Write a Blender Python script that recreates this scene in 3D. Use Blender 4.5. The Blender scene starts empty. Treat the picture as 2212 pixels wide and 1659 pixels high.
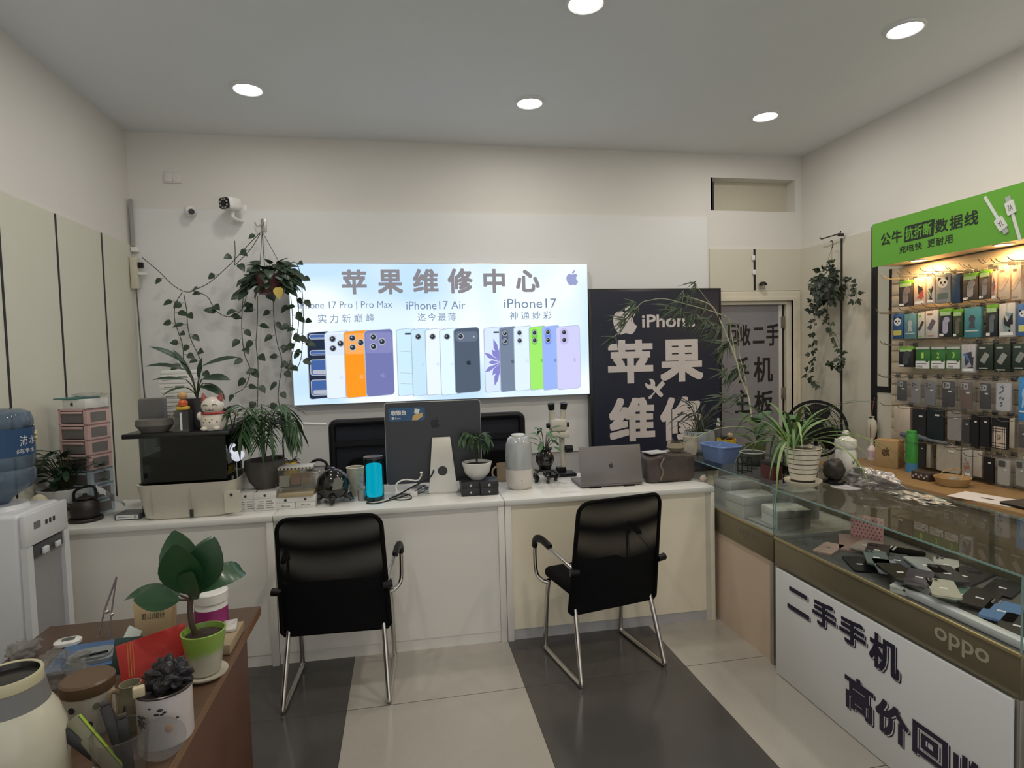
import bpy, bmesh, math, random
from mathutils import Vector, Matrix, noise
V = Vector
PI = math.pi
random.seed(11)
SC = bpy.context.scene
COL = SC.collection

# ------------------------------------------------------------------ camera
W, H = 2212, 1659
FPX = 1279.0
CAMH = 1.6
YAW, PITCH, ROLL = math.radians(10.4695), math.radians(2.812), math.radians(1.5177)

def cam_axes():
    cy, sy, cp, sp = math.cos(YAW), math.sin(YAW), math.cos(PITCH), math.sin(PITCH)
    f = V((sy*cp, cy*cp, -sp)); rt = V((cy, -sy, 0)); dn = f.cross(rt)
    cr, sr = math.cos(ROLL), math.sin(ROLL)
    return cr*rt + sr*dn, -sr*rt + cr*dn, f
AR, AD, AF = cam_axes()
EYE = V((0, 0, CAMH))
cam = bpy.data.cameras.new('camera'); cam_o = bpy.data.objects.new('camera', cam); COL.objects.link(cam_o)
cam.sensor_width = 36; cam.lens = FPX/W*36; cam.clip_start = 0.05
m3 = Matrix((AR, -AD, -AF)).transposed()
cam_o.matrix_world = Matrix.Translation(EYE) @ m3.to_4x4()
SC.camera = cam_o

# ------------------------------------------------------------------ light and exposure
SC.view_settings.view_transform = 'Standard'
SC.view_settings.look = 'None'
SC.view_settings.gamma = 1
SC.view_settings.exposure = 0.08
SC.view_settings.use_curve_mapping = False
wd = bpy.data.worlds.new('world'); SC.world = wd; wd.use_nodes = True
bgn = wd.node_tree.nodes['Background']
bgn.inputs[0].default_value = (0.96, 0.96, 0.94, 1); bgn.inputs[1].default_value = 0.80
DOWNLIGHT_W = 2.7
SHELF_W = 3.2

def ray(px, py):
    return AR*((px-W/2)/FPX) + AD*((py-H/2)/FPX) + AF
def az(px, py, z):
    d = ray(px, py); return EYE + d*((z-CAMH)/d.z)
def ay(px, py, y):
    d = ray(px, py); return EYE + d*(y/d.y)
def ax(px, py, x):
    d = ray(px, py); return EYE + d*(x/d.x)
def mpp(p):
    return (V(p)-EYE).dot(AF)/FPX

# ------------------------------------------------------------------ materials
MATS = {}
def M(name, col, rough=.5, metal=0, var=.05, scale=25, bump=0, emit=None, es=0, spec=None, coat=0, sub=0):
    if name in MATS: return MATS[name]
    m = bpy.data.materials.new(name); m.use_nodes = True; MATS[name] = m
    nt = m.node_tree; b = nt.nodes['Principled BSDF']
    c = (*col, 1)
    tc = nt.nodes.new('ShaderNodeTexCoord'); nz = nt.nodes.new('ShaderNodeTexNoise')
    nz.inputs['Scale'].default_value = scale; nz.inputs['Detail'].default_value = 4
    nt.links.new(tc.outputs['Object'], nz.inputs['Vector'])
    mx = nt.nodes.new('ShaderNodeMix'); mx.data_type = 'RGBA'
    mx.inputs[6].default_value = (*[x*(1-var) for x in col], 1); mx.inputs[7].default_value = (*[min(1, x*(1+var)) for x in col], 1)
    nt.links.new(nz.outputs['Fac'], mx.inputs[0]); nt.links.new(mx.outputs[2], b.inputs['Base Color'])
    b.inputs['Roughness'].default_value = rough; b.inputs['Metallic'].default_value = metal
    if spec is not None: b.inputs['Specular IOR Level'].default_value = spec
    if coat: b.inputs['Coat Weight'].default_value = coat; b.inputs['Coat Roughness'].default_value = .1
    if sub: b.inputs['Transmission Weight'].default_value = sub
    if emit: b.inputs['Emission Color'].default_value = (*emit, 1); b.inputs['Emission Strength'].default_value = es
    if bump:
        bp = nt.nodes.new('ShaderNodeBump'); bp.inputs['Strength'].default_value = bump; bp.inputs['Distance'].default_value = .004
        nt.links.new(nz.outputs['Fac'], bp.inputs['Height']); nt.links.new(bp.outputs[0], b.inputs['Normal'])
    return m
def emi(name, col, s):
    if name in MATS: return MATS[name]
    m = bpy.data.materials.new(name); m.use_nodes = True; MATS[name] = m
    nt = m.node_tree; nt.nodes.clear()
    e = nt.nodes.new('ShaderNodeEmission'); o = nt.nodes.new('ShaderNodeOutputMaterial')
    e.inputs[0].default_value = (*col, 1); e.inputs[1].default_value = s
    nt.links.new(e.outputs[0], o.inputs[0]); return m
def glass(name, tint=(.93, .97, .95), ior=1.45, rough=.02, body=0.0, bodycol=(.8, .8, .8)):
    if name in MATS: return MATS[name]
    m = bpy.data.materials.new(name); m.use_nodes = True; MATS[name] = m
    nt = m.node_tree; nt.nodes.clear(); N = nt.nodes.new
    tr = N('ShaderNodeBsdfTransparent'); tr.inputs[0].default_value = (*tint, 1)
    gl = N('ShaderNodeBsdfGlossy'); gl.inputs['Roughness'].default_value = rough
    fr = N('ShaderNodeFresnel'); fr.inputs[0].default_value = ior
    mx = N('ShaderNodeMixShader'); o = N('ShaderNodeOutputMaterial')
    ge = N('ShaderNodeNewGeometry'); mu = N('ShaderNodeMath'); mu.operation = 'SUBTRACT'; mu.use_clamp = True     # reflect on the outer faces only
    nt.links.new(mu.outputs[0], mx.inputs[0]); nt.links.new(gl.outputs[0], mx.inputs[2])
    nt.links.new(fr.outputs[0], mu.inputs[0]); nt.links.new(ge.outputs['Backfacing'], mu.inputs[1])
    src = tr
    if body:
        df = N('ShaderNodeBsdfDiffuse'); df.inputs[0].default_value = (*bodycol, 1)
        m2 = N('ShaderNodeMixShader'); m2.inputs[0].default_value = body
        nt.links.new(tr.outputs[0], m2.inputs[1]); nt.links.new(df.outputs[0], m2.inputs[2]); src = m2
    nt.links.new(src.outputs[0], mx.inputs[1]); nt.links.new(mx.outputs[0], o.inputs[0]); return m

# ------------------------------------------------------------------ mesh builder
def rrect(x0, z0, x1, z1, r, n=5):
    r = min(r, (x1-x0)/2, (z1-z0)/2); P = []
    for cx, cz, a in ((x1-r, z0+r, -90), (x1-r, z1-r, 0), (x0+r, z1-r, 90), (x0+r, z0+r, 180)):
        for i in range(n+1):
            t = math.radians(a+90*i/n); P.append((cx+r*math.cos(t), cz+r*math.sin(t)))
    return P
def disc(cx, cz, r, n=24, rz=None):
    rz = rz or r
    return [(cx+r*math.cos(2*PI*i/n), cz+rz*math.sin(2*PI*i/n)) for i in range(n)]
def rot(rx=0, ry=0, rz=0, loc=(0, 0, 0)):
    return Matrix.Translation(loc) @ Matrix.Rotation(rz, 4, 'Z') @ Matrix.Rotation(ry, 4, 'Y') @ Matrix.Rotation(rx, 4, 'X')

class G:
    def __init__(s): s.bm = bmesh.new()
    def _fin(s, vs, fs, M, mi):
        if M is not None:
            for v in vs: v.co = M @ v.co
        for f in fs: f.material_index = mi
    def box(s, x0, x1, y0, y1, z0, z1, bev=0, M=None, mi=0, seg=2):
        r = bmesh.ops.create_cube(s.bm, size=1)['verts']
        for v in r: v.co = V(((x0+x1)/2+v.co.x*(x1-x0), (y0+y1)/2+v.co.y*(y1-y0), (z0+z1)/2+v.co.z*(z1-z0)))
        fs = set(f for v in r for f in v.link_faces)
        if bev:
            bev = min(bev, .49*min(abs(x1-x0), abs(y1-y0), abs(z1-z0)))
            es = list(set(e for v in r for e in v.link_edges))
            q = bmesh.ops.bevel(s.bm, geom=es, offset=bev, segments=seg, affect='EDGES', profile=.5)
            fs = set(q['faces']) | set(f for f in fs if f.is_valid)
            r = list(set(v for f in fs for v in f.verts))
        s._fin(r, fs, M, mi); return s
    def lathe(s, prof, n=28, M=None, mi=0, sx=1, sy=1):
        rings = []; vs = []; fs = []
        for r, z in prof:
            if abs(r) < 1e-6: ring = [s.bm.verts.new((0, 0, z))]
            else: ring = [s.bm.verts.new((r*sx*math.cos(2*PI*i/n), r*sy*math.sin(2*PI*i/n), z)) for i in range(n)]
            rings.append(ring); vs += ring
        for a, b in zip(rings, rings[1:]):
            for i in range(n):
                j = (i+1) % n
                q = ([a[0]] if len(a) == 1 else [a[i], a[j]]) + ([b[0]] if len(b) == 1 else [b[j], b[i]])
                if len(q) >= 3:
                    try: fs.append(s.bm.faces.new(q))
                    except ValueError: pass
        s._fin(vs, fs, M, mi); return s
    def cyl(s, p0, p1, r0, r1=None, n=16, mi=0, M=None):
        r1 = r0 if r1 is None else r1
        p0, p1 = V(p0), V(p1); d = p1-p0; L = d.length
        q = d.to_track_quat('Z', 'Y').to_matrix().to_4x4(); q.translation = p0
        return s.lathe([(0, 0), (r0, 0), (r1, L), (0, L)], n, (M @ q) if M else q, mi)
    def tube(s, pts, r, n=8, mi=0, closed=False, M=None, flat=1.0):
        pts = [V(p) for p in pts]; k = len(pts); rr = r if isinstance(r, (list, tuple)) else [r]*k
        vs = []; fs = []; rings = []; up = None
        for i, p in enumerate(pts):
            if closed: t = (pts[(i+1) % k]-pts[i-1])
            else: t = pts[min(i+1, k-1)]-pts[max(i-1, 0)]
            if t.length < 1e-9: t = V((0, 0, 1))
            t.normalize()
            if up is None:
                up = V((0, 0, 1)) if abs(t.z) < .9 else V((1, 0, 0))
            a = (up - t*up.dot(t))
            if a.length < 1e-6: a = t.orthogonal()
            a.normalize(); b = t.cross(a); up = a
            ring = [s.bm.verts.new(p+(a*math.cos(2*PI*j/n)*flat+b*math.sin(2*PI*j/n))*rr[i]) for j in range(n)]
            rings.append(ring); vs += ring
        R = list(zip(rings, rings[1:])) + ([(rings[-1], rings[0])] if closed else [])
        for a, b in R:
            for j in range(n):
                fs.append(s.bm.faces.new((a[j], a[(j+1) % n], b[(j+1) % n], b[j])))
        if not closed and n > 2:
            fs.append(s.bm.faces.new(rings[0][::-1])); fs.append(s.bm.faces.new(rings[-1]))
        s._fin(vs, fs, M, mi); return s
    def prism(s, poly, y0, y1, M=None, mi=0):
        a = [s.bm.verts.new((x, y0, z)) for x, z in poly]; b = [s.bm.verts.new((x, y1, z)) for x, z in poly]
        fs = [s.bm.faces.new(a), s.bm.faces.new(b[::-1])]
        n = len(a)
        for i in range(n): fs.append(s.bm.faces.new((a[i], b[i], b[(i+1) % n], a[(i+1) % n])))
        s._fin(a+b, fs, M, mi); return s
    def slab(s, poly, z0, z1, M=None, mi=0):          # footprint (x,y) extruded in z
        Q = Matrix(((1, 0, 0, 0), (0, 0, 1, 0), (0, 1, 0, 0), (0, 0, 0, 1)))
        return s.prism(poly, z0, z1, (M @ Q) if M else Q, mi)
    def loft(s, rings, M=None, mi=0, cap=(True, True)):
        R = [[s.bm.verts.new(p) for p in r] for r in rings]; fs = []; n = len(R[0])
        for a, b in zip(R, R[1:]):
            for i in range(n): fs.append(s.bm.faces.new((a[i], a[(i+1) % n], b[(i+1) % n], b[i])))
        if cap[0]: fs.append(s.bm.faces.new(R[0][::-1]))
        if cap[1]: fs.append(s.bm.faces.new(R[-1]))
        s._fin([v for r in R for v in r], fs, M, mi); return s
    def flat(s, poly, y, M=None, mi=0):
        a = [s.bm.verts.new((x, y, z)) for x, z in poly]; f = s.bm.faces.new(a)
        f.normal_update()
        if f.normal.y > 0: f.normal_flip()
        s._fin(a, [f], M, mi); return s
    def quad(s, P, mi=0):
        a = [s.bm.verts.new(p) for p in P]; f = s.bm.faces.new(a); f.material_index = mi; return s
    def ell(s, c, r, M=None, mi=0, sub=3, amp=0, fr=3, seed=0, zmin=None):
        r = (r, r, r) if isinstance(r, (int, float)) else r
        vs = bmesh.ops.create_icosphere(s.bm, subdivisions=sub, radius=1)['verts']
        for v in vs:
            d = v.co.normalized(); q = V((seed, seed*1.7, 0)); k = 1+(amp*(.75*noise.noise(d*fr*.55+q)+.30*abs(noise.noise(d*fr*.9+q*2))-.12+.08*noise.noise(d*fr*2+q)) if amp else 0)
            v.co = V((c[0]+d.x*r[0]*k, c[1]+d.y*r[1]*k, c[2]+d.z*r[2]*k))
            if zmin is not None: v.co.z = max(zmin, v.co.z)
        s._fin(vs, set(f for v in vs for f in v.link_faces), M, mi); return s
    def leaf(s, base, d, nrm, L, Wd, bend=.3, kind='oval', mi=0, fold=.25, n=6):
        base, d, nrm = V(base), V(d).normalized(), V(nrm)
        nrm = nrm - d*nrm.dot(d)
        if nrm.length < 1e-4: nrm = d.orthogonal()
        nrm.normalize(); side = d.cross(nrm); rows = []; fs = []; vs = []
        p = base.copy(); dd = d.copy(); nn = nrm.copy()
        for i in range(n+1):
            t = i/n
            if kind == 'oval': w = math.sin(PI*min(1, t*.97+.015))**.8
            elif kind == 'heart': w = max(.02, math.sin(PI*min(1, t*.96+.035)**.62))**.85
            elif kind == 'strap': w = min(1, .5+t*3)*(1-t**3)+.02
            else: w = min(1, t*5)*(1-t)**.9+.01
            w = w*Wd/2
            r = [s.bm.verts.new(p+side*w*k+nn*(abs(k)*w*fold)) for k in (-1, 0, 1)]
            rows.append(r); vs += r
            R = Matrix.Rotation(-bend/n, 3, side) if True else None
            dd = (R @ dd).normalized(); nn = (R @ nn).normalized()
            p = p + dd*(L/n)
        for a, b in zip(rows, rows[1:]):
            for k in (0, 1): fs.append(s.bm.faces.new((a[k], a[k+1], b[k+1], b[k])))
        s._fin(vs, fs, None, mi); return s

# ------------------------------------------------------------------ lettering
_TX = {}
def txmesh(t):
    if t in _TX: return _TX[t]
    cu = bpy.data.curves.new('tx', 'FONT'); cu.body = t; cu.resolution_u = 3
    o = bpy.data.objects.new('tx', cu); COL.objects.link(o)
    me = bpy.data.meshes.new_from_object(o.evaluated_get(bpy.context.evaluated_depsgraph_get()))
    bpy.data.objects.remove(o); bpy.data.curves.remove(cu)
    vs = [(v.co.x, v.co.y) for v in me.vertices]; ps = [tuple(p.vertices) for p in me.polygons]
    bpy.data.meshes.remove(me); _TX[t] = (vs, ps); return _TX[t]
def _put(g, vs, ps, fx, fz, y, bold, mi):
    offs = [(0, 0)]
    if bold > .0042: offs = [(bold*a/3, bold*b/3) for a in range(-3, 4) for b in range(-3, 4) if max(abs(a), abs(b)) == 3 or (a == 0 and b == 0)]
    elif bold: offs = [(a*bold, b*bold) for a in (-1, 0, 1) for b in (-1, 0, 1)]
    for k, (dx, dz) in enumerate(offs):
        a = [g.bm.verts.new((fx(u)+dx, y-k*2e-6, fz(v)+dz)) for u, v in vs]
        for p in ps:
            try:
                f = g.bm.faces.new([a[i] for i in p]); f.normal_update()
                if f.normal.y > 0: f.normal_flip()
                f.material_index = mi
            except ValueError: pass
def text(g, t, x0, x1, z0, z1, y, bold=0, mi=0):      # fit the lettering into a box
    vs, ps = txmesh(t)
    ux = [v[0] for v in vs]; uz = [v[1] for v in vs]; a, b, c, d = min(ux), max(ux), min(uz), max(uz)
    _put(g, vs, ps, lambda u: x0+bold+(u-a)/(b-a)*(x1-x0-2*bold), lambda v: z0+bold+(v-c)/(d-c)*(z1-z0-2*bold), y, bold, mi)
def chars(g, t, x0, pitch, size, z0, y, bold=0, mi=0, sx=1, dz=0):   # one em per character on a fixed pitch
    for i, ch in enumerate(t):
        if ch == ' ': continue
        vs, ps = txmesh(ch)
        uz = 1.03*size
        _put(g, vs, ps, lambda u: x0+i*pitch+u*uz*sx, lambda v: z0+i*dz+(v+.09)*uz, y, bold, mi)

APPLE = None
def apple_polys():
    global APPLE
    if APPLE: return APPLE
    body = [(12.152, 6.896), ('c', -.948, 0, -2.415, -1.078, -3.96, -1.04), ('c', -2.04, .027, -3.91, 1.183, -4.961, 3.014), ('c', -2.117, 3.675, -.546, 9.103, 1.519, 12.09),
            ('c', 1.013, 1.454, 2.208, 3.09, 3.792, 3.039), ('c', 1.52, -.065, 2.09, -.987, 3.935, -.987), ('c', 1.831, 0, 2.35, .987, 3.96, .948), ('c', 1.637, -.026, 2.676, -1.48, 3.676, -2.948),
            ('c', 1.156, -1.688, 1.636, -3.325, 1.662, -3.415), ('c', -.039, -.013, -3.182, -1.221, -3.22, -4.857), ('c', -.026, -3.04, 2.48, -4.494, 2.597, -4.559), ('c', -1.429, -2.09, -3.623, -2.324, -4.39, -2.376), ('c', -2, -.156, -3.675, 1.09, -4.61, 1.09)]
    lf = [(15.53, 3.83), ('c', .843, -1.012, 1.4, -2.427, 1.245, -3.83), ('c', -1.207, .052, -2.662, .805, -3.532, 1.818), ('c', -.78, .896, -1.454, 2.338, -1.273, 3.714), ('c', 1.338, .104, 2.715, -.688, 3.559, -1.701)]
    out = []
    for S in (body, lf):
        p = S[0]; P = [p]
        for q in S[1:]:
            _, a, b, c, d, e, f = q
            for i in range(1, 6):
                t = i/5; u = 1-t
                P.append((p[0]+3*u*u*t*a+3*u*t*t*c+t**3*e, p[1]+3*u*u*t*b+3*u*t*t*d+t**3*f))
            p = (p[0]+e, p[1]+f)
        out.append([((x-12)/24, (12-y)/24) for x, y in P[:-1]])
    APPLE = out; return out
def apple(g, cx, cz, h, y, mi=0, M=None):
    for P in apple_polys(): g.flat([(cx+x*h, cz+z*h) for x, z in P], y, M, mi)

# ------------------------------------------------------------------ objects
def lab(o, label=None, cat=None, group=None, kind=None):
    if label: o['label'] = label
    if cat: o['category'] = cat
    if group: o['group'] = group
    if kind: o['kind'] = kind
    return o
def obj(name, g, mats, parent=None, label=None, sharp=38, kind=None):
    me = bpy.data.meshes.new(name)
    bmesh.ops.recalc_face_normals(g.bm, faces=list(g.bm.faces))
    g.bm.to_mesh(me); g.bm.free()
    for m in (mats if isinstance(mats, (list, tuple)) else [mats]): me.materials.append(m)
    me.shade_smooth(); me.set_sharp_from_angle(angle=math.radians(sharp))
    o = bpy.data.objects.new(name, me); COL.objects.link(o)
    if parent is not None: o.parent = parent
    return lab(o, label, None, None, kind)
def thing(name, label, cat, loc=(0, 0, 0), rz=0, group=None):
    o = bpy.data.objects.new(name, None); COL.objects.link(o); o.empty_display_size = .05
    o.location = loc; o.rotation_euler = (0, 0, rz)
    return lab(o, label, cat, group)
def single(name, g, mats, label, cat, loc=(0, 0, 0), rz=0, group=None, kind=None, sharp=42):
    o = obj(name, g, mats, None, None, sharp); o.location = loc; o.rotation_euler = (0, 0, rz)
    return lab(o, label, cat, group, kind)
def struct(name, g, mats, loc=(0, 0, 0), rz=0):
    o = obj(name, g, mats); o.location = loc; o.rotation_euler = (0, 0, rz); return lab(o, kind='structure')
def kids(o): return [c for c in bpy.data.objects if c.parent == o]
def dup(o, loc, rz, label, group=None):
    r = o.copy(); COL.objects.link(r); r.location = loc; r.rotation_euler = (0, 0, rz); r['label'] = label
    if group: r['group'] = group
    for ch in kids(o):
        c = ch.copy(); COL.objects.link(c); c.parent = r
        for gch in kids(ch):
            d = gch.copy(); COL.objects.link(d); d.parent = c
    return r
def B(x0, x1, y0, y1, z0, z1, bev=0, **k): return G().box(x0, x1, y0, y1, z0, z1, bev, **k)
def L(prof, n=28, **k): return G().lathe(prof, n, **k)
def spline(P, n=6):
    P = [V(p) for p in P]; out = []
    for i in range(len(P)-1):
        p0, p1, p2, p3 = P[max(i-1, 0)], P[i], P[i+1], P[min(i+2, len(P)-1)]
        for k in range(n):
            t = k/n
            out.append(.5*((2*p1)+(p2-p0)*t+(2*p0-5*p1+4*p2-p3)*t*t+(3*p1-p0-3*p2+p3)*t**3))
    return out+[P[-1]]
ORD = 'first second third fourth fifth sixth seventh eighth ninth tenth eleventh twelfth thirteenth fourteenth'.split()
# ================================================================== THE ROOM
XL, XR, YB, YF, ZC = -1.91, 3.56, 4.8, -2.2, 3.29
PAINT = M('wall_paint', (.74, .715, .675), .85, var=.02, scale=3)
BOARD = M('white_board', (.77, .77, .765), .55, var=.008, scale=2)
PANEL = M('cream_panel', (.66, .655, .55), .5, var=.03, scale=6)
PANELR = M('beige_panel', (.66, .625, .52), .5, var=.03, scale=6)
CEILM = M('ceiling_paint', (.79, .815, .83), .9, var=.02, scale=3)
BLACK = M('black_strip', (.012, .012, .012), .45)
CASING = M('door_casing', (.72, .67, .55), .45)

def floor_mat():
    m = bpy.data.materials.new('floor_tiles'); m.use_nodes = True; nt = m.node_tree; b = nt.nodes['Principled BSDF']; N = nt.nodes.new
    tc = N('ShaderNodeTexCoord'); sp = N('ShaderNodeSeparateXYZ'); nt.links.new(tc.outputs['Object'], sp.inputs[0])
    def ma(op, a, b_=None):
        n = N('ShaderNodeMath'); n.operation = op
        for i, q in enumerate((a, b_)):
            if q is None: continue
            if isinstance(q, (int, float)): n.inputs[i].default_value = q
            else: nt.links.new(q, n.inputs[i])
        return n.outputs[0]
    T = .832
    u = ma('DIVIDE', ma('ADD', sp.outputs[0], .303), T); v = ma('DIVIDE', ma('SUBTRACT', sp.outputs[1], 2.725), T)
    dark = ma('FLOORED_MODULO', ma('FLOOR', u), 2.0)
    nz = N('ShaderNodeTexNoise'); nz.inputs['Scale'].default_value = 2.2; nz.inputs['Detail'].default_value = 6; nt.links.new(tc.outputs['Object'], nz.inputs['Vector'])
    nz2 = N('ShaderNodeTexNoise'); nz2.inputs['Scale'].default_value = 160; nt.links.new(tc.outputs['Object'], nz2.inputs['Vector'])
    mx = N('ShaderNodeMix'); mx.data_type = 'RGBA'; mx.inputs[6].default_value = (.47, .435, .385, 1); mx.inputs[7].default_value = (.088, .082, .077, 1); nt.links.new(dark, mx.inputs[0])
    m2 = N('ShaderNodeMix'); m2.data_type = 'RGBA'; m2.blend_type = 'MULTIPLY'; m2.inputs[0].default_value = .35
    nt.links.new(mx.outputs[2], m2.inputs[6])
    sm = ma('ADD', ma('MULTIPLY', nz.outputs['Fac'], .7), ma('MULTIPLY', nz2.outputs['Fac'], .6)); nt.links.new(sm, m2.inputs[7])
    def near(q, w):
        f = ma('FRACT', q); return ma('LESS_THAN', ma('MINIMUM', f, ma('SUBTRACT', 1.0, f)), w)
    ln = ma('MAXIMUM', near(u, .0016), near(v, .0022))
    m3 = N('ShaderNodeMix'); m3.data_type = 'RGBA'; m3.inputs[7].default_value = (.05, .045, .04, 1); nt.links.new(ln, m3.inputs[0]); nt.links.new(m2.outputs[2], m3.inputs[6])
    nt.links.new(m3.outputs[2], b.inputs['Base Color']); b.inputs['Roughness'].default_value = .16; b.inputs['Specular IOR Level'].default_value = .5
    return m
struct('floor', B(XL-.1, XR+.1, YF, YB+.3, -.1, 0), floor_mat())
struct('ceiling', B(XL-.1, XR+.1, YF, YB+.3, ZC, ZC+.1), CEILM)
struct('wall_left', B(XL-.1, XL, YF, YB+.12, 0, ZC), PAINT)
struct('wall_right', B(XR, XR+.1, YF, YB+.12, 0, ZC), PAINT)
DX0, DX1, DZ = 2.70, 3.46, 2.02
TX0, TX1, TZ0, TZ1 = 2.684, 3.498, 2.808, 3.09
g = B(XL, DX0, YB, YB+.12, 0, ZC)
g.box(DX0, XR, YB, YB+.12, DZ, TZ0).box(DX1, XR, YB, YB+.12, 0, DZ).box(DX0, XR, YB, YB+.12, TZ1, ZC)
g.box(DX0, TX0, YB, YB+.12, TZ0, TZ1).box(TX1, XR, YB, YB+.12, TZ0, TZ1)
struct('wall_back', g, PAINT)
# walled-off transom above the door
g = B(TX0-.05, TX1+.05, YB+.121, YB+.15, TZ0-.05, TZ1+.05); g.box(TX0+.001, TX0+.036, YB+.012, YB+.12, TZ0+.001, TZ1-.03, mi=1)
struct('window_1', g, [M('transom_board', (.60, .56, .44), .6), BLACK])
# big white board on the back wall and the skirt under it
struct('trim_1', B(XL+.01, 2.637, YB-.018, YB-.001, .777, 2.735), BOARD)
struct('trim_2', B(XL+.001, 2.66, YB-.006, YB-.001, 0, .776), M('grey_skirt', (.55, .55, .56), .6))
# cream panelling: left wall, above the door, right wall
struct('trim_3', B(XL+.001, XL+.012, YF, YB-.02, 0, 2.468), PANEL)
g = G()
for y in (2.27, 2.79, 3.305, 3.80, 4.324): g.box(XL+.012, XL+.0145, y-.008, y+.008, 0, 2.466)
struct('trim_4', g, BLACK)
struct('trim_5', B(2.66, XR-.013, YB-.012, YB-.001, DZ+.09, 2.476), PANELR)
struct('trim_6', B(3.079, 3.098, YB-.016, YB-.012, DZ+.095, 2.475), BLACK)
struct('trim_7', B(XR-.012, XR-.001, YF, YB-.001, 0, 2.476), PANELR)
g = B(XR-.016, XR-.012, 4.276, 4.297, 0, 2.475); g.box(XR-.017, XR-.012, 3.915, 3.972, 0, 2.50); g.box(XR-.017, XR-.012, 3.785, 3.915, 1.245, 1.29)
struct('trim_8', g, BLACK)

# ---- the back door with its lettering
def casing():
    g = G()
    for k, (e, d) in enumerate(((.085, .012), (.07, .022), (.03, .03))):
        g.box(DX0-e, DX0, YB-.001-d, YB-.001, 0, DZ+e); g.box(DX1, DX1+e, YB-.001-d, YB-.001, 0, DZ+e)
        g.box(DX0, DX1, YB-.001-d, YB-.001, DZ, DZ+e)
    g.box(DX1-.05, DX1, YB, YB+.12, 0, DZ); g.box(DX0, DX0+.03, YB, YB+.12, 0, DZ); g.box(DX0+.03, DX1-.05, YB, YB+.12, DZ-.03, DZ)
    return g
d = struct('door_1', casing(), CASING)
YD = YB+.03
DOORM = M('grey_door', (.235, .235, .262), .4)
leaf = obj('door_leaf', B(DX0+.031, DX1-.075, YD, YD+.04, .01, DZ-.032), DOORM, d)
obj('leaf_edge', B(DX1-.11, DX1-.0755, YD-.004, YD-.0005, .01, DZ-.034), M('door_edge', (.62, .60, .57), .4), leaf)
obj('door_gap', B(DX1-.074, DX1-.051, YD+.004, YD+.02, .01, DZ-.032), BLACK, d)
for z in (1.83, 1.19):
    g = B(DX1-.09, DX1-.045, YD-.012, YD-.0045, z-.05, z+.05, .002); g.cyl((DX1-.064, YD-.014, z-.055), (DX1-.064, YD-.014, z+.055), .007)
    obj('hinge', g, M('hinge_steel', (.32, .29, .25), .35, .8), d)
def P2(px, py, y): q = ay(px, py, y); return q.x, q.z
g = G()
for t, r in (('回', (1573, 701, 1596, 747)), ('收', (1598, 701, 1621, 747)), ('二', (1626, 707, 1651, 742)), ('手', (1655, 699, 1684, 747)),
             ('手', (1590, 771, 1618, 828)), ('机', (1628, 769, 1669, 826)), ('主', (1588, 841, 1619, 893)), ('板', (1629, 842, 1670, 895))):
    a = P2(r[0], r[3], YD); b = P2(r[2], r[1], YD); text(g, t, a[0], b[0], a[1], b[1], YD-.002, .004)
obj('lettering', g, M('black_vinyl', (.01, .01, .012), .5), leaf, 'black characters')

# ---- recessed lamps in the ceiling
RING = M('lamp_ring', (.75, .75, .74), .3); DIFF = emi('lamp_diffuser', (1, .985, .95), 14)
def ring_prof(r): return [(r*.86, -.001), (r*.86, -.012), (r*.93, -.016), (r*1.06, -.010), (r*1.08, -.001)]
DL = [(-.877, 3.97, 'at the left of the far row'), (.902, 3.957, 'in the middle of the far row'), (2.657, 3.973, 'at the right of the far row'),
      (.93, 2.814, 'cut off at the top edge of the photo'), (2.705, 2.806, 'above the long glass case at the upper right'), (-.86, 2.81, 'above the left chair, unseen, added for light'),
      (-.86, 1.65, 'above the low table, unseen, added for light'), (.93, 1.65, 'above the floor, unseen, added for light'), (2.7, 1.65, 'above the right bench, unseen, added for light')]  # the last four lamps are unseen, added to light the room
d0 = None
for x, y, w in DL:
    lb = 'round white recessed ceiling lamp, lit, '+w
    if d0 is None:
        d0 = thing('downlight', lb, 'ceiling lamp', (x, y, ZC), 0, 'recessed ceiling lamps')
        obj('trim_ring', L(ring_prof(.092), 40), RING, d0); obj('diffuser', L([(0, -.009), (.079, -.009), (.079, -.002)], 40), DIFF, d0)
        o = d0
    else: o = dup(d0, (x, y, ZC), 0, lb)
    lt = bpy.data.lights.new('lamp_light', 'AREA'); lt.shape = 'DISK'; lt.size = .155; lt.energy = DOWNLIGHT_W*(3.0 if (y < 2 and x > 0) else 1.7 if y < 2 else 1.0); lt.color = (1, .90, .76) if (y < 2 and x > 0) else (1, .945, .86)  # unseen near row boosted, warmer on the right, to brighten the counter
    lo = bpy.data.objects.new('lamp_light', lt); COL.objects.link(lo); lo.parent = o; lo.location = (0, 0, -.02)

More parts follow.
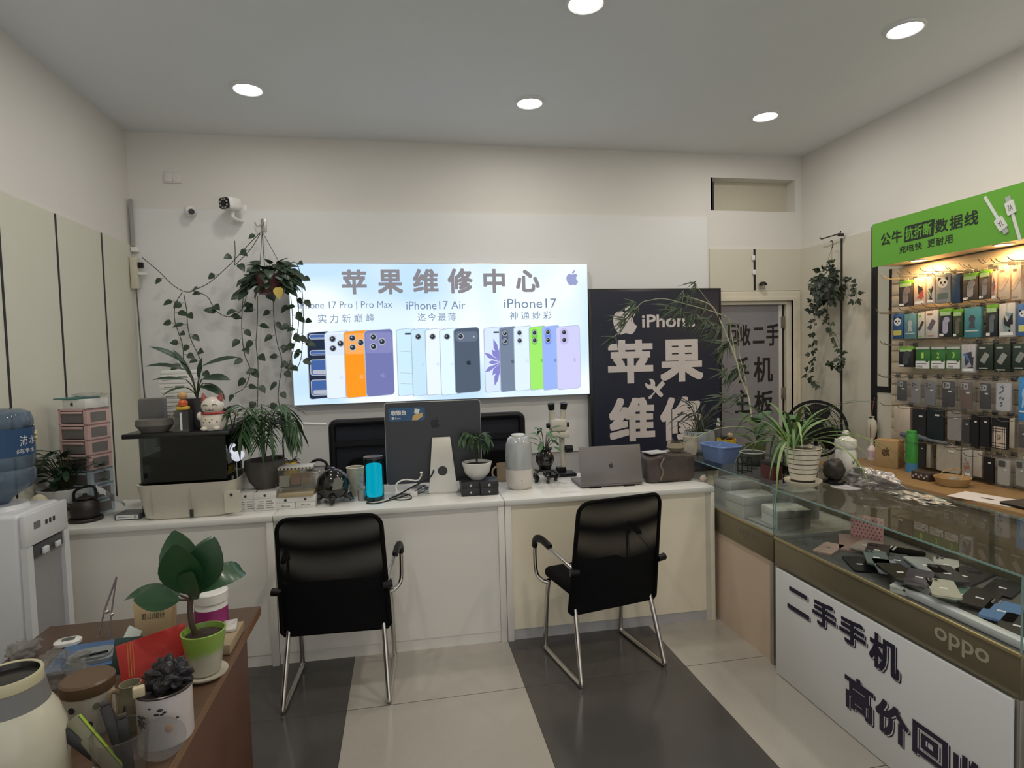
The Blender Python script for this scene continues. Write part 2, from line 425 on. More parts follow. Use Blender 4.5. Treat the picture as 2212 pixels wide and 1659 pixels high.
# ================================================================== COUNTER
CA = -.0212
def cpt(lx, ly=0, z=0):
    return V((.4+lx*math.cos(CA)-ly*math.sin(CA), 3.205+lx*math.sin(CA)+ly*math.cos(CA), z))
ZT = .80
CW = M('counter_white', (.82, .795, .745), .42, var=.03, scale=4); CWARM = M('counter_white_warm_lit', (.90, .82, .65), .42, var=.02, scale=4); CE = M('counter_edge', (.80, .76, .65), .45); CTOP = M('counter_top', (.74, .735, .70), .28, var=.03, scale=9)  # right unit's front: warm light put into the counter white
def counter(x0, x1, fm, label, left=False, right=False, plm=None):
    t = thing('counter_cabinet', label, 'counter', cpt(x0), CA, 'white counter units'); w = x1-x0-.003
    obj('worktop', B(0, w, -.02, .6, ZT-.03, ZT, .003), CTOP, t)
    obj('front_panel', B(.03 if left else 0, w-(.05 if right else (.035 if not left else 0)), 0, .018, .061, ZT-.031), fm, t)
    obj('plinth', B(.03 if left else 0, w-(.05 if right else 0), .004, .02, 0, .06), plm or fm, t)
    if left: obj('side_panel', B(0, .036, -.014, .58, 0, ZT-.031, .002), CW, t)
    else: obj('side_panel', B(0, .018, .02, .58, 0, ZT-.031), CW, t)
    if right:
        obj('side_panel', B(w-.022, w, -.018, .58, 0, ZT-.031, .002), CE, t); obj('edge_strip', B(w-.05, w-.023, -.004, .02, 0, ZT-.031), M('edge_strip', (.62, .59, .51), .5), t)
    else: obj('side_panel', B(w-.034, w, -.014, .58, 0, ZT-.031, .002), CW, t)
    return t
counter(-2.285, -1.085, CW, 'white counter unit at the left end behind the water dispenser')
counter(-1.085, .13, CW, 'white counter unit in the middle behind the left black chair')
counter(.13, 1.375, CWARM, 'white counter unit at the right end, warm light painted on, behind the right black chair', True, True, M('grey_plinth', (.50, .49, .50), .5))

# ================================================================== CHAIRS
def mesh_fabric():
    m = M('black_mesh_fabric', (.005, .005, .006), .8, var=.3, scale=300, spec=.15); nt = m.node_tree; b = nt.nodes['Principled BSDF']; out = nt.nodes['Material Output']
    tr = nt.nodes.new('ShaderNodeBsdfTransparent'); mx = nt.nodes.new('ShaderNodeMixShader'); tc = nt.nodes.new('ShaderNodeTexCoord')
    w1 = nt.nodes.new('ShaderNodeTexWave'); w1.wave_type = 'RINGS'; w1.inputs['Scale'].default_value = 2.6; w1.inputs['Distortion'].default_value = 1.2
    mp = nt.nodes.new('ShaderNodeMapping'); mp.inputs['Location'].default_value = (-.16, 0, -.5); nt.links.new(tc.outputs['Object'], mp.inputs[0]); nt.links.new(mp.outputs[0], w1.inputs['Vector'])
    mr = nt.nodes.new('ShaderNodeMapRange'); mr.inputs[3].default_value = .0; mr.inputs[4].default_value = .14; nt.links.new(w1.outputs['Fac'], mr.inputs[0])
    nt.links.new(mr.outputs[0], mx.inputs[0]); nt.links.new(b.outputs[0], mx.inputs[1]); nt.links.new(tr.outputs[0], mx.inputs[2]); nt.links.new(mx.outputs[0], out.inputs[0])
    return m
MESHF = mesh_fabric(); CHROME = M('chrome', (.62, .60, .57), .16, 1); BLK = M('black_plastic', (.007, .007, .008), .4, spec=.3); BFAB = M('black_fabric', (.005, .005, .0055), .9, spec=.12)
def bend_back(o):
    for v in o.data.vertices:
        x, y, z = v.co; v.co.y = y-.085*((z-.345)/.55)+.035*(1-(x/.24)**2)*(-1)+.035; v.co.x = x*(1.065-.08*(z-.33)/.56)
def chair(label, loc, rz):
    t = thing('visitor_chair', label, 'chair', loc, rz, 'black visitor chairs at the counter')
    st = obj('seat', B(-.235, .235, -.19, .16, .40, .46, .028, seg=3), BFAB, t)
    g = G().prism(rrect(-.225, .345, .225, .89, .055), -.215, -.2)
    bmesh.ops.subdivide_edges(g.bm, edges=[e for e in g.bm.edges], cuts=3, use_grid_fill=True)
    fr = G(); path = [(x, -.207, z) for x, z in rrect(-.232, .325, .232, .895, .06, 6)[7:21]]; path = [(-.232, -.207, .34), (-.22, -.207, .327), (.22, -.207, .327), (.232, -.207, .34)]+[(x, -.207, z) for x, z in rrect(-.232, .325, .232, .895, .06, 6)[7:21]]; fr.tube(path, .010, 8, closed=True)
    # mesh field as a grid so that it can curve
    gm = G(); nx, nz = 14, 16
    R = [[gm.bm.verts.new((-.231+.462*i/nx, -.205, .330+.563*k/nz)) for i in range(nx+1)] for k in range(nz+1)]
    for k in range(nz):
        for i in range(nx):
            cx, cz = abs(-.231+.462*(i+.5)/nx), .342+.551*(k+.5)/nz
            gm.bm.faces.new((R[k][i], R[k][i+1], R[k+1][i+1], R[k+1][i]))
    g.bm.free()
    for v in gm.bm.verts:
        dx, dz = abs(v.co.x)-.172, v.co.z-.835
        if dx > 0 and dz > 0 and math.hypot(dx, dz) > .058: f_ = .058/math.hypot(dx, dz); v.co.x = math.copysign(.172+dx*f_, v.co.x); v.co.z = .835+dz*f_
    a = obj('back_frame', fr, BFAB, t); b = obj('backrest', gm, MESHF, t, 'see-through black mesh'); bend_back(a); bend_back(b)
    gp = G(); n2 = 12
    R = [[gp.bm.verts.new((-.231+.462*i/n2, -.200, .330+.255*k/6)) for i in range(n2+1)] for k in range(7)]
    for k in range(6):
        for i in range(n2): gp.bm.faces.new((R[k][i], R[k][i+1], R[k+1][i+1], R[k+1][i]))
    c = obj('lumbar_cover', gp, BFAB, t); bend_back(c)
    for s in (-1, 1):
        P = [(s*.20, -.14, .405), (s*.215, -.165, .36), (s*.235, -.25, .06), (s*.237, -.258, .02), (s*.237, -.225, .012), (s*.237, .12, .012), (s*.237, .145, .02), (s*.236, .15, .06), (s*.232, .125, .30), (s*.225, .11, .40)]
        obj('leg', G().tube(spline(P, 5), .0125, 10), CHROME, t)
        P = [(s*.232, .11, .385), (s*.262, .125, .40), (s*.285, .14, .44), (s*.288, .145, .56), (s*.285, .12, .615), (s*.275, .06, .62), (s*.255, -.10, .585), (s*.237, -.23, .555)]
        ar = obj('armrest', G().tube(spline(P, 5), .011, 10), CHROME, t)
        P = [(s*.289, .146, .575), (s*.287, .13, .62), (s*.278, .08, .632), (s*.268, -.01, .615)]
        obj('arm_pad', G().tube(spline(P, 6), [.016]+[.02]*17+[.016], 10, flat=.75), BLK, ar)
        obj('arm_knob', G().cyl((s*.225, -.235, .553), (s*.268, -.228, .556), .016, .018), BLK, ar)
    return t
chair('black mesh visitor chair on chrome legs at the counter, seen square from behind', (-.335, 3.005, 0), math.radians(-3))
chair('black mesh visitor chair on chrome legs, turned so its seat shows at the side', (.972, 2.955, 0), math.radians(11))
# ================================================================== SIGNS AND THINGS ON THE BACK WALL
def pxrect(r, y):
    a = ay(r[0], r[3], y); b = ay(r[2], r[1], y); return a.x, a.z, b.x, b.z
# ---- lit advertising box
def lightbox_face():
    m = bpy.data.materials.new('lightbox_print'); m.use_nodes = True; nt = m.node_tree; nt.nodes.clear(); N = nt.nodes.new
    e = N('ShaderNodeEmission'); o = N('ShaderNodeOutputMaterial'); tc = N('ShaderNodeTexCoord'); nz = N('ShaderNodeTexNoise'); nz.inputs['Scale'].default_value = 1.6; nz.inputs['Detail'].default_value = 1
    cr = N('ShaderNodeValToRGB'); cr.color_ramp.elements[0].position = .35; cr.color_ramp.elements[0].color = (.52, .72, 1, 1); cr.color_ramp.elements[1].position = .6; cr.color_ramp.elements[1].color = (.84, .93, 1, 1)
    nt.links.new(tc.outputs['Object'], nz.inputs['Vector']); nt.links.new(nz.outputs['Fac'], cr.inputs[0]); nt.links.new(cr.outputs[0], e.inputs[0]); e.inputs[1].default_value = 1.08; nt.links.new(e.outputs[0], o.inputs[0]); return m
YLB = 4.70
lb = thing('lightbox_sign', 'lit white and blue lightbox with grey title characters and pictured phones', 'sign')
a = ay(629, 876, YLB); b = ay(1268, 570, YLB); LX0, LX1, LZ0, LZ1 = -.812, b.x, 1.262, b.z-.002
obj('frame', B(LX0-.004, LX1+.004, YLB+.004, 4.781, LZ0-.004, LZ1+.004, .003), M('lightbox_frame', (.55, .57, .6), .4, .5), lb)
obj('face', G().flat([(LX0, LZ0), (LX1, LZ0), (LX1, LZ1), (LX0, LZ1)], YLB+.002), lightbox_face(), lb)
TGREY = emi('print_grey', (.26, .25, .27), 1); TBLUE = emi('print_slate', (.18, .25, .36), 1)
g = G()
for t, r in zip('苹果维修中心', ((739, 582, 791, 636), (817, 582, 869, 636), (893, 581, 946, 634), (968, 580, 1020, 634), (1045, 581, 1090, 633), (1115, 583, 1165, 631))):
    q = pxrect(r, YLB); text(g, t, q[0], q[2], q[1], q[3], YLB-.0005, .006)
obj('title_lettering', g, TGREY, lb, 'large grey characters')
g = G()
for t, r in (('iPhone 17 Pro | Pro Max', (645, 650, 847, 672)), ('iPhone17 Air', (878, 650, 1005, 669)), ('iPhone17', (1089, 645, 1202, 666))):
    q = pxrect(r, YLB); text(g, t, q[0], q[2], q[1], q[3], YLB-.0005)
for t, r in (('实力新巅峰', (686, 677, 811, 698)), ('迄今最薄', (902, 675, 986, 694)), ('神通妙彩', (1101, 671, 1194, 691))):
    q = pxrect(r, YLB); n = len(t); p = (q[2]-q[0])/n*1.03; chars(g, t, q[0], p, q[3]-q[1], q[1], YLB-.0005)
obj('lettering', g, TBLUE, lb, 'small slate lettering')
g = G(); q = pxrect((1224, 584, 1248, 616), YLB); apple(g, (q[0]+q[2])/2, (q[1]+q[3])/2, (q[3]-q[1])*1.02, YLB-.0005); obj('logo', g, emi('print_lilac', (.33, .37, .62), 1), lb)
SILV = emi('print_edge', (.42, .50, .62), 1); LENS = emi('print_lens', (.03, .04, .05), 1); LENSR = emi('print_lens_ring', (.45, .48, .55), 1)
def printed(r, col, kind, k, col2=None):
    x0, z0, x1, z1 = pxrect(r, YLB); w = x1-x0; h = z1-z0; y = YLB-.0004-.0004*k
    c = emi('print_%.2f_%.2f_%.2f' % col, col, 1); m = [SILV, c, LENS, LENSR, emi('print2_%.2f_%.2f_%.2f' % (col2 or col), col2 or col, 1)]
    g = G(); rr = w*.13
    P = [(x, z+(x-x0)/w*.012) for x, z in rrect(x0, z0, x1, z1, rr)]; g.flat(P, y, mi=0)
    P = [(x, z+(x-x0)/w*.012) for x, z in rrect(x0+.006, z0+.004, x1-.003, z1-.004, rr*.9)]; g.flat(P, y-.00005, mi=1)
    y -= .0001
    def cam(u, v, s):
        cx, cz = x0+w*u, z0+h*v; g.flat(disc(cx, cz, s*1.35, 18), y, mi=3); g.flat(disc(cx, cz, s, 18), y-.00005, mi=2); g.flat(disc(cx-s*.25, cz+s*.25, s*.3, 10), y-.0001, mi=3)
    if kind == 'pro':
        g.flat(rrect(x0+w*.05, z0+h*.66, x1-w*.04, z0+h*.97, .02), y, mi=4); y -= .00005
        cam(.32, .90, .020); cam(.32, .76, .020); cam(.62, .83, .020); apple(g, x0+w*.6, z0+h*.33, .04, y, 4)
    if kind == 'air':
        cam(.38, .89, .019); apple(g, x0+w*.6, z0+h*.48, .03, y, 4)
    if kind == 'airgrey':
        g.flat(rrect(x0+w*.08, z0+h*.80, x1-w*.06, z0+h*.955, .03), y, mi=4); y -= .00005; cam(.28, .88, .018); g.flat(disc(x0+w*.78, z0+h*.87, .007), y, mi=3); apple(g, x0+w*.56, z0+h*.48, .045, y, 2)
    if kind == 'duo':
        g.flat(rrect(x0+w*.16, z0+h*.72, x0+w*.52, z0+h*.97, .03), y, mi=4); y -= .00005; cam(.34, .91, .016); cam(.34, .79, .016); apple(g, x0+w*.75, z0+h*.48, .035, y, 4)
    if kind == 'waves':
        for i, (za, zb) in enumerate(((.90, .98), (.66, .74), (.36, .60), (.06, .30))):
            g.flat(rrect(x0+w*.1, z0+h*za, x1-.005, z0+h*zb, .02), y, mi=3); g.flat(rrect(x0+w*.14, z0+h*za+.006, x1-.005, z0+h*zb-.006, .016), y-.00005, mi=4); g.flat(rrect(x0+w*.2, z0+h*za+.012, x1-.005, z0+h*(za+.35*(zb-za)), .01), y-.0001, mi=3)
    if kind == 'screen':
        for v in (.68, .36, .2): g.flat([(x0+w*.15, z0+h*v), (x1-.004, z0+h*(v-.02)), (x1-.004, z0+h*(v-.025)), (x0+w*.15, z0+h*(v-.007))], y, mi=0)
        g.flat(rrect(x0+w*.45, z0+h*.92, x0+w*.85, z0+h*.945, .008), y, mi=2)
    if kind == 'flower':
        for i in range(9):
            t = PI*.5+(i-4)*.38; cx, cz = x1-.02, z0+h*.47; L_ = .13+.05*(i % 2)
            g.flat([(cx, cz), (cx-L_*.6*math.sin(t)-.016*math.cos(t), cz-L_*.8*math.cos(t)+.016), (cx-L_*.8*math.sin(t), cz-L_*1.15*math.cos(t)), (cx-L_*.6*math.sin(t)+.016*math.cos(t), cz-L_*.8*math.cos(t)-.016)], y-.00002*i, mi=4)
        g.flat(rrect(x0+w*.5, z0+h*.92, x0+w*.85, z0+h*.945, .008), y, mi=2)
    obj('printed_phone', g, m, lb)
pp = [((668, 718, 712, 864), (.02, .03, .06), 'waves', (.06, .13, .36)), ((706, 717, 756, 863), (.78, .88, 1), 'pro', (.70, .80, .93)), ((747, 715, 801, 861), (1, .32, .02), 'pro', (1, .42, .12)), ((791, 713, 848, 858), (.18, .20, .44), 'pro', (.25, .26, .52)),
      ((860, 711, 897, 857), (.62, .84, 1), 'screen', None), ((892, 711, 928, 857), (.58, .80, 1), 'air', (.5, .72, .95)), ((922, 711, 961, 855), (.83, .92, 1), 'air', (.7, .82, .93)), ((953, 711, 992, 855), (.76, .93, 1), 'air', (.66, .84, .95)), ((983, 709, 1035, 851), (.09, .12, .17), 'airgrey', (.14, .18, .25)),
      ((1048, 708, 1086, 849), (.70, .82, 1), 'flower', (.25, .24, .62)), ((1081, 707, 1115, 848), (.19, .24, .34), 'duo', (.1, .13, .2)), ((1112, 706, 1147, 846), (.76, .90, 1), 'duo', (.66, .8, .93)), ((1145, 706, 1178, 844), (.36, .85, .16), 'duo', (.18, .62, .08)), ((1173, 705, 1208, 844), (.34, .48, .95), 'duo', (.2, .28, .8)), ((1203, 705, 1252, 843), (.64, .64, .95), 'duo', (.55, .5, .85))]
for k, (r, c, kd, c2) in enumerate(pp): printed(r, c, kd, k, c2)

# ---- tall dark sign
YS = 4.70
sg = thing('repair_sign', 'tall navy black sign board with large white characters and crossed tools', 'sign')
a = ay(1271, 800, YS); b = ay(1558, 622, YS); a.x = max(a.x, LX1+.008); SX0, SX1, SZ1 = a.x, b.x, b.z
obj('frame', B(SX0, SX1, YS+.004, 4.780, .55, SZ1, .003), M('sign_frame', (.01, .01, .011), .35), sg)
obj('face', B(SX0+.025, SX1-.025, YS, YS+.0039, .57, SZ1-.025), M('sign_navy', (.012, .016, .038), .38, var=.1, scale=3), sg)
SW = M('sign_white', (.66, .61, .61), .5)
g = G()
for t, r, bd in (('iPhone', (1387, 678, 1501, 708), .003), ('苹', (1314, 733, 1410, 830), .014), ('果', (1427, 732, 1518, 826), .014), ('维', (1317, 857, 1414, 956), .014), ('修', (1427, 855, 1516, 953), .012)):
    q = pxrect(r, YS); text(g, t, q[0], q[2], q[1], q[3], YS-.001, bd)
obj('lettering', g, SW, sg, 'white characters')
g = G(); q = pxrect((1323, 655, 1377, 723), YS); apple(g, (q[0]+q[2])/2, (q[1]+q[3])/2, q[3]-q[1], YS-.001); obj('logo', g, SW, sg)
q = ay(1418, 843, YS-.001)
g = G(); R1 = Matrix.Translation((q.x, 0, q.z)) @ Matrix.Rotation(math.radians(45), 4, 'Y'); R2 = Matrix.Translation((q.x, 0, q.z)) @ Matrix.Rotation(math.radians(-45), 4, 'Y')
g.flat(rrect(-.018, -.075, .018, .05, .016), YS-.001, R2)
g.flat([(.045*math.cos(math.radians(t)), .078+.045*math.sin(math.radians(t))) for t in range(-240, 61, 20)]+[(.014, .085), (0, .072), (-.014, .085)], YS-.0012, R2)
g.flat(rrect(-.02, .01, .02, .095, .012), YS-.0011, R1); g.flat(rrect(-.006, -.06, .006, .01, .002), YS-.0011, R1); g.flat([(-.006, -.055), (.006, -.055), (.014, -.085), (0, -.10), (-.014, -.085)], YS-.0013, R1)
obj('tool_emblem', g, SW, sg, 'crossed spanner and screwdriver')

# ---- switch plate, cameras, hook, wall box
q = ay(373, 384, YB)
t = thing('wall_switch', 'white double switch plate high on the back wall', 'switch', (q.x, YB-.001, q.z))
obj('plate', B(-.062, .062, -.008, 0, -.04, .04, .003), M('switch_white', (.70, .67, .64), .4), t)
obj('rocker', B(-.052, -.002, -.012, -.0085, -.03, .03, .002), M('switch_white2', (.75, .72, .69), .35), t); obj('rocker', B(.002, .052, -.012, -.0085, -.03, .03, .002), MATS['switch_white2'], t)
WP = M('camera_white', (.80, .79, .77), .35)
q = ay(413, 457, YB-.05)
t = thing('dome_camera', 'small round white camera low beside the larger bullet camera', 'camera', (q.x, YB-.02, q.z))
obj('mount', G().cyl((0, .018, 0), (0, -.03, 0), .035, .03, 24), WP, t); obj('body', G().ell((0, -.050, 0), .040), WP, t)
g = G().cyl((.014, -.072, -.010), (.022, -.091, -.014), .022, .020, 20); obj('lens', g, M('lens_black', (.01, .01, .012), .15), t)
obj('cable', G().tube(spline([(.005, .013, -.03), (-.02, .015, -.12), (-.09, .015, -.2), (-.07, .015, -.32), (-.13, .015, -.40), (-.2, .015, -.45)], 5), .002, 6), M('thin_cable', (.40, .40, .38), .5), t)
q = ay(503, 443, YB-.12)
t = thing('bullet_camera', 'larger white bullet security camera on a bracket above the hanging plant', 'camera', (q.x, YB-.001, q.z))
Rm = rot(0, 0, math.radians(-28), (0, -.13, .0)) @ Matrix.Rotation(math.radians(6), 4, 'X')
obj('body', G().box(-.052, .052, -.075, .055, -.046, .050, .03, M=Rm, seg=4), WP, t)
g = G().prism(rrect(-.043, -.038, .043, .040, .02), -.083, -.0755, Rm); obj('faceplate', g, MATS['lens_black'], t)
g = G(); g.cyl((0, -.089, 0), (0, -.0835, 0), .016, mi=1, M=Rm)
for i in range(8): a_ = 2*PI*i/8+.39; g.cyl((.03*math.cos(a_), -.088, .03*math.sin(a_)), (.03*math.cos(a_), -.0835, .03*math.sin(a_)), .007, mi=0, M=Rm)
obj('lens_cluster', g, [M('infrared_led', (.35, .33, .32), .3), MATS['lens_black']], t)
g = B(.0, .07, -.012, 0, -.12, .03, .004); g.tube(spline([(.035, -.01, -.09), (.02, -.08, -.10), (.0, -.13, -.09), (0, -.13, -.04)], 4), .014, 8); obj('bracket', g, WP, t)
q = ay(570, 487, YB-.02)
t = thing('wall_hook', 'grey adhesive hook high on the board holding the trailing plant', 'hook', (q.x, YB-.0185, q.z))
obj('base', B(-.02, .02, -.008, 0, -.05, .05, .003), M('hook_grey', (.42, .40, .37), .35, .6), t); obj('hook_arm', G().tube(spline([(0, -.008, .02), (-.01, -.04, .0), (-.03, -.05, -.02), (-.05, -.045, .0), (-.055, -.04, .015)], 4), .005, 8), MATS['hook_grey'], t)
q = ay(290, 585, 4.72)
t = thing('cable_box', 'slim cream cable box at the left corner of the back wall', 'junction box', (XL+.0165, 4.72, q.z))
obj('body', B(0, .05, -.02, .03, -.13, .10, .008), M('box_cream', (.60, .57, .45), .5), t); obj('plug', B(.05, .085, -.012, .012, .02, .06, .004), BLK, t); obj('tab', B(.05, .10, -.015, .02, -.03, -.01), WP, t)
obj('cable', G().tube(spline([(.025, .01, -.128), (.03, .012, -.4), (.035, .015, -.8), (.045, .02, -1.1)], 5), .005, 6), M('cord_grey', (.12, .12, .11), .5), t)
t = thing('conduit', 'short grey cable conduit at the upper left corner of the board', 'conduit', (XL+.0165, 4.755, q.z+.12))
obj('tube', B(0, .02, -.012, .012, .06, .40, .004), M('conduit_grey', (.35, .34, .33), .5), t); obj('clip', B(-.002, .045, -.02, .02, .02, .055, .004), WP, t)
q = ay(1644, 617, YB-.02)
t = thing('wall_bracket', 'small black domed fitting above the back door', 'fitting', (q.x, YB-.0125, q.z))
obj('cap', L([(0, .03), (.02, .028), (.033, .012), (.036, 0), (0, 0)], 20, M=Matrix.Translation((0, -.037, 0))), BLK, t); obj('prongs', G().tube([(-.02, -.03, 0), (-.02, -.03, -.03), (.02, -.03, -.03), (.02, -.03, 0)], .002, 6), M('prong', (.4, .38, .33), .4, .5), t)
for px, py, w in ((1627, 557, 'upper'), (1629, 588, 'lower')):
    q = ay(px, py, YB-.02); single('cable_clip', B(-.016, .016, -.012, 0, -.022, .022, .005), WP, w+' small white clip on the black joint above the door', 'clip', (q.x, YB-.0165, q.z), group='white clips above the door')

# ---- black mesh office chairs behind the counter
def office(label, x, flip):
    t = thing('office_chair', label, 'chair', (x, 4.22, 0), 0, 'black office chairs behind the counter')
    g = G().tube([(a, 0, b) for a, b in rrect(-.245, .56, .245, 1.165, .035, 4)], .024, 8, closed=True); g.box(-.24, .24, -.015, .015, 1.0, 1.035)
    obj('back_frame', g, M('chair_frame', (.008, .008, .010), .45, spec=.25), t)
    obj('backrest', B(-.235, .235, .012, .022, .57, 1.15), M('dark_mesh', (.022, .024, .034), .7, spec=.2), t)
    g = G().prism(rrect(-.16, .62, .17, .92, .09), -.07, -.02); obj('lumbar_pad', g, BFAB, t)
    obj('seat', B(-.25, .25, -.40, -.03, .43, .50, .03), BFAB, t)
    obj('gas_column', G().cyl((0, -.12, .1), (0, -.12, .43), .03), BLK, t)
    for i in range(5):
        a_ = 2*PI*i/5+.3; p = (.25*math.cos(a_), -.12+.25*math.sin(a_), .075)
        lg = obj('leg', G().tube([(0, -.12, .11), p], [.026, .016], 8), BLK, t); obj('caster', G().ell((p[0], p[1], .0265), .026, sub=2), BLK, lg)
office('black mesh office chair behind the computer, left of the pair', -.245, 1)
office('black mesh office chair behind the computer, right of the pair', .60, -1)

# ---- pedestal fan by the right wall
t = thing('pedestal_fan', 'black pedestal fan with round wire guard behind the spider plant', 'fan', (3.24, 4.2, 0), math.radians(-38))
zf = .945
obj('base', L([(0, .03), (.08, .03), (.17, .012), (.175, 0), (0, 0)], 32), BLK, t); obj('pole', G().cyl((0, .06, .03), (0, .06, zf-.05), .014), BLK, t)
obj('motor', G().ell((0, .07, zf), (.06, .08, .06)), BLK, t)
g = G()
for r, y in ((.225, 0), (.215, -.02), (.19, -.026), (.155, -.031), (.12, -.035), (.085, -.038), (.06, -.04)): g.tube([(r*math.cos(2*PI*i/36), y, zf+r*math.sin(2*PI*i/36)) for i in range(36)], .006 if r > .2 else .003, 6, closed=True)
for i in range(84):
    a_ = 2*PI*i/84; c, s = math.cos(a_), math.sin(a_); g.tube([(.05*c, -.042, zf+.05*s), (.13*c, -.034, zf+.13*s), (.205*c, -.022, zf+.205*s), (.225*c, 0, zf+.225*s)], .0013, 4)
g.cyl((0, -.046, zf), (0, -.036, zf), .05, .05, 24); obj('guard', g, BLK, t)
for i in range(3):
    R = Matrix.Translation((0, .0, zf)) @ Matrix.Rotation(2*PI*i/3, 4, 'Y') @ Matrix.Rotation(.35, 4, 'Z')
    obj('blade', G().prism([(-.04, .03), (.05, .03), (.115, .12), (.10, .18), (0, .205), (-.09, .17), (-.08, .08)], -.002, .002, R), M('fan_blade', (.02, .018, .016), .3), t)
# ================================================================== GLASS CASES
RAIL = M('rail_bronze', (.21, .18, .12), .35, .55, var=.08); GOLD = M('rail_gold', (.42, .35, .19), .35, .6); PEACH = M('peach_panel', (.60, .47, .36), .45, var=.05, scale=4)
CGL = glass('case_glass', (.955, .975, .965), 1.45); GEDGE = M('glass_edge', (.20, .33, .31), .15, spec=.8)
DECK = M('case_deck', (.36, .36, .35), .5); STEEL = M('steel', (.42, .40, .37), .35, .8); SIGNW = M('sign_board', (.72, .73, .74), .45, var=.03, scale=2)
OPPO = M('rail_letters', (.50, .46, .36), .4, .4)
def glass_case(label, X0, ya, yb, body, deckm):                # ya far end, yb near end; local +x runs towards the camera, front faces -y
    t = thing('glass_case', label, 'display case', (X0, ya, 0), -PI/2, 'glass display cases'); w = ya-yb; D = .58
    obj('cabinet', B(.012, w-.012, .012, D, .0, .529), body, t)
    rl = obj('rail', B(0, w, 0, .03, .53, .66, .003), RAIL, t); obj('gold_bead', B(0, w, -.005, .006, .6605, .672, .002), GOLD, t)
    obj('deck', B(.012, w-.012, .0305, D, .53, .655), deckm, t)
    obj('glass_front', B(.008, w-.008, .007, .013, .673, .904), CGL, t)
    obj('glass_side', B(.002, .0075, .007, D, .673, .904), CGL, t); obj('glass_side', B(w-.0075, w-.002, .007, D, .673, .904), CGL, t)
    tp = obj('glass_top', B(0, w, 0, D, .905, .911), CGL, t)
    g = B(0, w, -.003, -.0001, .905, .911); g.box(0, w, D+.0001, D+.003, .905, .911); g.box(.001, .004, .001, .0065, .673, .904); g.box(w-.004, w-.001, .001, .0065, .673, .904); obj('glass_edge', g, GEDGE, tp, 'green cut glass edge')
    obj('back_rail', B(0, w, D-.02, D-.001, .656, .685), RAIL, t); obj('divider', B(w*.52-.012, w*.52+.012, D-.02, D-.002, .6855, .90), RAIL, t)
    for x in (0.001, w-.031): obj('corner_post', B(x, x+.03, .001, .03, .002, .5295, .002), STEEL, t)
    return t, w, rl
tA, wA, rA = glass_case('long glass display case of second-hand phones nearest the camera', 1.777, 2.60, 1.415, M('case_grey', (.42, .41, .38), .5), M('deck_dark', (.085, .085, .085), .5))
tB, wB, rB = glass_case('glass display case between the white counter and the phone case', 1.79, 3.85, 2.63, PEACH, DECK)
def on_face(px, py, X, ya): q = ax(px, py, X); return ya-q.y, q.z
g = G()
for ch, r in (('o', (2019, 1381, 2052, 1407)), ('p', (2049, 1385, 2080, 1422)), ('p', (2074, 1396, 2104, 1432)), ('o', (2100, 1410, 2140, 1440))):
    pass
p0 = on_face(2019, 1385, 1.777, 2.60); p1 = on_face(2138, 1425, 1.777, 2.60)
text(g, 'oppo', p0[0], p1[0], .570, .630, -.001, .0012); obj('lettering', g, OPPO, rA, 'pale metal letters')
g = G(); p0 = on_face(1597, 1150, 1.79, 3.85); p1 = on_face(1640, 1170, 1.79, 3.85); text(g, 'oppo', p0[0], p1[0], .575, .628, -.001, .001); obj('lettering', g, M('rail_letters_dark', (.14, .12, .09), .4), rB, 'dark metal letters')
# sign board leaning against the near case
XS = 1.765
sb = thing('used_phone_sign', 'white sign board with dark violet characters leaning on the near glass case', 'sign', (XS, 2.60, 0), -PI/2)
obj('board', B(.035, wA-.012, -.006, .006, .004, .528, .001), SIGNW, sb)
VIO = M('violet_black', (.014, .009, .035), .45)
def face_text(items, bold, dx, dz, y):
    g = G()
    for ch, r in items:
        a = ax(r[0], (r[1]+r[3])/2+30, XS); b = ax(r[2], (r[1]+r[3])/2, XS); cx = (r[0]+r[2])/2
        x0, x1 = 2.60-ax(r[0], 1400, XS).y, 2.60-ax(r[2], 1400, XS).y
        z1 = ax(cx, r[1]+(r[2]-r[0])*.26, XS).z; z0 = ax(cx, r[3]-(r[2]-r[0])*.26, XS).z
        text(g, ch, x0+dx, x1+dx, z0+dz, z1+dz, y, bold)
    return g
IT = [('二', (1705, 1264, 1752, 1338)), ('手', (1759, 1288, 1810, 1369)), ('手', (1817, 1324, 1875, 1410)), ('机', (1882, 1359, 1948, 1470)),
      ('高', (1829, 1452, 1892, 1563)), ('价', (1896, 1504, 1969, 1616)), ('回', (1977, 1559, 2055, 1672)), ('收', (2064, 1622, 2150, 1745))]
obj('character_shadow', face_text(IT, .004, .007, -.006, -.0075), VIO, sb)
obj('character_outline', face_text(IT, .0055, .0025, -.002, -.0085), SIGNW, sb)
obj('lettering', face_text(IT, .0045, 0, 0, -.0095), VIO, sb, 'bold dark violet characters')

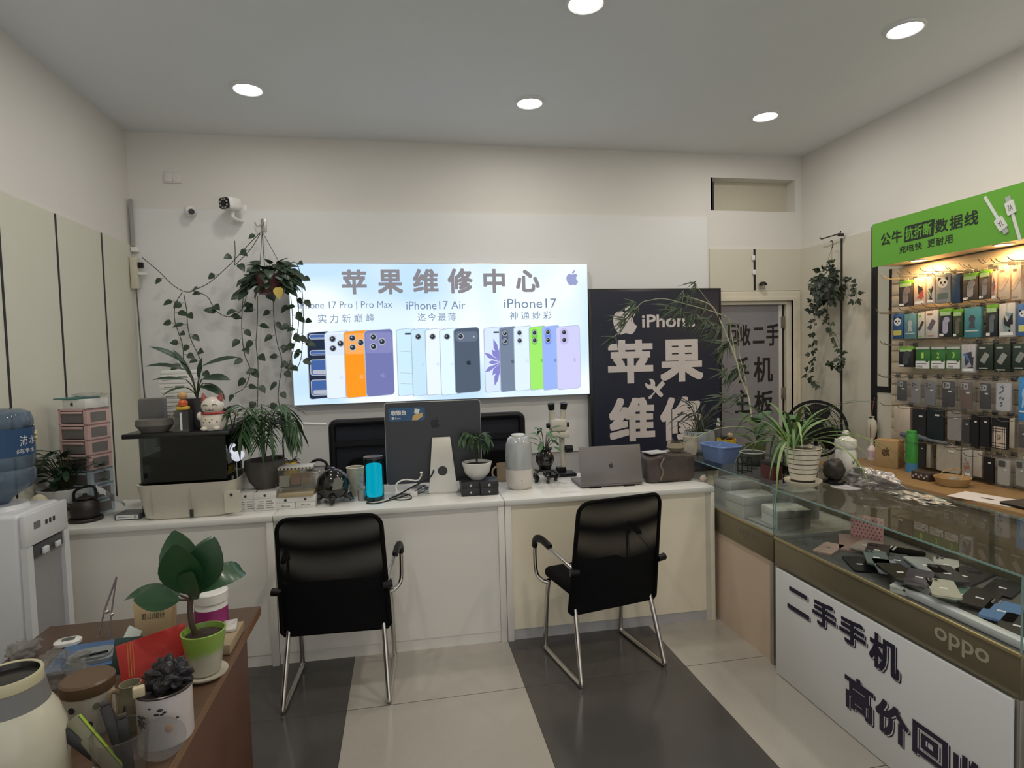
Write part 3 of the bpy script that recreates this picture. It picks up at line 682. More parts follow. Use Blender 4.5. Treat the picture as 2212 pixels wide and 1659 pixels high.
# ---- phones laid out in the near case
DZ_ = .6555
LAID = []
def phone(px, py, w, h, a, col, label, extra=None, z=DZ_, rough=.25, metal=.2, name='used_phone', cat='phone'):
    w *= 1.18; h *= 1.18
    for k_ in range(6):
        q = az(px, py, z+.008)
        if not any(abs(x_-q.x) < .095 and abs(y_-q.y) < .085 and z_ >= z-.001 for x_, y_, z_, r_ in LAID): break
        z += .0125
    q = az(px, py, z+.008); e = abs(w/2*math.cos(a))+abs(h/2*math.sin(a)); e2 = abs(w/2*math.sin(a))+abs(h/2*math.cos(a))
    q.x = min(max(q.x, 1.777+.034+e), 2.335-e); q.y = min(max(q.y, 1.43+e2), 2.585-e2)
    LAID.append((q.x, q.y, z, e))
    t = thing(name, label, cat, (q.x, q.y, z), a, 'second-hand phones laid in the near glass case' if cat == 'phone' else None)
    m = M('phone_%.2f_%.2f_%.2f' % col, col, rough, metal, var=.04)
    obj('body', G().slab(rrect(-w/2, -h/2, w/2, h/2, .012), 0, .008), m, t)
    bump = M('camera_glass', (.03, .03, .035), .1)
    if extra == 'square':
        c = obj('camera_bump', G().slab(rrect(-w/2+.006, h/2-.040, -w/2+.040, h/2-.006, .008), .0081, .0100), m, t); g = G()
        for dx, dy in ((.012, -.014), (.012, -.032), (.028, -.023)): g.cyl((-w/2+dx+.002, h/2+dy, .0101), (-w/2+dx+.002, h/2+dy, .0116), .0062)
        obj('lens', g, bump, c)
    elif extra == 'round':
        c = obj('camera_bump', G().cyl((0, h/2-.035, .0081), (0, h/2-.035, .0105), .027, n=28), bump, t); obj('lens', G().cyl((0, h/2-.035, .0106), (0, h/2-.035, .0114), .017, n=24), M('lens_ring', (.09, .09, .10), .2, .7), c)
    elif extra == 'strip':
        c = obj('camera_bump', G().slab(rrect(-w/2+.006, h/2-.052, -w/2+.030, h/2-.006, .006), .0081, .0100), M('bump_silver', (.45, .48, .52), .25, .7), t); g = G()
        for dy in (-.014, -.028, -.042): g.cyl((-w/2+.018, h/2+dy, .0101), (-w/2+.018, h/2+dy, .0114), .0065)
        obj('lens', g, bump, c)
    elif extra == 'logo':
        g = G(); apple(g, 0, 0, .014, 0, M=Matrix(((1, 0, 0, 0), (0, 0, 1, 0), (0, 1, 0, 0), (0, 0, 0, 1)))); [setattr(v.co, 'z', .0083) for v in g.bm.verts]; obj('logo', g, M('logo_grey', (.25, .24, .24), .3, .5), t)
    if extra != 'logo': obj('price_tag', B(-.012, .012, -h*.05-.006, -h*.05+.006, .0081, .0087), M('tag_white', (.75, .75, .73), .5), t)
    return t
PH = -PI/2
for px, py, w, h, a, col, lb_, ex in (
    (1790, 1183, .070, .145, .55, (.55, .38, .33), 'rose gold phone at the far left corner of the near glass case', 'logo'),
    (1820, 1157, .16, .22, .9, (.42, .28, .25), 'large pinkish tablet lying behind the rose gold phone', None),
    (1872, 1177, .075, .15, .5, (.42, .37, .34), 'dull beige phone beside the pinkish tablet', None),
    (1895, 1187, .075, .155, .75, (.02, .02, .022), 'black phone tagged white next to the dull beige phone', 'square'),
    (1856, 1217, .075, .155, 1.15, (.014, .016, .017), 'black phone alone near the front glass', None),
    (1893, 1203, .072, .15, .95, (.17, .21, .21), 'grey green phone under the black phone with camera square', 'square'),
    (1938, 1209, .075, .15, .85, (.09, .11, .13), 'slate blue phone in the middle of the case', 'square'),
    (1916, 1222, .070, .14, 1.0, (.33, .36, .38), 'pale grey phone below the slate blue phone', None),
    (1998, 1219, .078, .16, 1.2, (.42, .44, .46), 'silver phone lying across the middle of the case', None),
    (1926, 1236, .078, .16, 1.25, (.012, .013, .014), 'black phone below the pale grey phone, tagged', None),
    (2044, 1237, .078, .16, 1.1, (.055, .058, .06), 'charcoal phone right of the silver phone', 'square'),
    (2090, 1214, .075, .15, .75, (.55, .57, .55), 'white phone near the back of the case', 'square'),
    (2150, 1236, .10, .20, .35, (.03, .032, .033), 'big black phone with round camera ring by the right edge', 'round'),
    (2190, 1266, .080, .16, .45, (.02, .02, .022), 'black tagged phone at the right edge of the case', None),
    (2075, 1282, .078, .165, .5, (.16, .27, .22), 'dark green phone that catches the lamp reflection', None),
    (2118, 1290, .080, .17, .5, (.022, .023, .025), 'black phone between the green phone and the blue phone', None),
    (2165, 1318, .080, .165, .5, (.12, .25, .50), 'sky blue phone with three lenses', 'strip'),
    (2200, 1350, .080, .165, .5, (.025, .025, .028), 'black phone at the front right corner of the case', None)):
    o = phone(px, py, w, h, PH+a, col, lb_, ex)
def cbox(px, py, w, d, h, a, col, label, z=DZ_, name='phone_box', logo=False, cat='box', group=None, X=None):
    q = az(px, py, z); q.x = max(q.x, 1.905); t = thing(name, label, cat, (q.x, q.y, z), a, group)
    c = M('card_%.2f_%.2f_%.2f' % col, col, .5)
    obj('box_base', B(-w/2+.001, w/2-.001, -d/2+.001, d/2-.001, 0, h*.55), c, t); obj('lid', B(-w/2, w/2, -d/2, d/2, h*.56, h, .002), c, t)
    if logo:
        g = G(); apple(g, 0, h*.78, min(.022, h*.4), -d/2-.0006); obj('logo', g, M('logo_dark', (.03, .03, .03), .4), t)
    return t
cbox(1968, 1275, .10, .17, .028, PH+.45, (.72, .71, .69), 'white phone box under two loose phones at the front glass', logo=True)
phone(1980, 1246, .072, .15, PH+.7, (.30, .26, .33), 'shiny iridescent phone on the white phone box', None, DZ_+.029, .08, .8)
phone(2008, 1272, .074, .15, PH+.9, (.55, .53, .46), 'cream phone with lenses at its edge on the white box', 'square', DZ_+.029)
q = az(2105, 1350, DZ_)
t = thing('plastic_tray', 'long white plastic strip lying along the front glass', 'tray', (1.875, max(q.y+.02, 1.70), DZ_), PH-.0)
obj('body', B(-.22, .26, -.045, -.005, 0, .028, .006), M('tray_white', (.62, .63, .66), .4), t); obj('lip', B(-.22, .26, -.0045, .03, 0, .006, .002), MATS['tray_white'], t)
q = az(1990, 1187, DZ_)
t = thing('folded_strap', 'black folded strap with three white bars at the back of the phones', 'strap', (min(q.x, 2.17), min(q.y, 2.4), DZ_), PH+.6)
g = B(-.05, .12, -.04, .04, 0, .02, .009); obj('strap', g, BFAB, t); g = G()
for i in range(3): g.box(-.03+i*.016, -.022+i*.016, -.03, .03, .0201, .0206)
obj('bars', g, M('bar_white', (.75, .75, .75), .5), t)
q = az(1822, 1142, DZ_)
t = thing('patterned_case', 'pink tablet case with a dotted lattice pattern standing at the back', 'case', (az(1822, 1145, DZ_).x, 2.49, DZ_), PH+.45)
obj('shell', B(-.075, .075, -.008, .008, 0, .115, .007), M('case_pink', (.62, .36, .35), .5), t); g = G()
for i in range(8):
    for k in range(6): g.flat([(-.064+i*.0175+(k % 2)*.008-.004, .012+k*.017), (-.064+i*.0175+(k % 2)*.008, .007+k*.017), (-.064+i*.0175+(k % 2)*.008+.004, .012+k*.017), (-.064+i*.0175+(k % 2)*.008, .017+k*.017)], -.0085)
obj('dot_pattern', g, M('case_red', (.25, .08, .09), .5), t)
# ---- boxes and bags inside the far case
for i, (y, x, w, d, h, a, c, lb_) in enumerate(((3.05, 1.93, .16, .20, .12, .1, (.52, .52, .51), 'pale grey carton standing in the far glass case'), (2.80, 1.98, .16, .18, .10, -.1, (.60, .60, .58), 'white carton beside the divider in the far glass case'),
    (3.30, 2.00, .18, .20, .15, .05, (.46, .46, .46), 'tall grey carton at the counter end of the far glass case'), (2.95, 2.14, .2, .16, .16, .0, (.40, .40, .40), 'dark grey carton at the back of the far glass case'))):
    t = thing('carton', lb_, 'box', (x, y, DZ_), PH+a); c_ = M('carton_%d' % i, c, .6); obj('tray', B(-w/2, w/2, -d/2, d/2, 0, h*.6), c_, t); obj('lid', B(-w/2-.002, w/2+.002, -d/2-.002, d/2+.002, h*.605, h, .003), c_, t)
t = thing('document_pouch', 'flat grey pouch on the deck at the front of the far glass case', 'pouch', (1.905, 2.86, DZ_), PH+.1); obj('pouch', B(-.10, .10, -.05, .05, 0, .012, .004), M('pouch_grey', (.34, .34, .33), .5), t)

# ================================================================== BENCH AND SLATWALL
WOOD = M('bench_wood', (.27, .17, .075), .45, var=.18, scale=8)
t = thing('wall_bench', 'brown wooden bench cabinet under the accessory wall', 'bench', (3.0, 3.90, 0), -PI/2); WB = 1.9
obj('worktop', B(0, WB, 0, .485, .71, .75, .003), WOOD, t); obj('cabinet', B(.01, WB-.01, .03, .484, .0, .7095), M('bench_front', (.30, .24, .16), .5), t); obj('edge_strip', B(0, WB, -.004, -.0005, .712, .748), M('bench_edge', (.45, .27, .13), .45), t)
XW = 3.50
t = thing('slatwall', 'beige grooved accessory wall with hooks above the wooden bench', 'display wall', (XW, 3.745, 0), -PI/2); WS = 1.745
obj('back_panel', B(.0, WS, .012, .045, .751, 2.148), M('slat_beige', (.60, .50, .36), .5), t)
n = 17
for i in range(n):
    z = .760+i*(1.36/n); obj('slat', B(.012, WS, 0, .0118, z, z+1.36/n-.013, .002), MATS['slat_beige'], t)
for z_, x_ in ((1.995, .78), (1.79, .92), (1.60, .95)): obj('label_rail', B(x_, WS, -.016, -.0008, z_, z_+.022, .002), M('rail_white', (.66, .64, .62), .4), t)
obj('side_edge', B(-.012, .0, -.002, .045, 1.26, 2.148), BLACK, t)
hd = thing('header_sign', 'green header box with black characters and cable plugs above the accessory wall', 'sign', (3.30, 3.692, 0), -PI/2); HZ0, HZ1 = 2.150, 2.447
obj('body', B(.004, 1.70, .004, .2425, HZ0+.008, HZ1), M('header_white', (.62, .55, .44), .5), hd)
GRN = M('header_green', (.135, .40, .035), .35, var=.04, scale=2); obj('face', B(0, 1.70, 0, .0035, HZ0, HZ1+.004), GRN, hd)
HB = M('header_black', (.012, .02, .01), .45)
def HP(px, py): q = ax(px, py, 3.30); return 3.692-q.y, q.z
def htext(g, t, px0, px1, zc, h, bold):
    x0, x1 = HP(px0, 500)[0], HP(px1, 500)[0]; n_ = len(t); p = (x1-x0)/n_
    for i, ch in enumerate(t): text(g, ch, x0+i*p+p*.05, x0+i*p+p*.95, zc-h/2, zc+h/2, -.001, bold)
g = G(); z_ = HP(1990, 498)[1]
htext(g, '公牛', 1902, 1950, z_, .085, .002); htext(g, '数据线', 2019, 2115, z_, .085, .0018)
htext(g, '充电快', 1942, 1993, HP(1990, 530)[1], .05, .001); htext(g, '更耐用', 2003, 2059, HP(1990, 530)[1], .05, .001)
x0, x1 = HP(1953, 500)[0], HP(2017, 480)[0]; g.flat([(x0, z_-.052), (x1, z_-.052), (x1+.008, z_+.052), (x0+.008, z_+.052)], -.001)
obj('lettering', g, HB, hd, 'black characters')
g = G()
for i, ch in enumerate('抗折断'):
    p = (x1-x0-.02)/3; text(g, ch, x0+.012+i*p, x0+.012+(i+.92)*p, z_-.040, z_+.040, -.002, .0015)
obj('knockout_lettering', g, GRN, hd, 'green characters on the black bar')
PW = M('plug_white', (.72, .74, .70), .4)
for (ax0, ay0, bx, by), nm in (((2128, 425, 2160, 478), 'up'), ((2205, 520, 2186, 455), 'dn')):
    a, b = HP(ax0, ay0), HP(bx, by); d = V((b[0]-a[0], 0, b[1]-a[1])).normalized(); an = math.atan2(d.x, d.z)
    R = Matrix.Translation((b[0], 0, b[1])) @ Matrix.Rotation(an, 4, 'Y'); ln = math.hypot(b[0]-a[0], b[1]-a[1])
    g = G().prism(rrect(-.008, -ln, .008, -.02, .004), -.004, -.001, R); g.prism(rrect(-.024, -.02, .024, .055, .008), -.007, -.001, R); g.prism(rrect(-.014, .055, .014, .085, .003), -.005, -.001, R, mi=1)
    pl = obj('printed_plug', g, [PW, M('plug_grey', (.42, .44, .42), .4)], hd, 'pictured white cable plug')
    g = G(); vs, ps = txmesh('7A'); 
    text(g, '7A', -.012, .012, .0, .035, -.0075); [setattr(v, 'co', R @ v.co) for v in g.bm.verts]; obj('plug_mark', g, HB, pl)
for px, w in ((1985, 'left'), (2168, 'right')):
    q = ax(px, 562 if w == 'left' else 531, 3.40)
    t = thing('shelf_spotlight', 'warm lit spotlight under the green header, '+w+' of the two', 'lamp', (3.40, q.y, HZ0+.008), 0, 'warm spotlights under the header')
    obj('trim_ring', L([(.043, -.0005), (.043, -.006), (.052, -.008), (.056, -.0005)], 32), M('spot_ring', (.7, .65, .5), .3), t); obj('diffuser', L([(0, -.005), (.043, -.005), (.043, -.001)], 32), emi('warm_diffuser', (1, .72, .36), 16), t)
    lt = bpy.data.lights.new('spot_light', 'AREA'); lt.shape = 'DISK'; lt.size = .085; lt.energy = SHELF_W; lt.color = (1, .62, .26); lo = bpy.data.objects.new('spot_light', lt); COL.objects.link(lo); lo.parent = t; lo.location = (0, 0, -.012)

# ---- packages on the hooks
XI = 3.42                                              # front faces of the hanging goods
HOOKM = M('hook_wire', (.20, .185, .165), .35, .7); TAGW = M('tag_white', (.75, .75, .73), .5); LIME = M('lime_card', (.16, .42, .03), .45); POUCH = glass('pouch_clear', (.90, .90, .90), 1.35, .12, .10, (.6, .6, .6))
def card(*c): return M('card_%.2f_%.2f_%.2f' % c, c, .45, var=.08)
def goods(px0, py0, px1, py1, style, label, c1=(.05, .05, .05), c2=(.5, .5, .5), c3=(.3, .3, .3), name='accessory_pack', cat='package', hook=True):
    cx = (px0+px1)/2; cy = (py0+py1)/2
    ya, yb = ax(px0, cy, XI).y, ax(px1, cy, XI).y; zt, zb = ax(cx, py0, XI).z, ax(cx, py1, XI).z
    w, h = max(.02, ya-yb-.004), zt-zb; yc = (ya+yb)/2
    t = thing(name, label, cat, (XI, yc, zb), -PI/2, 'packages hanging on the accessory wall'); A = card(*c1); Bc = card(*c2); Cc = card(*c3) if not isinstance(c3, str) else A
    D = .026
    def art(nm, polys, mats, y=-.0006): obj(nm, polys, mats, t)
    if style == 'blister':
        obj('carton', B(-w/2, w/2, 0, D, 0, h*.86, .002), A, t); obj('header_card', B(-w/2, w/2, .004, D-.004, h*.862, h, .001), LIME, t)
        g = G().prism(rrect(-w*.42, h*.76, w*.42, h*.90, .004), -.0022, -.0005); obj('title_label', g, M('lime_label', (.42, .62, .28), .45), t)
        g = G().prism(rrect(-w*.2, h*.12, w*.22, h*.62, w*.18), -.0016, -.0004); g.prism(disc(w*.12, h*.60, w*.24), -.0024, -.0018); obj('printed_gadget', g, Bc, t)
        obj('price_tag', G().prism(rrect(-w*.45, h*.03, -w*.12, h*.12, .002), -.0022, -.0005), TAGW, t)
    elif style == 'box':
        obj('carton', B(-w/2, w/2, 0, D, 0, h, .002), A, t)
        g = G().prism(rrect(-w*.18, -h*.2, w*.18, h*.2, .006), -.0014, -.0004, Matrix.Translation((0, 0, h*.48)) @ Matrix.Rotation(.55, 4, 'Y')); obj('printed_gadget', g, Bc, t)
        g = G().prism(rrect(-w*.36, h*.84, w*.05, h*.90, .002), -.0012, -.0004); g.prism(rrect(-w*.36, h*.06, w*.2, h*.10, .002), -.0012, -.0004); obj('print_lines', g, Cc, t)
    elif style == 'comic':
        obj('carton', B(-w/2, w/2, 0, D, 0, h, .002), A, t); rnd = random.Random(label); g = G()
        for i in range(9): g.flat([(rnd.uniform(-.45, .45)*w if k % 2 else rnd.uniform(-.3, .4)*w, rnd.uniform(.12, .75)*h) for k in range(3)], -.0005-.00008*i, mi=i % 2)
        obj('print_shapes', g, [Bc, Cc], t); obj('title_label', G().prism(rrect(-w*.4, h*.05, w*.4, h*.14, .002), -.0016, -.0013), TAGW, t)
    elif style == 'panda':
        obj('carton', B(-w/2, w/2, 0, D, 0, h, .002), A, t); g = G(); r = min(w*.30, h*.17); cz = h*.68
        g.flat(disc(0, cz, r*1.1, 20, r), -.0006, mi=1)
        for s in (-1, 1): g.flat(disc(s*r*.85, cz+r*.85, r*.38, 12), -.0004, mi=0); g.flat(disc(s*r*.45, cz+r*.1, r*.27, 12), -.0008, mi=0)
        g.flat(disc(0, cz-r*.4, r*.16, 10), -.0008, mi=0); g.flat(rrect(-w*.38, h*.14, w*.38, h*.34, .006), -.0006, mi=2); obj('printed_panda', g, [card(.01, .01, .012), TAGW, Cc], t)
    elif style == 'figure':
        obj('carton', B(-w/2, w/2, 0, D, 0, h, .002), A, t); g = G().flat(disc(0, h*.62, w*.2, 16, h*.13), -.0005); g.flat([(-w*.14, h*.5), (w*.14, h*.5), (w*.2, h*.3), (w*.05, h*.3), (0, h*.38), (-w*.05, h*.3), (-w*.2, h*.3)], -.0007); obj('printed_gadget', g, Bc, t)
        obj('title_label', G().prism(rrect(-w*.4, h*.20, w*.4, h*.235, .001), -.0014, -.0004), Cc, t)
    elif style == 'card':
        obj('card', B(-w/2, w/2, .008, .014, 0, h, .001), A, t); obj('lower_panel', G().prism(rrect(-w*.48, h*.015, w*.48, h*.36, .003), .0055, .0076), TAGW, t); obj('hang_tab', G().prism(rrect(-w*.47, h*.88, w*.47, h*.985, .003), .0055, .0076), card(.55, .55, .52), t)
        g = G(); text(g, c3, -w*.09, w*.09, h*.48, h*.74, .0066, .001); obj('numeral', g, card(.45, .68, .10), t); g = G(); text(g, '充电线', -w*.40, w*.02, h*.06, h*.16, .0045); g.flat(rrect(-w*.4, h*.22, w*.3, h*.25, .001), .0045); obj('print_lines', g, card(.03, .05, .03), t)
        obj('badge', G().cyl((w*.33, .0050, h*.37), (w*.33, .0042, h*.37), w*.09, n=16), card(.04, .10, .03), t); return t, zt, yc
    elif style == 'case':
        sl = obj('sleeve', B(-w/2, w/2, 0, D*.7, 0, h, .002), POUCH, t); obj('phone_case', G().prism(rrect(-w*.36, h*.08, w*.36, h*.92, w*.10), .004, .012), A, t)
        g = G().prism(rrect(-w*.30, h*.68, w*.12, h*.88, w*.08), .001, .0037); obj('camera_frame', g, Bc, t); g = G()
        for dx, dz in ((-.19, .82), (-.19, .74), (.0, .78)): g.cyl((w*dx, .0008, h*dz), (w*dx, .0002, h*dz), w*.065, n=14)
        obj('lens_hole', g, card(.008, .008, .009), t); obj('price_tag', G().prism(rrect(w*.02, h*.56, w*.22, h*.61, .001), .001, .0036), TAGW, t)
    elif style == 'sleeve':
        obj('case_back', G().prism(rrect(-w*.5, 0, w*.5, h, min(w*.1, .012)), .002, .014), A, t); obj('price_tag', G().prism(rrect(w*.0, h*.76, w*.26, h*.81, .001), -.0006, .0015), TAGW, t)
    elif style == 'plain':
        obj('carton', B(-w/2, w/2, 0, D, 0, h, .003), A, t); obj('side_band', B(w/2+.0003, w/2+.001, .001, D-.001, .002, h-.002), Bc, t)
    elif style == 'print':
        obj('sleeve', B(-w/2, w/2, 0, D*.6, 0, h, .002), POUCH, t); obj('phone_case', G().prism(rrect(-w*.40, h*.05, w*.40, h*.95, w*.1), .004, .012), A, t); rnd = random.Random(label); g = G()
        for i in range(8): cx_, cz_ = rnd.uniform(-.25, .2)*w, rnd.uniform(.15, .8)*h; g.flat([(cx_, cz_), (cx_+.12*w, cz_+.02*h), (cx_+.16*w, cz_+.1*h), (cx_+.03*w, cz_+.06*h)], .0036-.00006*i)
        obj('print_shapes', g, Bc, t)
    elif style == 'lattice':
        obj('case_back', G().prism(rrect(-w*.5, 0, w*.5, h, w*.1), .002, .014), A, t); obj('lattice_panel', G().prism(rrect(-w*.40, h*.03, w*.40, h*.70, w*.05), -.0006, .0015), Bc, t); g = G()
        for x in (-.34, -.2, .2, .34): g.prism(rrect(w*x-.0016, h*.03, w*x+.0016, h*.70, .0005), -.0012, -.0008)
        for z in (.08, .18, .56, .64): g.prism(rrect(-w*.40, h*z-.0016, w*.40, h*z+.0016, .0005), -.0016, -.0013)
        text(g, '柒', -w*.13, w*.13, h*.28, h*.46, -.0012); obj('lattice_bars', g, card(.012, .01, .01), t)
    if hook:
        hk = thing('display_hook', 'wire hook of the '+hookname(label), 'hook', (XW-.001, yc, zt+.012), -PI/2, 'wire hooks on the accessory wall')
        obj('prong', G().tube(spline([(0, 0, 0), (0, -.07, 0), (0, -.20, 0), (0, -.235, .008), (0, -.255, .026)], 3), .0022, 6), HOOKM, hk); obj('clip', B(-.016, .016, -.006, 0, -.014, .014, .002), HOOKM, hk)
        obj('hang_loop', G().tube([(-w*.16, .012, h-.003), (-w*.1, .012, h+.012), (w*.1, .012, h+.012), (w*.16, .012, h-.003)], .0012, 5), card(.5, .5, .48), t)
    return t, zt, yc
def hookname(l): return ' '.join(l.split()[:12])
O = (.75, .52, .35)
GOODS = [
 # first row
 (1941, 606, 1971, 662, 'blister', 'earphone blister pack at the left end of the top row', (.06, .045, .04), (.22, .19, .20)),
 (1974, 600, 1999, 659, 'comic', 'orange and white pack with red drawing in the top row', (.80, .58, .42), (.45, .08, .06), (.05, .04, .04)),
 (2001, 597, 2019, 656, 'comic', 'narrow white pack with black scribbles in the top row', (.62, .56, .5), (.02, .02, .02), (.12, .18, .12)),
 (2021, 591, 2053, 655, 'panda', 'grey pack with a panda in the top row', (.32, .32, .31), (0, 0, 0), (.10, .14, .12)),
 (2055, 591, 2074, 655, 'plain', 'narrow dark blue pack in the top row', (.03, .06, .12), (.015, .03, .06)),
 (2079, 590, 2112, 649, 'blister', 'brown blister pack with a grey cylinder, left of two in the top row', (.08, .06, .045), (.30, .28, .27)),
 (2114, 583, 2139, 646, 'blister', 'brown blister pack with a mouse shape, right of two in the top row', (.10, .075, .06), (.25, .22, .22)),
 (2141, 586, 2153, 648, 'comic', 'very narrow peach and red pack in the top row', (.70, .5, .38), (.35, .08, .05), (.2, .2, .25)),
 (2155, 575, 2182, 647, 'box', 'cream charger carton with faint lines in the top row', (.78, .60, .42), (.72, .54, .38), (.45, .33, .22)),
 (2184, 573, 2206, 648, 'box', 'cream charger carton with a square window in the top row', (.80, .62, .46), (.66, .5, .36), (.3, .22, .16)),
 # second row
 (1927, 678, 1951, 732, 'panda', 'blue and black pack with a panda at the left end of the second row', (.03, .09, .22), (0, 0, 0), (.55, .48, .12)),
 (1953, 678, 1979, 732, 'figure', 'teal pack with pale figure beside the left panda pack', (.12, .25, .28), (.45, .47, .45), (.5, .55, .55)),
 (1982, 675, 1997, 731, 'box', 'narrow white pack with green foot in the second row', (.55, .52, .44), (.05, .05, .05), (.18, .50, .06)),
 (1999, 671, 2026, 730, 'box', 'white box with a slanted dark phone picture in the second row', (.60, .56, .50), (.13, .11, .14), (.35, .16, .08)),
 (2028, 667, 2056, 728, 'blister', 'black blister pack with a lavender cylinder in the second row', (.025, .025, .03), (.38, .37, .48)),
 (2058, 668, 2079, 728, 'blister', 'dark green blister pack seen beside the lavender cylinder pack', (.03, .06, .02), (.14, .12, .09)),
 (2082, 664, 2118, 729, 'figure', 'wide teal box with a dark figure in the second row', (.07, .25, .29), (.07, .07, .08), (.62, .62, .55)),
 (2129, 658, 2155, 727, 'blister', 'black blister pack with microphone in the second row', (.02, .025, .028), (.13, .15, .15)),
 (2157, 655, 2193, 728, 'comic', 'white pack with black comic drawing in the second row', (.50, .49, .47), (.015, .015, .018), (.24, .33, .33)),
 (2197, 655, 2224, 726, 'panda', 'blue pack with a panda at the right end of the second row', (.06, .15, .38), (0, 0, 0), (.62, .60, .2)),
 # third row
 (1941, 749, 1972, 793, 'blister', 'black blister pack with a green edge at the left of the third row', (.018, .022, .02), (.06, .07, .07)),
 (1975, 749, 2007, 797, 'card', 'green cable card numbered one', (.035, .16, .035), (.5, .5, .5), '1'),
 (2009, 749, 2040, 797, 'card', 'green cable card numbered two', (.035, .16, .035), (.5, .5, .5), '2'),
 (2042, 748, 2073, 797, 'card', 'green cable card numbered three', (.035, .16, .035), (.5, .5, .5), '3'),
 (2076, 744, 2107, 805, 'comic', 'white and blue pack with dark gadget in the third row', (.42, .42, .45), (.05, .045, .05), (.08, .18, .40)),
 (2110, 744, 2145, 800, 'box', 'black green cable pack next to the white and blue pack', (.020, .032, .022), (.30, .31, .28), (.5, .52, .48)),
 (2147, 743, 2183, 804, 'box', 'black green cable pack second from the right of the third row', (.022, .034, .024), (.31, .32, .29), (.5, .52, .48)),
 (2186, 742, 2222, 800, 'box', 'black green cable pack at the right end of the third row', (.020, .040, .030), (.26, .27, .25), (.5, .52, .48)),
 # fourth row
 (1933, 818, 1961, 870, 'case', 'charcoal phone case in a sleeve at the left of the fourth row', (.035, .036, .036), (.40, .40, .40)),
 (1963, 818, 1990, 875, 'case', 'grey phone case second in the fourth row', (.26, .26, .27), (.30, .30, .32)),
 (1992, 818, 2024, 879, 'case', 'light grey phone case third in the fourth row', (.19, .20, .21), (.25, .24, .27)),
 (2029, 818, 2065, 884, 'case', 'black phone case with a cream spine in the fourth row', (.010, .010, .010), (.45, .43, .42)),
 (2068, 820, 2104, 888, 'case', 'brown phone case in the fourth row', (.15, .085, .065), (.45, .42, .42)),
 (2110, 823, 2143, 889, 'case', 'black phone case beside the brown one', (.012, .012, .013), (.42, .42, .43)),
 (2146, 824, 2187, 891, 'print', 'white phone case with blue cloud print', (.62, .62, .66), (.09, .11, .2)),
 (2199, 815, 2226, 910, 'figure', 'bright blue pack at the right end of the fourth row', (.05, .26, .62), (.35, .55, .75), (.7, .75, .8)),
 # fifth row
 (1930, 878, 1966, 934, 'plain', 'cream flat box at the left of the fifth row', (.55, .47, .38), (.30, .25, .20)),
 (1970, 884, 2000, 953, 'sleeve', 'black phone case beside the cream flat box', (.016, .016, .018)),
 (2001, 882, 2038, 950, 'sleeve', 'very dark teal phone case in the fifth row', (.012, .018, .022)),
 (2045, 889, 2076, 951, 'sleeve', 'light grey case in the middle of the fifth row', (.28, .27, .25)),
 (2078, 905, 2094, 958, 'sleeve', 'narrow dark grey case in the fifth row', (.05, .05, .052)),
 (2096, 896, 2114, 965, 'sleeve', 'narrow black case left of the widest black case', (.012, .012, .012)),
 (2115, 897, 2137, 965, 'sleeve', 'black case just left of the lattice window case', (.008, .008, .008)),
 (2140, 902, 2177, 970, 'lattice', 'black case with a cream lattice window and one character', (.014, .012, .012), (.60, .50, .40)),
 (2179, 904, 2192, 968, 'plain', 'narrow beige box right of the lattice case', (.42, .37, .31), (.2, .18, .15)),
 (2195, 913, 2220, 972, 'case', 'dark brown case at the right end of the fifth row', (.05, .04, .035), (.08, .07, .06)),
 # sixth row
 (1981, 958, 1998, 1007, 'sleeve', 'small dark grey case behind the green tube', (.05, .05, .05)),
 (2000, 959, 2010, 1010, 'plain', 'thin cream strip pack in the lowest row', (.42, .37, .29), (.2, .2, .16)),
 (2022, 962, 2074, 1020, 'sleeve', 'wide beige tablet sleeve in the lowest row', (.44, .39, .32)),
 (2077, 969, 2099, 1030, 'comic', 'clear pack with a picture card in the lowest row', (.42, .40, .36), (.40, .16, .08), (.35, .36, .36)),
 (2101, 974, 2121, 1030, 'plain', 'beige flat box in the lowest row', (.46, .41, .35), (.3, .26, .2)),
 (2123, 988, 2146, 1042, 'sleeve', 'black phone case with white dot in the lowest row', (.012, .012, .012)),
 (2148, 988, 2185, 1053, 'case', 'white phone case with large dark camera hole in the lowest row', (.50, .49, .46), (.02, .02, .02)),
 (2189, 990, 2218, 1055, 'case', 'pale grey phone case at the right end of the lowest row', (.36, .36, .33), (.04, .04, .04)),
]
for it in GOODS: goods(*it)
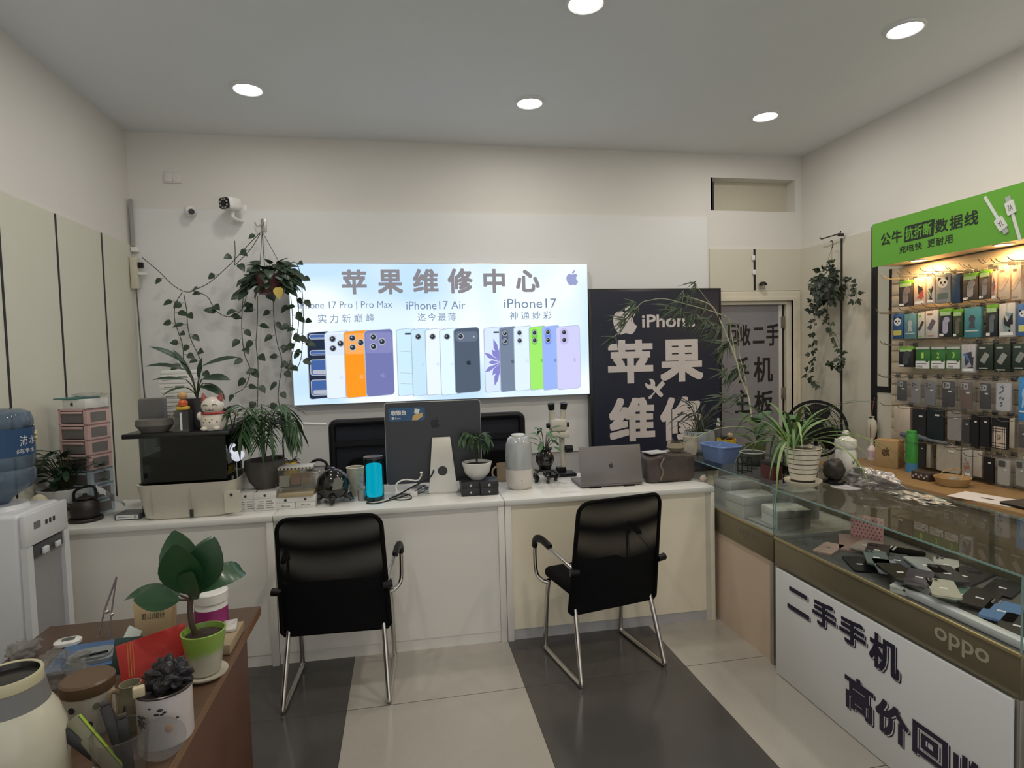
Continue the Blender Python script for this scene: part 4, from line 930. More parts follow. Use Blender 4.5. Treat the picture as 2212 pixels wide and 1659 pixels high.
# bare hooks that stick out at the left edge
for i, (px, py, w_) in enumerate(((1925, 605, 'beside the top row'), (1914, 678, 'beside the second row'), (1922, 743, 'beside the third row'), (1916, 811, 'beside the fourth row'))):
    q = ax(px+12, py, 3.45); hk = thing('display_hook', 'empty wire hook at the left edge of the accessory wall, '+w_, 'hook', (XW-.001, min(q.y, 3.735), q.z), -PI/2+.25, 'empty wire hooks at the left edge')
    obj('prong', G().tube(spline([(0, 0, 0), (0, -.07, 0), (0, -.18, 0), (0, -.215, .008), (0, -.235, .026)], 3), .0025, 6), HOOKM, hk); obj('clip', B(-.016, .016, -.006, 0, -.014, .014, .002), HOOKM, hk)
for i, (px, py, w_) in enumerate(((2013, 596, 'nearest the left lamp'), (2049, 585, 'second from the left lamp'), (2080, 577, 'third from the left lamp'), (2123, 568, 'fourth from the left lamp'), (2150, 566, 'fifth from the left lamp'), (2176, 562, 'at the right edge'))):
    q = ax(px, py, 3.30); hk = thing('display_hook', 'empty wire hook in the warm light above the top row, '+w_, 'hook', (XW-.001, q.y, q.z), -PI/2, 'empty wire hooks above the top row')
    obj('prong', G().tube(spline([(0, 0, 0), (0, -.07, 0), (0, -.16, 0), (0, -.185, .008), (0, -.20, .02)], 3), .0025, 6), HOOKM, hk); obj('clip', B(-.016, .016, -.006, 0, -.014, .014, .002), HOOKM, hk)

# ---- things on the bench
BZ = .7505
q = az(1958, 1055, BZ)
t = thing('spray_can', 'tall green can with a blue foot on the wooden bench', 'can', (3.33, 3.38, BZ)); s_ = mpp((3.33, 3.38, BZ)); r = .036; hh = .275
obj('body', L([(0, 0), (r, 0), (r, hh*.27), (r, hh*.28), (0, hh*.28)]), M('can_blue', (.06, .22, .42), .35), t); obj('sleeve', L([(r+.0004, hh*.22), (r+.0004, hh*.86), (r*.8, hh*.93), (0, hh*.93)]), M('can_green', (.04, .26, .04), .35), t); obj('cap', L([(r*.78, hh*.931), (r*.78, hh*.99), (r*.6, hh), (0, hh)]), M('cap_green', (.05, .32, .06), .3), t)
t = thing('cardboard_box', 'brown cardboard box with a printed apple on the wooden bench', 'box', (3.35, 3.56, BZ), -PI/2+.45); KR = M('kraft', (.38, .25, .12), .7)
obj('carton', B(-.085, .06, -.07, .04, 0, .19, .002), KR, t); g = G(); apple(g, -.015, .11, .065, -.0708); obj('printed_apple', g, M('kraft_print', (.10, .05, .02), .7), t)
t = thing('lotion_bottle', 'small white nozzle bottle with lilac label on the wooden bench', 'bottle', (3.40, 3.80, BZ)); obj('body', L([(0, 0), (.028, 0), (.03, .01), (.03, .085), (.012, .11), (0, .11)]), M('bottle_white', (.68, .62, .62), .4), t); obj('nozzle', L([(.011, .1105), (.009, .135), (.004, .165), (0, .166)]), MATS['bottle_white'], t); obj('label_band', L([(.0306, .025), (.0306, .075)]), M('lilac', (.55, .40, .52), .5), t)
q = az(2035, 1045, BZ)
t = thing('trinket_basket', 'small tan basket holding odds and ends on the wooden bench', 'basket', (3.22, 2.98, BZ)); obj('basket', L([(0, .002), (.075, .002), (.095, .05), (.09, .05), (.072, .008), (0, .008)], 24), M('rattan', (.42, .27, .12), .6), t); obj('handle', G().tube([(-.09, 0, .05), (-.07, 0, .085), (0, 0, .10), (.07, 0, .085), (.09, 0, .05)], .003, 6), MATS['rattan'], t)
for i, (dx, dy, c_, nm, lb_) in enumerate(((-.03, .0, (.4, .25, .23), 'wallet', 'pink trinket in the tan basket'), (.03, .02, (.3, .33, .32), 'earphone_case', 'grey trinket in the tan basket'))):
    single(nm, G().box(-.028, .028, -.02, .02, 0, .03, .008), M('trinket_%d' % i, c_, .4), lb_, 'trinket', (3.22+dx, 2.98+dy, BZ+.0085))
t = thing('pencil_box', 'patterned dark box with white spots on the bench beside the basket', 'box', (3.20, 3.15, BZ), -PI/2+.1); obj('box_base', B(-.06, .06, -.04, .04, 0, .05, .003), M('spot_dark', (.05, .035, .03), .5), t)
g = G()
for i in range(6): g.flat(disc(-.045+.018*i, .025+.012*((i % 2)-.5), .007, 10), -.0406)
obj('spot_pattern', g, M('spot_cream', (.5, .42, .38), .5), t)
q = az(2080, 1072, BZ)
t = thing('paper_sheet', 'white sheet of paper on the bench left of the dark laptop', 'paper', (3.10, 2.66, BZ), .3); obj('sheet', B(-.10, .10, -.15, .15, 0, .0015), M('paper_white', (.68, .66, .66), .6), t); obj('pen_mark', B(-.01, .01, -.03, .03, .0016, .0022), M('ink', (.06, .05, .05), .5), t)
t = thing('bench_laptop', 'closed dark grey laptop on the wooden bench', 'laptop', (3.17, 2.40, BZ), -PI/2+.05); obj('base', B(-.16, .16, -.11, .11, .001, .010, .003), BLK, t); obj('lid', B(-.16, .16, -.11, .11, .0105, .017, .003), M('laptop_dark', (.12, .10, .085), .35, .5), t); obj('label_strip', B(-.01, .03, -.05, -.035, .0171, .0176), TAGW, t)
# cat pouch hanging at the left edge of the accessory wall
q = ax(1890, 925, 3.45)
t = thing('cat_pouch', 'cream fish-shaped pouch hanging from a pink cord at the wall edge', 'pouch', (XR-.03, ax(1890, 925, 3.53).y, ax(1890, 925, 3.53).z), -PI/2)
obj('pouch', L([(0, -.15), (.012, -.135), (.03, -.09), (.046, -.02), (.050, .03), (.038, .07), (.012, .092), (.02, .105), (0, .104)], 20, M=rot(0, math.radians(6), 0, (0, -.032, -.01)), sy=.5), M('pouch_cream', (.58, .54, .42), .7), t); obj('tie_band', G().tube([(.016*math.cos(2*PI*i/16), -.032+.01*math.sin(2*PI*i/16), .082) for i in range(16)], .004, 6, closed=True), BLK, t); obj('cord', G().tube(spline([(0, 0, .24), (.004, -.02, .18), (.0, -.03, .10), (.02, -.058, 0), (.022, -.05, -.14), (.02, -.03, -.22)], 4), .0025, 6), M('cord_red', (.28, .06, .05), .6), t); obj('pin', G().cyl((0, .014, .245), (0, -.02, .245), .008), BLK, t)
t = thing('rolled_umbrella', 'long blue grey rolled umbrella hanging under the fifth row', 'umbrella', (XI, ax(1945, 944, XI).y, ax(1990, 947, XI).z), -PI/2)
Lh = ax(1938, 944, XI).y-ax(2040, 955, XI).y
obj('canopy', G().tube([(0, .01, .006), (Lh*.3, .005, .004), (Lh*.6, 0, -.004)], [.016, .028, .016], 10), M('umbrella_blue', (.09, .11, .15), .5), t); obj('shaft', G().tube([(Lh*.6, 0, -.004), (Lh, 0, -.008)], .011, 8), M('umbrella_grey', (.12, .13, .15), .4), t)
# ================================================================== PLANTS
LG = M('leaf_green', (.035, .085, .03), .45, var=.35, scale=14); LD = M('leaf_dark', (.018, .045, .022), .42, var=.3, scale=14); LLT = M('leaf_light', (.16, .30, .07), .45, var=.3, scale=18); STEM = M('stem', (.05, .06, .025), .6, var=.3); SOIL = M('soil', (.045, .032, .022), .95, var=.5, scale=60, bump=.6); LIVY = M('leaf_ivy', (.016, .028, .012), .5, var=.3, scale=20)
PALE = M('stem_pale', (.30, .30, .20), .6)
def rv(r, s=1): return V((r.uniform(-s, s), r.uniform(-s, s), r.uniform(-s, s)))
def vine(gs, gl, pts, r, step=.07, size=.07, rad=.0028, kind='heart', start=0, dens=1):
    P = spline(pts, 5); gs.tube(P, rad, 5); acc = 0; side = 1
    for a, b in zip(P, P[1:]):
        acc += (b-a).length
        if acc > step/dens:
            acc = 0; side = -side; d = V((side*r.uniform(.5, 1), r.uniform(-.9, -.1), r.uniform(-.7, .5))).normalized(); base = b+d*.03; gs.tube([b, base], .0012, 4)
            gl.leaf(base, (d+V((0, 0, -.45))), V((r.uniform(-.3, .3), -1, r.uniform(.1, .8))), size*r.uniform(.75, 1.2), size*.72*r.uniform(.8, 1.15), r.uniform(.1, .7), kind, n=7)
# ---- hanging pothos
r = random.Random(3); c = ay(585, 605, 4.52); hk = ay(566, 500, 4.745)
t = thing('hanging_pothos', 'trailing pothos in a hanging pot left of the lit sign, vines down to the counter', 'plant', c)
O_ = V(c)
def L3(px, py, y=4.64): return ay(px, py, y)-O_
obj('pot', L([(0, -.10), (.085, -.10), (.115, .03), (.118, .035), (.108, .035), (.10, .02), (0, .02)], 24), M('pot_maroon', (.10, .025, .03), .4), t)
obj('soil', L([(0, .024), (.098, .022)], 20), SOIL, t)
g = G(); top = V(hk)-O_
for a_ in (0, 2.1, 4.2): g.tube([(.11*math.cos(a_), .11*math.sin(a_), .03), top], .0022, 5)
obj('hanger_cord', g, M('cord_dark', (.03, .028, .025), .6), t)
gs, gl = G(), G()
for path, k in (([(307, 556), (344, 587), (375, 617), (404, 631), (428, 623), (457, 607), (500, 568), (540, 525), (562, 503)], .35), ([(394, 631), (379, 657), (377, 689), (385, 717), (394, 744), (397, 780), (403, 815)], 1), ([(397, 636), (403, 669), (406, 708), (414, 737), (428, 766), (436, 790), (430, 812)], 1.2),
    ([(414, 628), (447, 640), (464, 669), (491, 684), (517, 674), (529, 652), (535, 620)], 1), ([(529, 609), (524, 657), (522, 701), (524, 737), (529, 768), (540, 800), (530, 835), (508, 850)], 1.1), ([(556, 640), (556, 693), (553, 742), (557, 780), (557, 830), (556, 880)], .8), ([(590, 640), (592, 693), (599, 742), (609, 780), (603, 830), (601, 860), (606, 885)], 1),
    ([(628, 640), (632, 693), (626, 742), (611, 756)], 1.6), ([(612, 580), (635, 566), (647, 585), (652, 621), (655, 681), (653, 742), (650, 775), (640, 800)], 1.4), ([(618, 610), (640, 640), (645, 700), (632, 760), (622, 800)], 1.6), ([(507, 520), (508, 545), (507, 572)], .6), ([(562, 505), (540, 540), (507, 573)], .6)):
    vine(gs, gl, [L3(*p) for p in path], r, size=.068, dens=k)
for i in range(175):
    a_ = r.uniform(0, 2*PI); el = r.uniform(-.2, 1.2); d = V((math.cos(a_)*math.cos(el), math.sin(a_)*math.cos(el)*.7, math.sin(el)*.8-.05)); b = V((d.x*r.uniform(.08, .19), d.y*r.uniform(.05, .15), .02+d.z*.10+r.uniform(-.10, .03)))
    gl.leaf(b, d+V((0, 0, -.4)), V((0, -.6, 1))+rv(r, .4), r.uniform(.065, .105), r.uniform(.05, .075), r.uniform(.2, .9), 'heart', n=7)
    gs.tube([(b.x*.3, b.y*.3, .02), b], .0016, 4)
obj('vines', gs, STEM, t); obj('leaves', gl, M('pothos_leaf', (.035, .06, .035), .4, var=.4, scale=8), t)
q = L3(601, 630, 4.40); g = G().leaf(q+V((0, 0, .03)), (.1, -.2, -1), (0, -1, 0), .085, .07, .2, 'heart'); obj('yellow_leaf', g, M('leaf_yellow', (.55, .42, .08), .5), t, 'single yellow leaf')

# ---- hanging ivy by the right wall
q = ay(1797, 517, 4.42); hx = XR-.03
t = thing('wall_rod', 'thin dark metal rod across the black strip on the right wall', 'hanger', (XR-.0175, 4.33, q.z+.01), -PI/2)
y1 = ax(1786, 515, 3.50).y
obj('rod', G().tube([(-.13, -.06, .01), (-.11, -.06, -.005), (.06, -.05, 0), (.09, -.05, -.005), (.10, -.05, .02)], .005, 8), M('iron', (.06, .045, .035), .5, .6), t); obj('bracket', B(.066, .080, -.055, 0, -.018, .006, .002), MATS['iron'], t)
r = random.Random(8); c = ax(1785, 605, 3.40); O_ = V(c)
t = thing('hanging_ivy', 'dark green ivy in a small hanging pot on the right wall', 'plant', c)
def L4(px, py, x=3.42): return ax(px, py, x)-O_
obj('pot', L([(0, -.16), (.05, -.16), (.075, -.02), (.068, -.02), (.05, -.05), (0, -.05)], 20), M('pot_dark', (.03, .03, .028), .5), t); obj('soil', L([(0, -.04), (.06, -.035)], 16), SOIL, t)
tp = L4(1797, 520, 3.47)
g = G().tube([(-.05, 0, -.02), tp-V((0, 0, .06))], .0016, 4).tube([(.05, 0, -.02), tp-V((0, 0, .06))], .0016, 4).tube(spline([tp-V((0, 0, .06)), tp-V((.0, .012, .03)), tp, tp+V((0, .02, -.005))], 4), .004, 6); obj('hanger_cord', g, MATS['iron'], t)
gs, gl = G(), G()
def ivyleaf(b, d, n_, s):
    for a_, k in ((0, 1), (.9, .7), (-.9, .7)):
        dd = Matrix.Rotation(a_, 3, V(n_)) @ V(d); gl.leaf(b, dd, n_, s*k, s*.5*k, .25, 'oval', n=3)
for path in ([(1775, 590), (1765, 640), (1760, 690), (1757, 740), (1752, 790), (1745, 815), (1770, 828)], [(1790, 600), (1788, 660), (1792, 700), (1812, 740), (1816, 775), (1808, 790), (1795, 780)], [(1800, 600), (1835, 600), (1850, 625), (1848, 650)], [(1770, 600), (1750, 615)], [(1798, 560), (1802, 580)], [(1760, 640), (1752, 670), (1785, 672)]):
    P = spline([L4(*p) for p in path], 8); gs.tube(P, .0018, 4)
    for a, b in zip(P, P[1:]):
        for k in range(max(1, int((b-a).length/.022))):
            d = V((r.uniform(-.8, .2), r.uniform(-1, 1), r.uniform(-1, .3))).normalized(); ivyleaf(a.lerp(b, r.random())+d*.018, d, V((-.8, -.5, .4))+rv(r, .4), r.uniform(.03, .055))
for i in range(120):
    a_ = r.uniform(0, 2*PI); el = r.uniform(-1.2, 1.3); R_ = r.uniform(.05, .115); b = V((R_*math.cos(a_)*math.cos(el), R_*1.15*math.sin(a_)*math.cos(el), -.05+R_*1.3*math.sin(el))); ivyleaf(b, b+V((0, 0, -.06)), V((-.8, -.6, .3))+rv(r, .5), r.uniform(.04, .065))
obj('vines', gs, STEM, t); obj('leaves', gl, LIVY, t)

def potted(name, label, loc, pot, potm, soil_z, soil_r, fn, leafm, seed, stemm=None, cat='plant', saucer=None, rz=0, group=None):
    t = thing(name, label, cat, loc, rz, group); obj('pot', pot, potm, t)
    obj('soil', L([(0, soil_z+.004), (soil_r*.6, soil_z+.006), (soil_r, soil_z)], 20), SOIL, t)
    if saucer: obj('saucer', saucer, potm if not isinstance(potm, list) else potm[0], t)
    gs, gl = G(), G(); fn(gs, gl, random.Random(seed)); obj('stems', gs, stemm or STEM, t); obj('leaves', gl, leafm, t); return t
def bushy(n, h, spread, L_, W_, z0, kind='oval', bend=.6):
    def f(gs, gl, r):
        for i in range(n):
            a_ = r.uniform(0, 2*PI); rr = spread*math.sqrt(r.random()); zz = z0+h*r.uniform(.25, 1)*(1-.25*(rr/spread)**2); b = V((rr*math.cos(a_), rr*math.sin(a_), zz)); gs.tube([(b.x*.2, b.y*.2, z0), (b.x*.6, b.y*.6, z0+(zz-z0)*.7), b], .0022, 5)
            gl.leaf(b, V((math.cos(a_), math.sin(a_), r.uniform(-.2, .8))), V((0, -.2, 1)), L_*r.uniform(.7, 1.2), W_*r.uniform(.8, 1.1), bend*r.uniform(.5, 1.4), kind)
    return f
def fronds(n, h, reach, z0, pl=.10, droop=1.0, pw=.012):
    def f(gs, gl, r):
        for i in range(n):
            a_ = 2*PI*i/n+r.uniform(-.3, .3); k = r.uniform(.7, 1.05); P = spline([(0, 0, z0), (reach*.25*k*math.cos(a_), reach*.25*k*math.sin(a_), z0+h*.75*k), (reach*.65*k*math.cos(a_), reach*.65*k*math.sin(a_), z0+h*k), (reach*k*math.cos(a_), reach*k*math.sin(a_), z0+h*(1-.35*droop)*k)], 5); gs.tube(P, .0022, 5)
            for j in range(5, len(P)):
                d = (P[j]-P[j-1]).normalized(); sd = d.cross(V((0, 0, 1))).normalized()
                for s in (-1, 1): gl.leaf(P[j], sd*s+d*.7+V((0, 0, -.25)), V((0, 0, 1)), pl*(1.1-.45*abs(j/len(P)-.6)), pw, .5, 'strap', n=3, fold=.1)
            gl.leaf(P[-1], d, V((0, 0, 1)), pl, pw, .5, 'strap', n=3)
    return f

# ================================================================== COUNTER-TOP THINGS
Z0 = ZT+.0005
CREAMP = M('cream_plastic', (.62, .59, .50), .4); WHITE = M('white_gloss', (.76, .75, .72), .3); WBOX = M('box_white', (.74, .73, .70), .5); LOGOD = M('logo_dark', (.03, .03, .03), .4); PRINTG = M('print_faint', (.30, .29, .27), .5)
def C(px, py): q = az(px, py, Z0); return V((q.x, q.y, Z0))
# white planter at the far left
q = C(100, 1130); q.y += .11; q.x += .045
potted('potted_plant', 'dark leafy plant in a white planter at the left end of the counter', q, L([(0, .0), (.095, 0), (.10, .01), (.128, .16), (.12, .163), (.112, .15), (0, .15)], 30), M('planter_white', (.60, .62, .62), .3), .152, .11, bushy(85, .22, .10, .10, .036, .15, 'oval', .5), LD, 5)
# storage tower
q = C(192, 1075); q = V((-1.705, 3.575, Z0))
t = thing('drawer_tower', 'narrow drawer tower, upper drawers pink and lower ones blue, left of the tank', 'storage', q, math.radians(-22))
PINK = M('drawer_pink', (.62, .42, .40), .4); BLUE = M('drawer_blue', (.42, .50, .55), .4); DRW = M('drawer_front', (.16, .145, .14), .3); SIDEW = M('tower_side', (.19, .18, .17), .35)
w, d_, h = .182, .140, .082
for i in range(7):
    z = i*h; fm = BLUE if i < 3 else PINK
    g = B(-w/2, -w/2+.012, -d_/2, d_/2, z, z+h).box(w/2-.022, w/2, -d_/2, d_/2, z, z+h).box(-w/2, w/2, -d_/2, d_/2, z+h-.010, z+h); g.box(-w/2+.012, w/2-.022, d_/2-.006, d_/2, z, z+h-.010); obj('tier_frame', g, fm, t)
    dr = obj('drawer', B(-w/2+.014, w/2-.024, -d_/2+.004, d_/2-.008, z+.004, z+h-.014, .002), DRW, t); obj('drawer_lip', B(-w/2+.02, w/2-.03, -d_/2-.006, -d_/2+.0035, z+h-.026, z+h-.015, .002), fm, dr)
    obj('side_window', B(w/2+.0002, w/2+.001, -d_/2+.022, d_/2-.022, z+.010, z+h-.020), SIDEW, t)
zt = Z0+7*h
t = thing('phone_box', 'white phone box with printed apple on top of the drawer tower', 'box', (q.x, q.y, zt+.0005), math.radians(-22)); obj('carton', B(-.06, .085, -.07, .07, 0, .05, .002), WBOX, t); g = G(); apple(g, -.0, .026, .024, -.0706); obj('logo', g, LOGOD, t)
t = thing('folder', 'thin teal folder lying on the white box above the drawer tower', 'folder', (q.x-.02, q.y, zt+.051), math.radians(-20)); obj('cover', B(-.09, .06, -.07, .075, 0, .007, .002), M('teal_card', (.06, .20, .17), .45), t)
t = thing('plastic_wrap', 'crumpled clear wrap on top of the teal folder', 'bag', (q.x+.03, q.y, zt+.0585), math.radians(-20)); g = G().ell((0, 0, .011), (.095, .07, .011), amp=.5, fr=5); obj('film', g, glass('film_clear', (.85, .85, .85), 1.4, .15, .15, (.7, .7, .7)), t)
# iron kettle and foil packet
q = C(183, 1132); q.y += .08
t = thing('iron_kettle', 'dark brown iron kettle with black handle on the counter left of the tank', 'kettle', q); IR = M('cast_iron', (.022, .017, .016), .45, var=.3, bump=.2); t.scale = (.85, .85, .85); t.location.x -= .03
obj('body', L([(0, .02), (.068, .022), (.080, .06), (.072, .105), (.05, .128), (0, .137)], 28), IR, t); obj('lid', L([(.05, .1375), (.03, .148), (.012, .152), (.012, .165), (0, .168)], 20), IR, t); obj('handle', G().tube(spline([(-.06, 0, .12), (-.055, 0, .18), (0, 0, .205), (.055, 0, .20), (.060, 0, .11)], 5), .008, 8), BLK, t); obj('spout', G().tube(spline([(-.065, 0, .07), (-.098, -.01, .10), (-.11, -.01, .125)], 4), [.02]*5+[.012]*4, 8), IR, t); obj('tray', L([(0, 0), (.088, 0), (.092, .015), (.088, .0195), (0, .0195)], 28), IR, t)
q = C(240, 1112)
t = thing('foil_packet', 'crumpled white and grey foil packet leaning beside the iron kettle', 'packet', (q.x, q.y+.0, Z0+.034), .5); g = G()
N_ = 9; R_ = random.Random(2); VV = [[g.bm.verts.new((-.06+.12*i/N_+R_.uniform(-.006, .006), -.05*math.cos(k/5*PI)+R_.uniform(-.010, .010), .001+.115*(1-i/N_)*.9+.03*math.sin(k/5*PI)+R_.uniform(0, .012))) for k in range(6)] for i in range(N_+1)]
for i in range(N_):
    for k in range(5): f = g.bm.faces.new((VV[i][k], VV[i+1][k], VV[i+1][k+1], VV[i][k+1])); f.material_index = 1 if 2 < i < 6 and k < 3 else 0
o_ = obj('wrapper', g, [M('foil_white', (.62, .62, .62), .25, .3), M('foil_print', (.12, .12, .12), .4)], t)
t = thing('gadget_box', 'flat dark box with a white barcode label in front of the tank', 'box', (C(277, 1124).x, C(277, 1124).y+.06, Z0), math.radians(-3)); obj('carton', B(-.065, .055, -.055, .055, 0, .03, .002), M('dark_card', (.10, .10, .11), .4), t); obj('label', G().prism(rrect(-.055, .006, .05, .027, .001), -.0562, -.0552), TAGW, t); g = G()
for i in range(3): g.flat([(.03+.005*i, .010), (.032+.005*i, .010), (.032+.005*i, .024), (.03+.005*i, .024)], -.0565)
g.flat(rrect(-.05, .015, .02, .018, .0005), -.0565); obj('print', g, LOGOD, t)
# small white boxes behind, left of the tank
single('adapter', B(-.03, .03, -.03, .03, 0, .05, .006), WHITE, 'white adapter block standing on the dark tape box left of the tank', 'adapter', (-1.30, 3.70, Z0+.1605)); single('tape_box', B(-.06, .06, -.05, .05, 0, .16, .004), M('grey_card', (.16, .15, .14), .5), 'grey box between the drawer tower and the tank', 'box', (-1.30, 3.70, Z0))
# ---- turtle tank in its tub
fl, fr_ = C(298, 1128), C(505, 1114)
tw = (fr_-fl).length; an = math.atan2(fr_.y-fl.y, fr_.x-fl.x); TQ = V((fl.x, fl.y, Z0)); MX = Matrix.Translation(TQ) @ Matrix.Rotation(an, 4, 'Z')
def tk(x, y, z): return MX @ V((x, y, z-Z0))
t = thing('tub', 'cream plastic tub holding the black tank on the counter', 'tub', TQ, an)
def foot(e, x1): return [(x, y) for x, y in rrect(-e, -e, x1+e, .36+e, .07, 6)]
rings = []
for z, e in ((0, -.02), (.012, -.008), (.17, .012), (.185, .016)): rings.append([(x, y, z) for x, y in foot(e, tw)])
for z, e in ((.185, .008), (.02, -.018)): rings.append([(x, y, z) for x, y in foot(e, tw)])
obj('basin', G().loft(rings), CREAMP, t)
CRD = M('cream_dark', (.42, .39, .32), .5); obj('moulded_rib', B(.32*tw/.58, .325*tw/.58, -.012, -.0025, .03, .165), CRD, t); obj('moulded_rib', B(.07, .073, -.012, -.0025, .03, .165), CRD, t)
obj('drain_slot', B(.25, .268, -.014, -.0082, .008, .05, .002), LOGOD, t); g = G().prism(rrect(.42, .02, .50, .135, .012), -.014, -.006); obj('latch_plate', g, CREAMP, t); obj('latch_dot', G().cyl((.455, -.0145, .115), (.455, -.0185, .115), .007), LOGOD, t)
t = thing('turtle_tank', 'black glass tank with a black lid standing in the cream tub', 'tank', tk(0, 0, Z0+.022), an); th = .40
TG = glass('tank_glass', (.55, .58, .58), 1.5, .02); DARKW = M('tank_dark', (.006, .007, .007), .25)
x0, x1, y0, y1 = -.03, tw-.03, .03, .31
x0 = .012
obj('water_block', B(x0+.008, x1-.008, y0+.012, y1-.008, .004, th-.10), DARKW, t); obj('back_sheet', B(x0+.008+.085, x1-.008, y1-.0075, y1-.0045, .005, th-.004), DARKW, t)
g = B(x0, x1, y0, y0+.004, 0, th).box(x0, x1, y1-.004, y1, 0, th).box(x0, x0+.004, y0+.0045, y1-.0045, 0, th).box(x1-.004, x1, y0+.0045, y1-.0045, 0, th); obj('glass_wall', g, TG, t)
obj('inner_panel', B(x0+.095, x1-.01, y0+.014, y0+.018, th-.099, th-.004), DARKW, t)
lz = Z0+.022+th
obj('lid', B(x0-.075, x1+.02, y0-.01, y1+.03, th+.0005, th+.025, .003), M('lid_black', (.014, .014, .015), .3), t)
LT = lz+.0255
def onlid(x, y, z=0): return tk(x, y, LT+.0005+z)
# things on the lid
t = thing('stone_bowl', 'lumpy grey stone bowl at the left of the tank lid', 'ornament', onlid(.065, .10)); STONE = M('stone_grey', (.14, .13, .12), .85, var=.3, scale=20, bump=.5)
obj('bowl', L([(0, 0), (.055, 0), (.078, .035), (.075, .065), (.062, .06), (.04, .03), (0, .028)], 20, sx=1.15), STONE, t); obj('pebble', G().ell((.03, 0, .045), (.045, .03, .02), sub=2, amp=.4), STONE, t)
single('speaker', B(-.09, .03, -.04, .04, 0, .17, .01), M('speaker_grey', (.13, .125, .12), .6), 'tall dull grey speaker standing behind the stone bowl', 'speaker', onlid(.045, .215), an)
t = thing('glass_tumbler', 'clear square tumbler on the tank lid in front of the black vase', 'tumbler', onlid(.222, .055), an); cw = .034
g = B(-cw, cw, -cw, -cw+.003, 0, .11).box(-cw, cw, cw-.003, cw, 0, .11).box(-cw, -cw+.003, -cw+.0031, cw-.0031, 0, .11).box(cw-.003, cw, -cw+.0031, cw-.0031, 0, .11); obj('glass', g, glass('tumbler_glass', (.72, .72, .72), 1.45, .03, .08, (.4, .4, .4)), t); obj('white_mark', B(-.006, .004, -cw-.0012, -cw-.0003, .008, .10), TAGW, t); obj('base', B(-cw+.004, cw-.004, -cw+.004, cw-.004, .0, .012), M('tumbler_base', (.2, .19, .18), .2), t)
t = thing('toy_figure', 'small orange and yellow toy standing on the clear tumbler', 'toy', onlid(.222, .055, .1105), an)
obj('feet', B(-.03, .03, -.022, .022, 0, .02, .008), M('toy_yellow', (.62, .40, .05), .4), t); obj('torso', L([(0, .0205), (.022, .022), (.024, .04), (.012, .055), (0, .056)], 16), M('toy_orange', (.62, .13, .04), .4), t); obj('head', G().ell((0, 0, .075), (.024, .022, .022), sub=2), M('toy_skin', (.55, .33, .14), .45), t)
t = thing('vase_plant', 'long-leaved plant in a black vase on the tank lid', 'plant', onlid(.262, .16)); obj('vase', B(-.075, .045, -.045, .045, 0, .165, .004), M('vase_black', (.018, .016, .018), .35), t)
gs, gl = G(), G()
for a_, el, ln, wd, bd, hh in ((2.9, .5, .20, .04, .7, .15), (2.7, .8, .20, .045, .6, .18), (3.1, .3, .16, .03, .5, .10), (.1, .35, .20, .062, .25, .17), (-.4, .2, .15, .075, .5, .10), (-.9, .1, .13, .05, 1.1, .06), (0, -.1, .15, .04, 1.3, .08), (2.2, 1.1, .16, .03, .4, .12), (1.2, 1.2, .12, .03, .3, .10), (3.4, .1, .14, .025, .9, .06)):
    b = V((.04*math.cos(a_), -.04+.02*math.sin(a_), .165+hh)); gs.tube(spline([(0, -.01, .16), (b.x*.4, -.02, .165+hh*.6), b], 4), .003, 5); gl.leaf(b, (math.cos(a_)*math.cos(el), -.25, math.sin(el)), (0, -.5, 1), ln, wd, bd, 'oval')
obj('stems', gs, STEM, t); obj('leaves', gl, LD, t)
t = thing('lucky_cat', 'white beckoning cat ornament with a painted belly at the right of the tank lid', 'ornament', onlid(.362, .07), an)
CAT = M('cat_white', (.72, .66, .58), .25, coat=.4); obj('body', L([(0, 0), (.05, 0), (.062, .02), (.064, .05), (.052, .085), (0, .09)], 28), CAT, t); hd_ = obj('head', G().ell((0, -.005, .125), (.056, .048, .05)), CAT, t)
g = G().cyl((-.036, -.005, .155), (-.046, -.005, .195), .02, .003).cyl((.036, -.005, .155), (.046, -.005, .195), .02, .003); obj('ear', g, M('cat_ear', (.30, .06, .05), .3), hd_)
g = G()
for s in (-1, 1): g.tube([(s*.022+.012*math.cos(a_), -.054+.004*abs(math.cos(a_)), .128+.008*math.sin(a_)) for a_ in [PI*i/6 for i in range(7)]], .0018, 5); g.tube([(s*.010+.010*math.cos(a_), -.056, .112-.007*math.sin(a_)) for a_ in [PI*i/6 for i in range(7)]], .0015, 5)
obj('face', g, LOGOD, hd_); g = L([(.058, .084), (.060, .090), (.056, .096)], 28); obj('collar', g, M('collar_red', (.40, .04, .04), .4), t)
g = G()
for i in range(7): g.ell((-.03+.01*i, -.058+.003*abs(i-3), .045+.006*((i*2) % 3)), .008, sub=1, mi=i % 3)
obj('belly_painting', g, [LOGOD, M('cat_gold', (.55, .35, .08), .35, .5), MATS['collar_red']], t); obj('paw', G().ell((-.058, -.02, .075), (.018, .018, .024), sub=2).ell((-.03, -.055, .012), (.018, .02, .012), sub=2).ell((.03, -.055, .012), (.018, .02, .012), sub=2), CAT, t)
t = thing('flower_bunch', 'small yellow flower sprig beside the cat ornament', 'flower', onlid(.445, .10)); g = G()
for i in range(6): g.ell((-.02+.012*i, .004*(i % 3), .07+.008*((i*3) % 4)), .008, sub=1)
obj('blooms', g, M('bloom_yellow', (.55, .46, .20), .6), t); obj('stalks', G().tube([(0, 0, 0), (-.01, 0, .07)], .003, 5).tube([(0, 0, 0), (.02, 0, .07)], .003, 5), STEM, t)
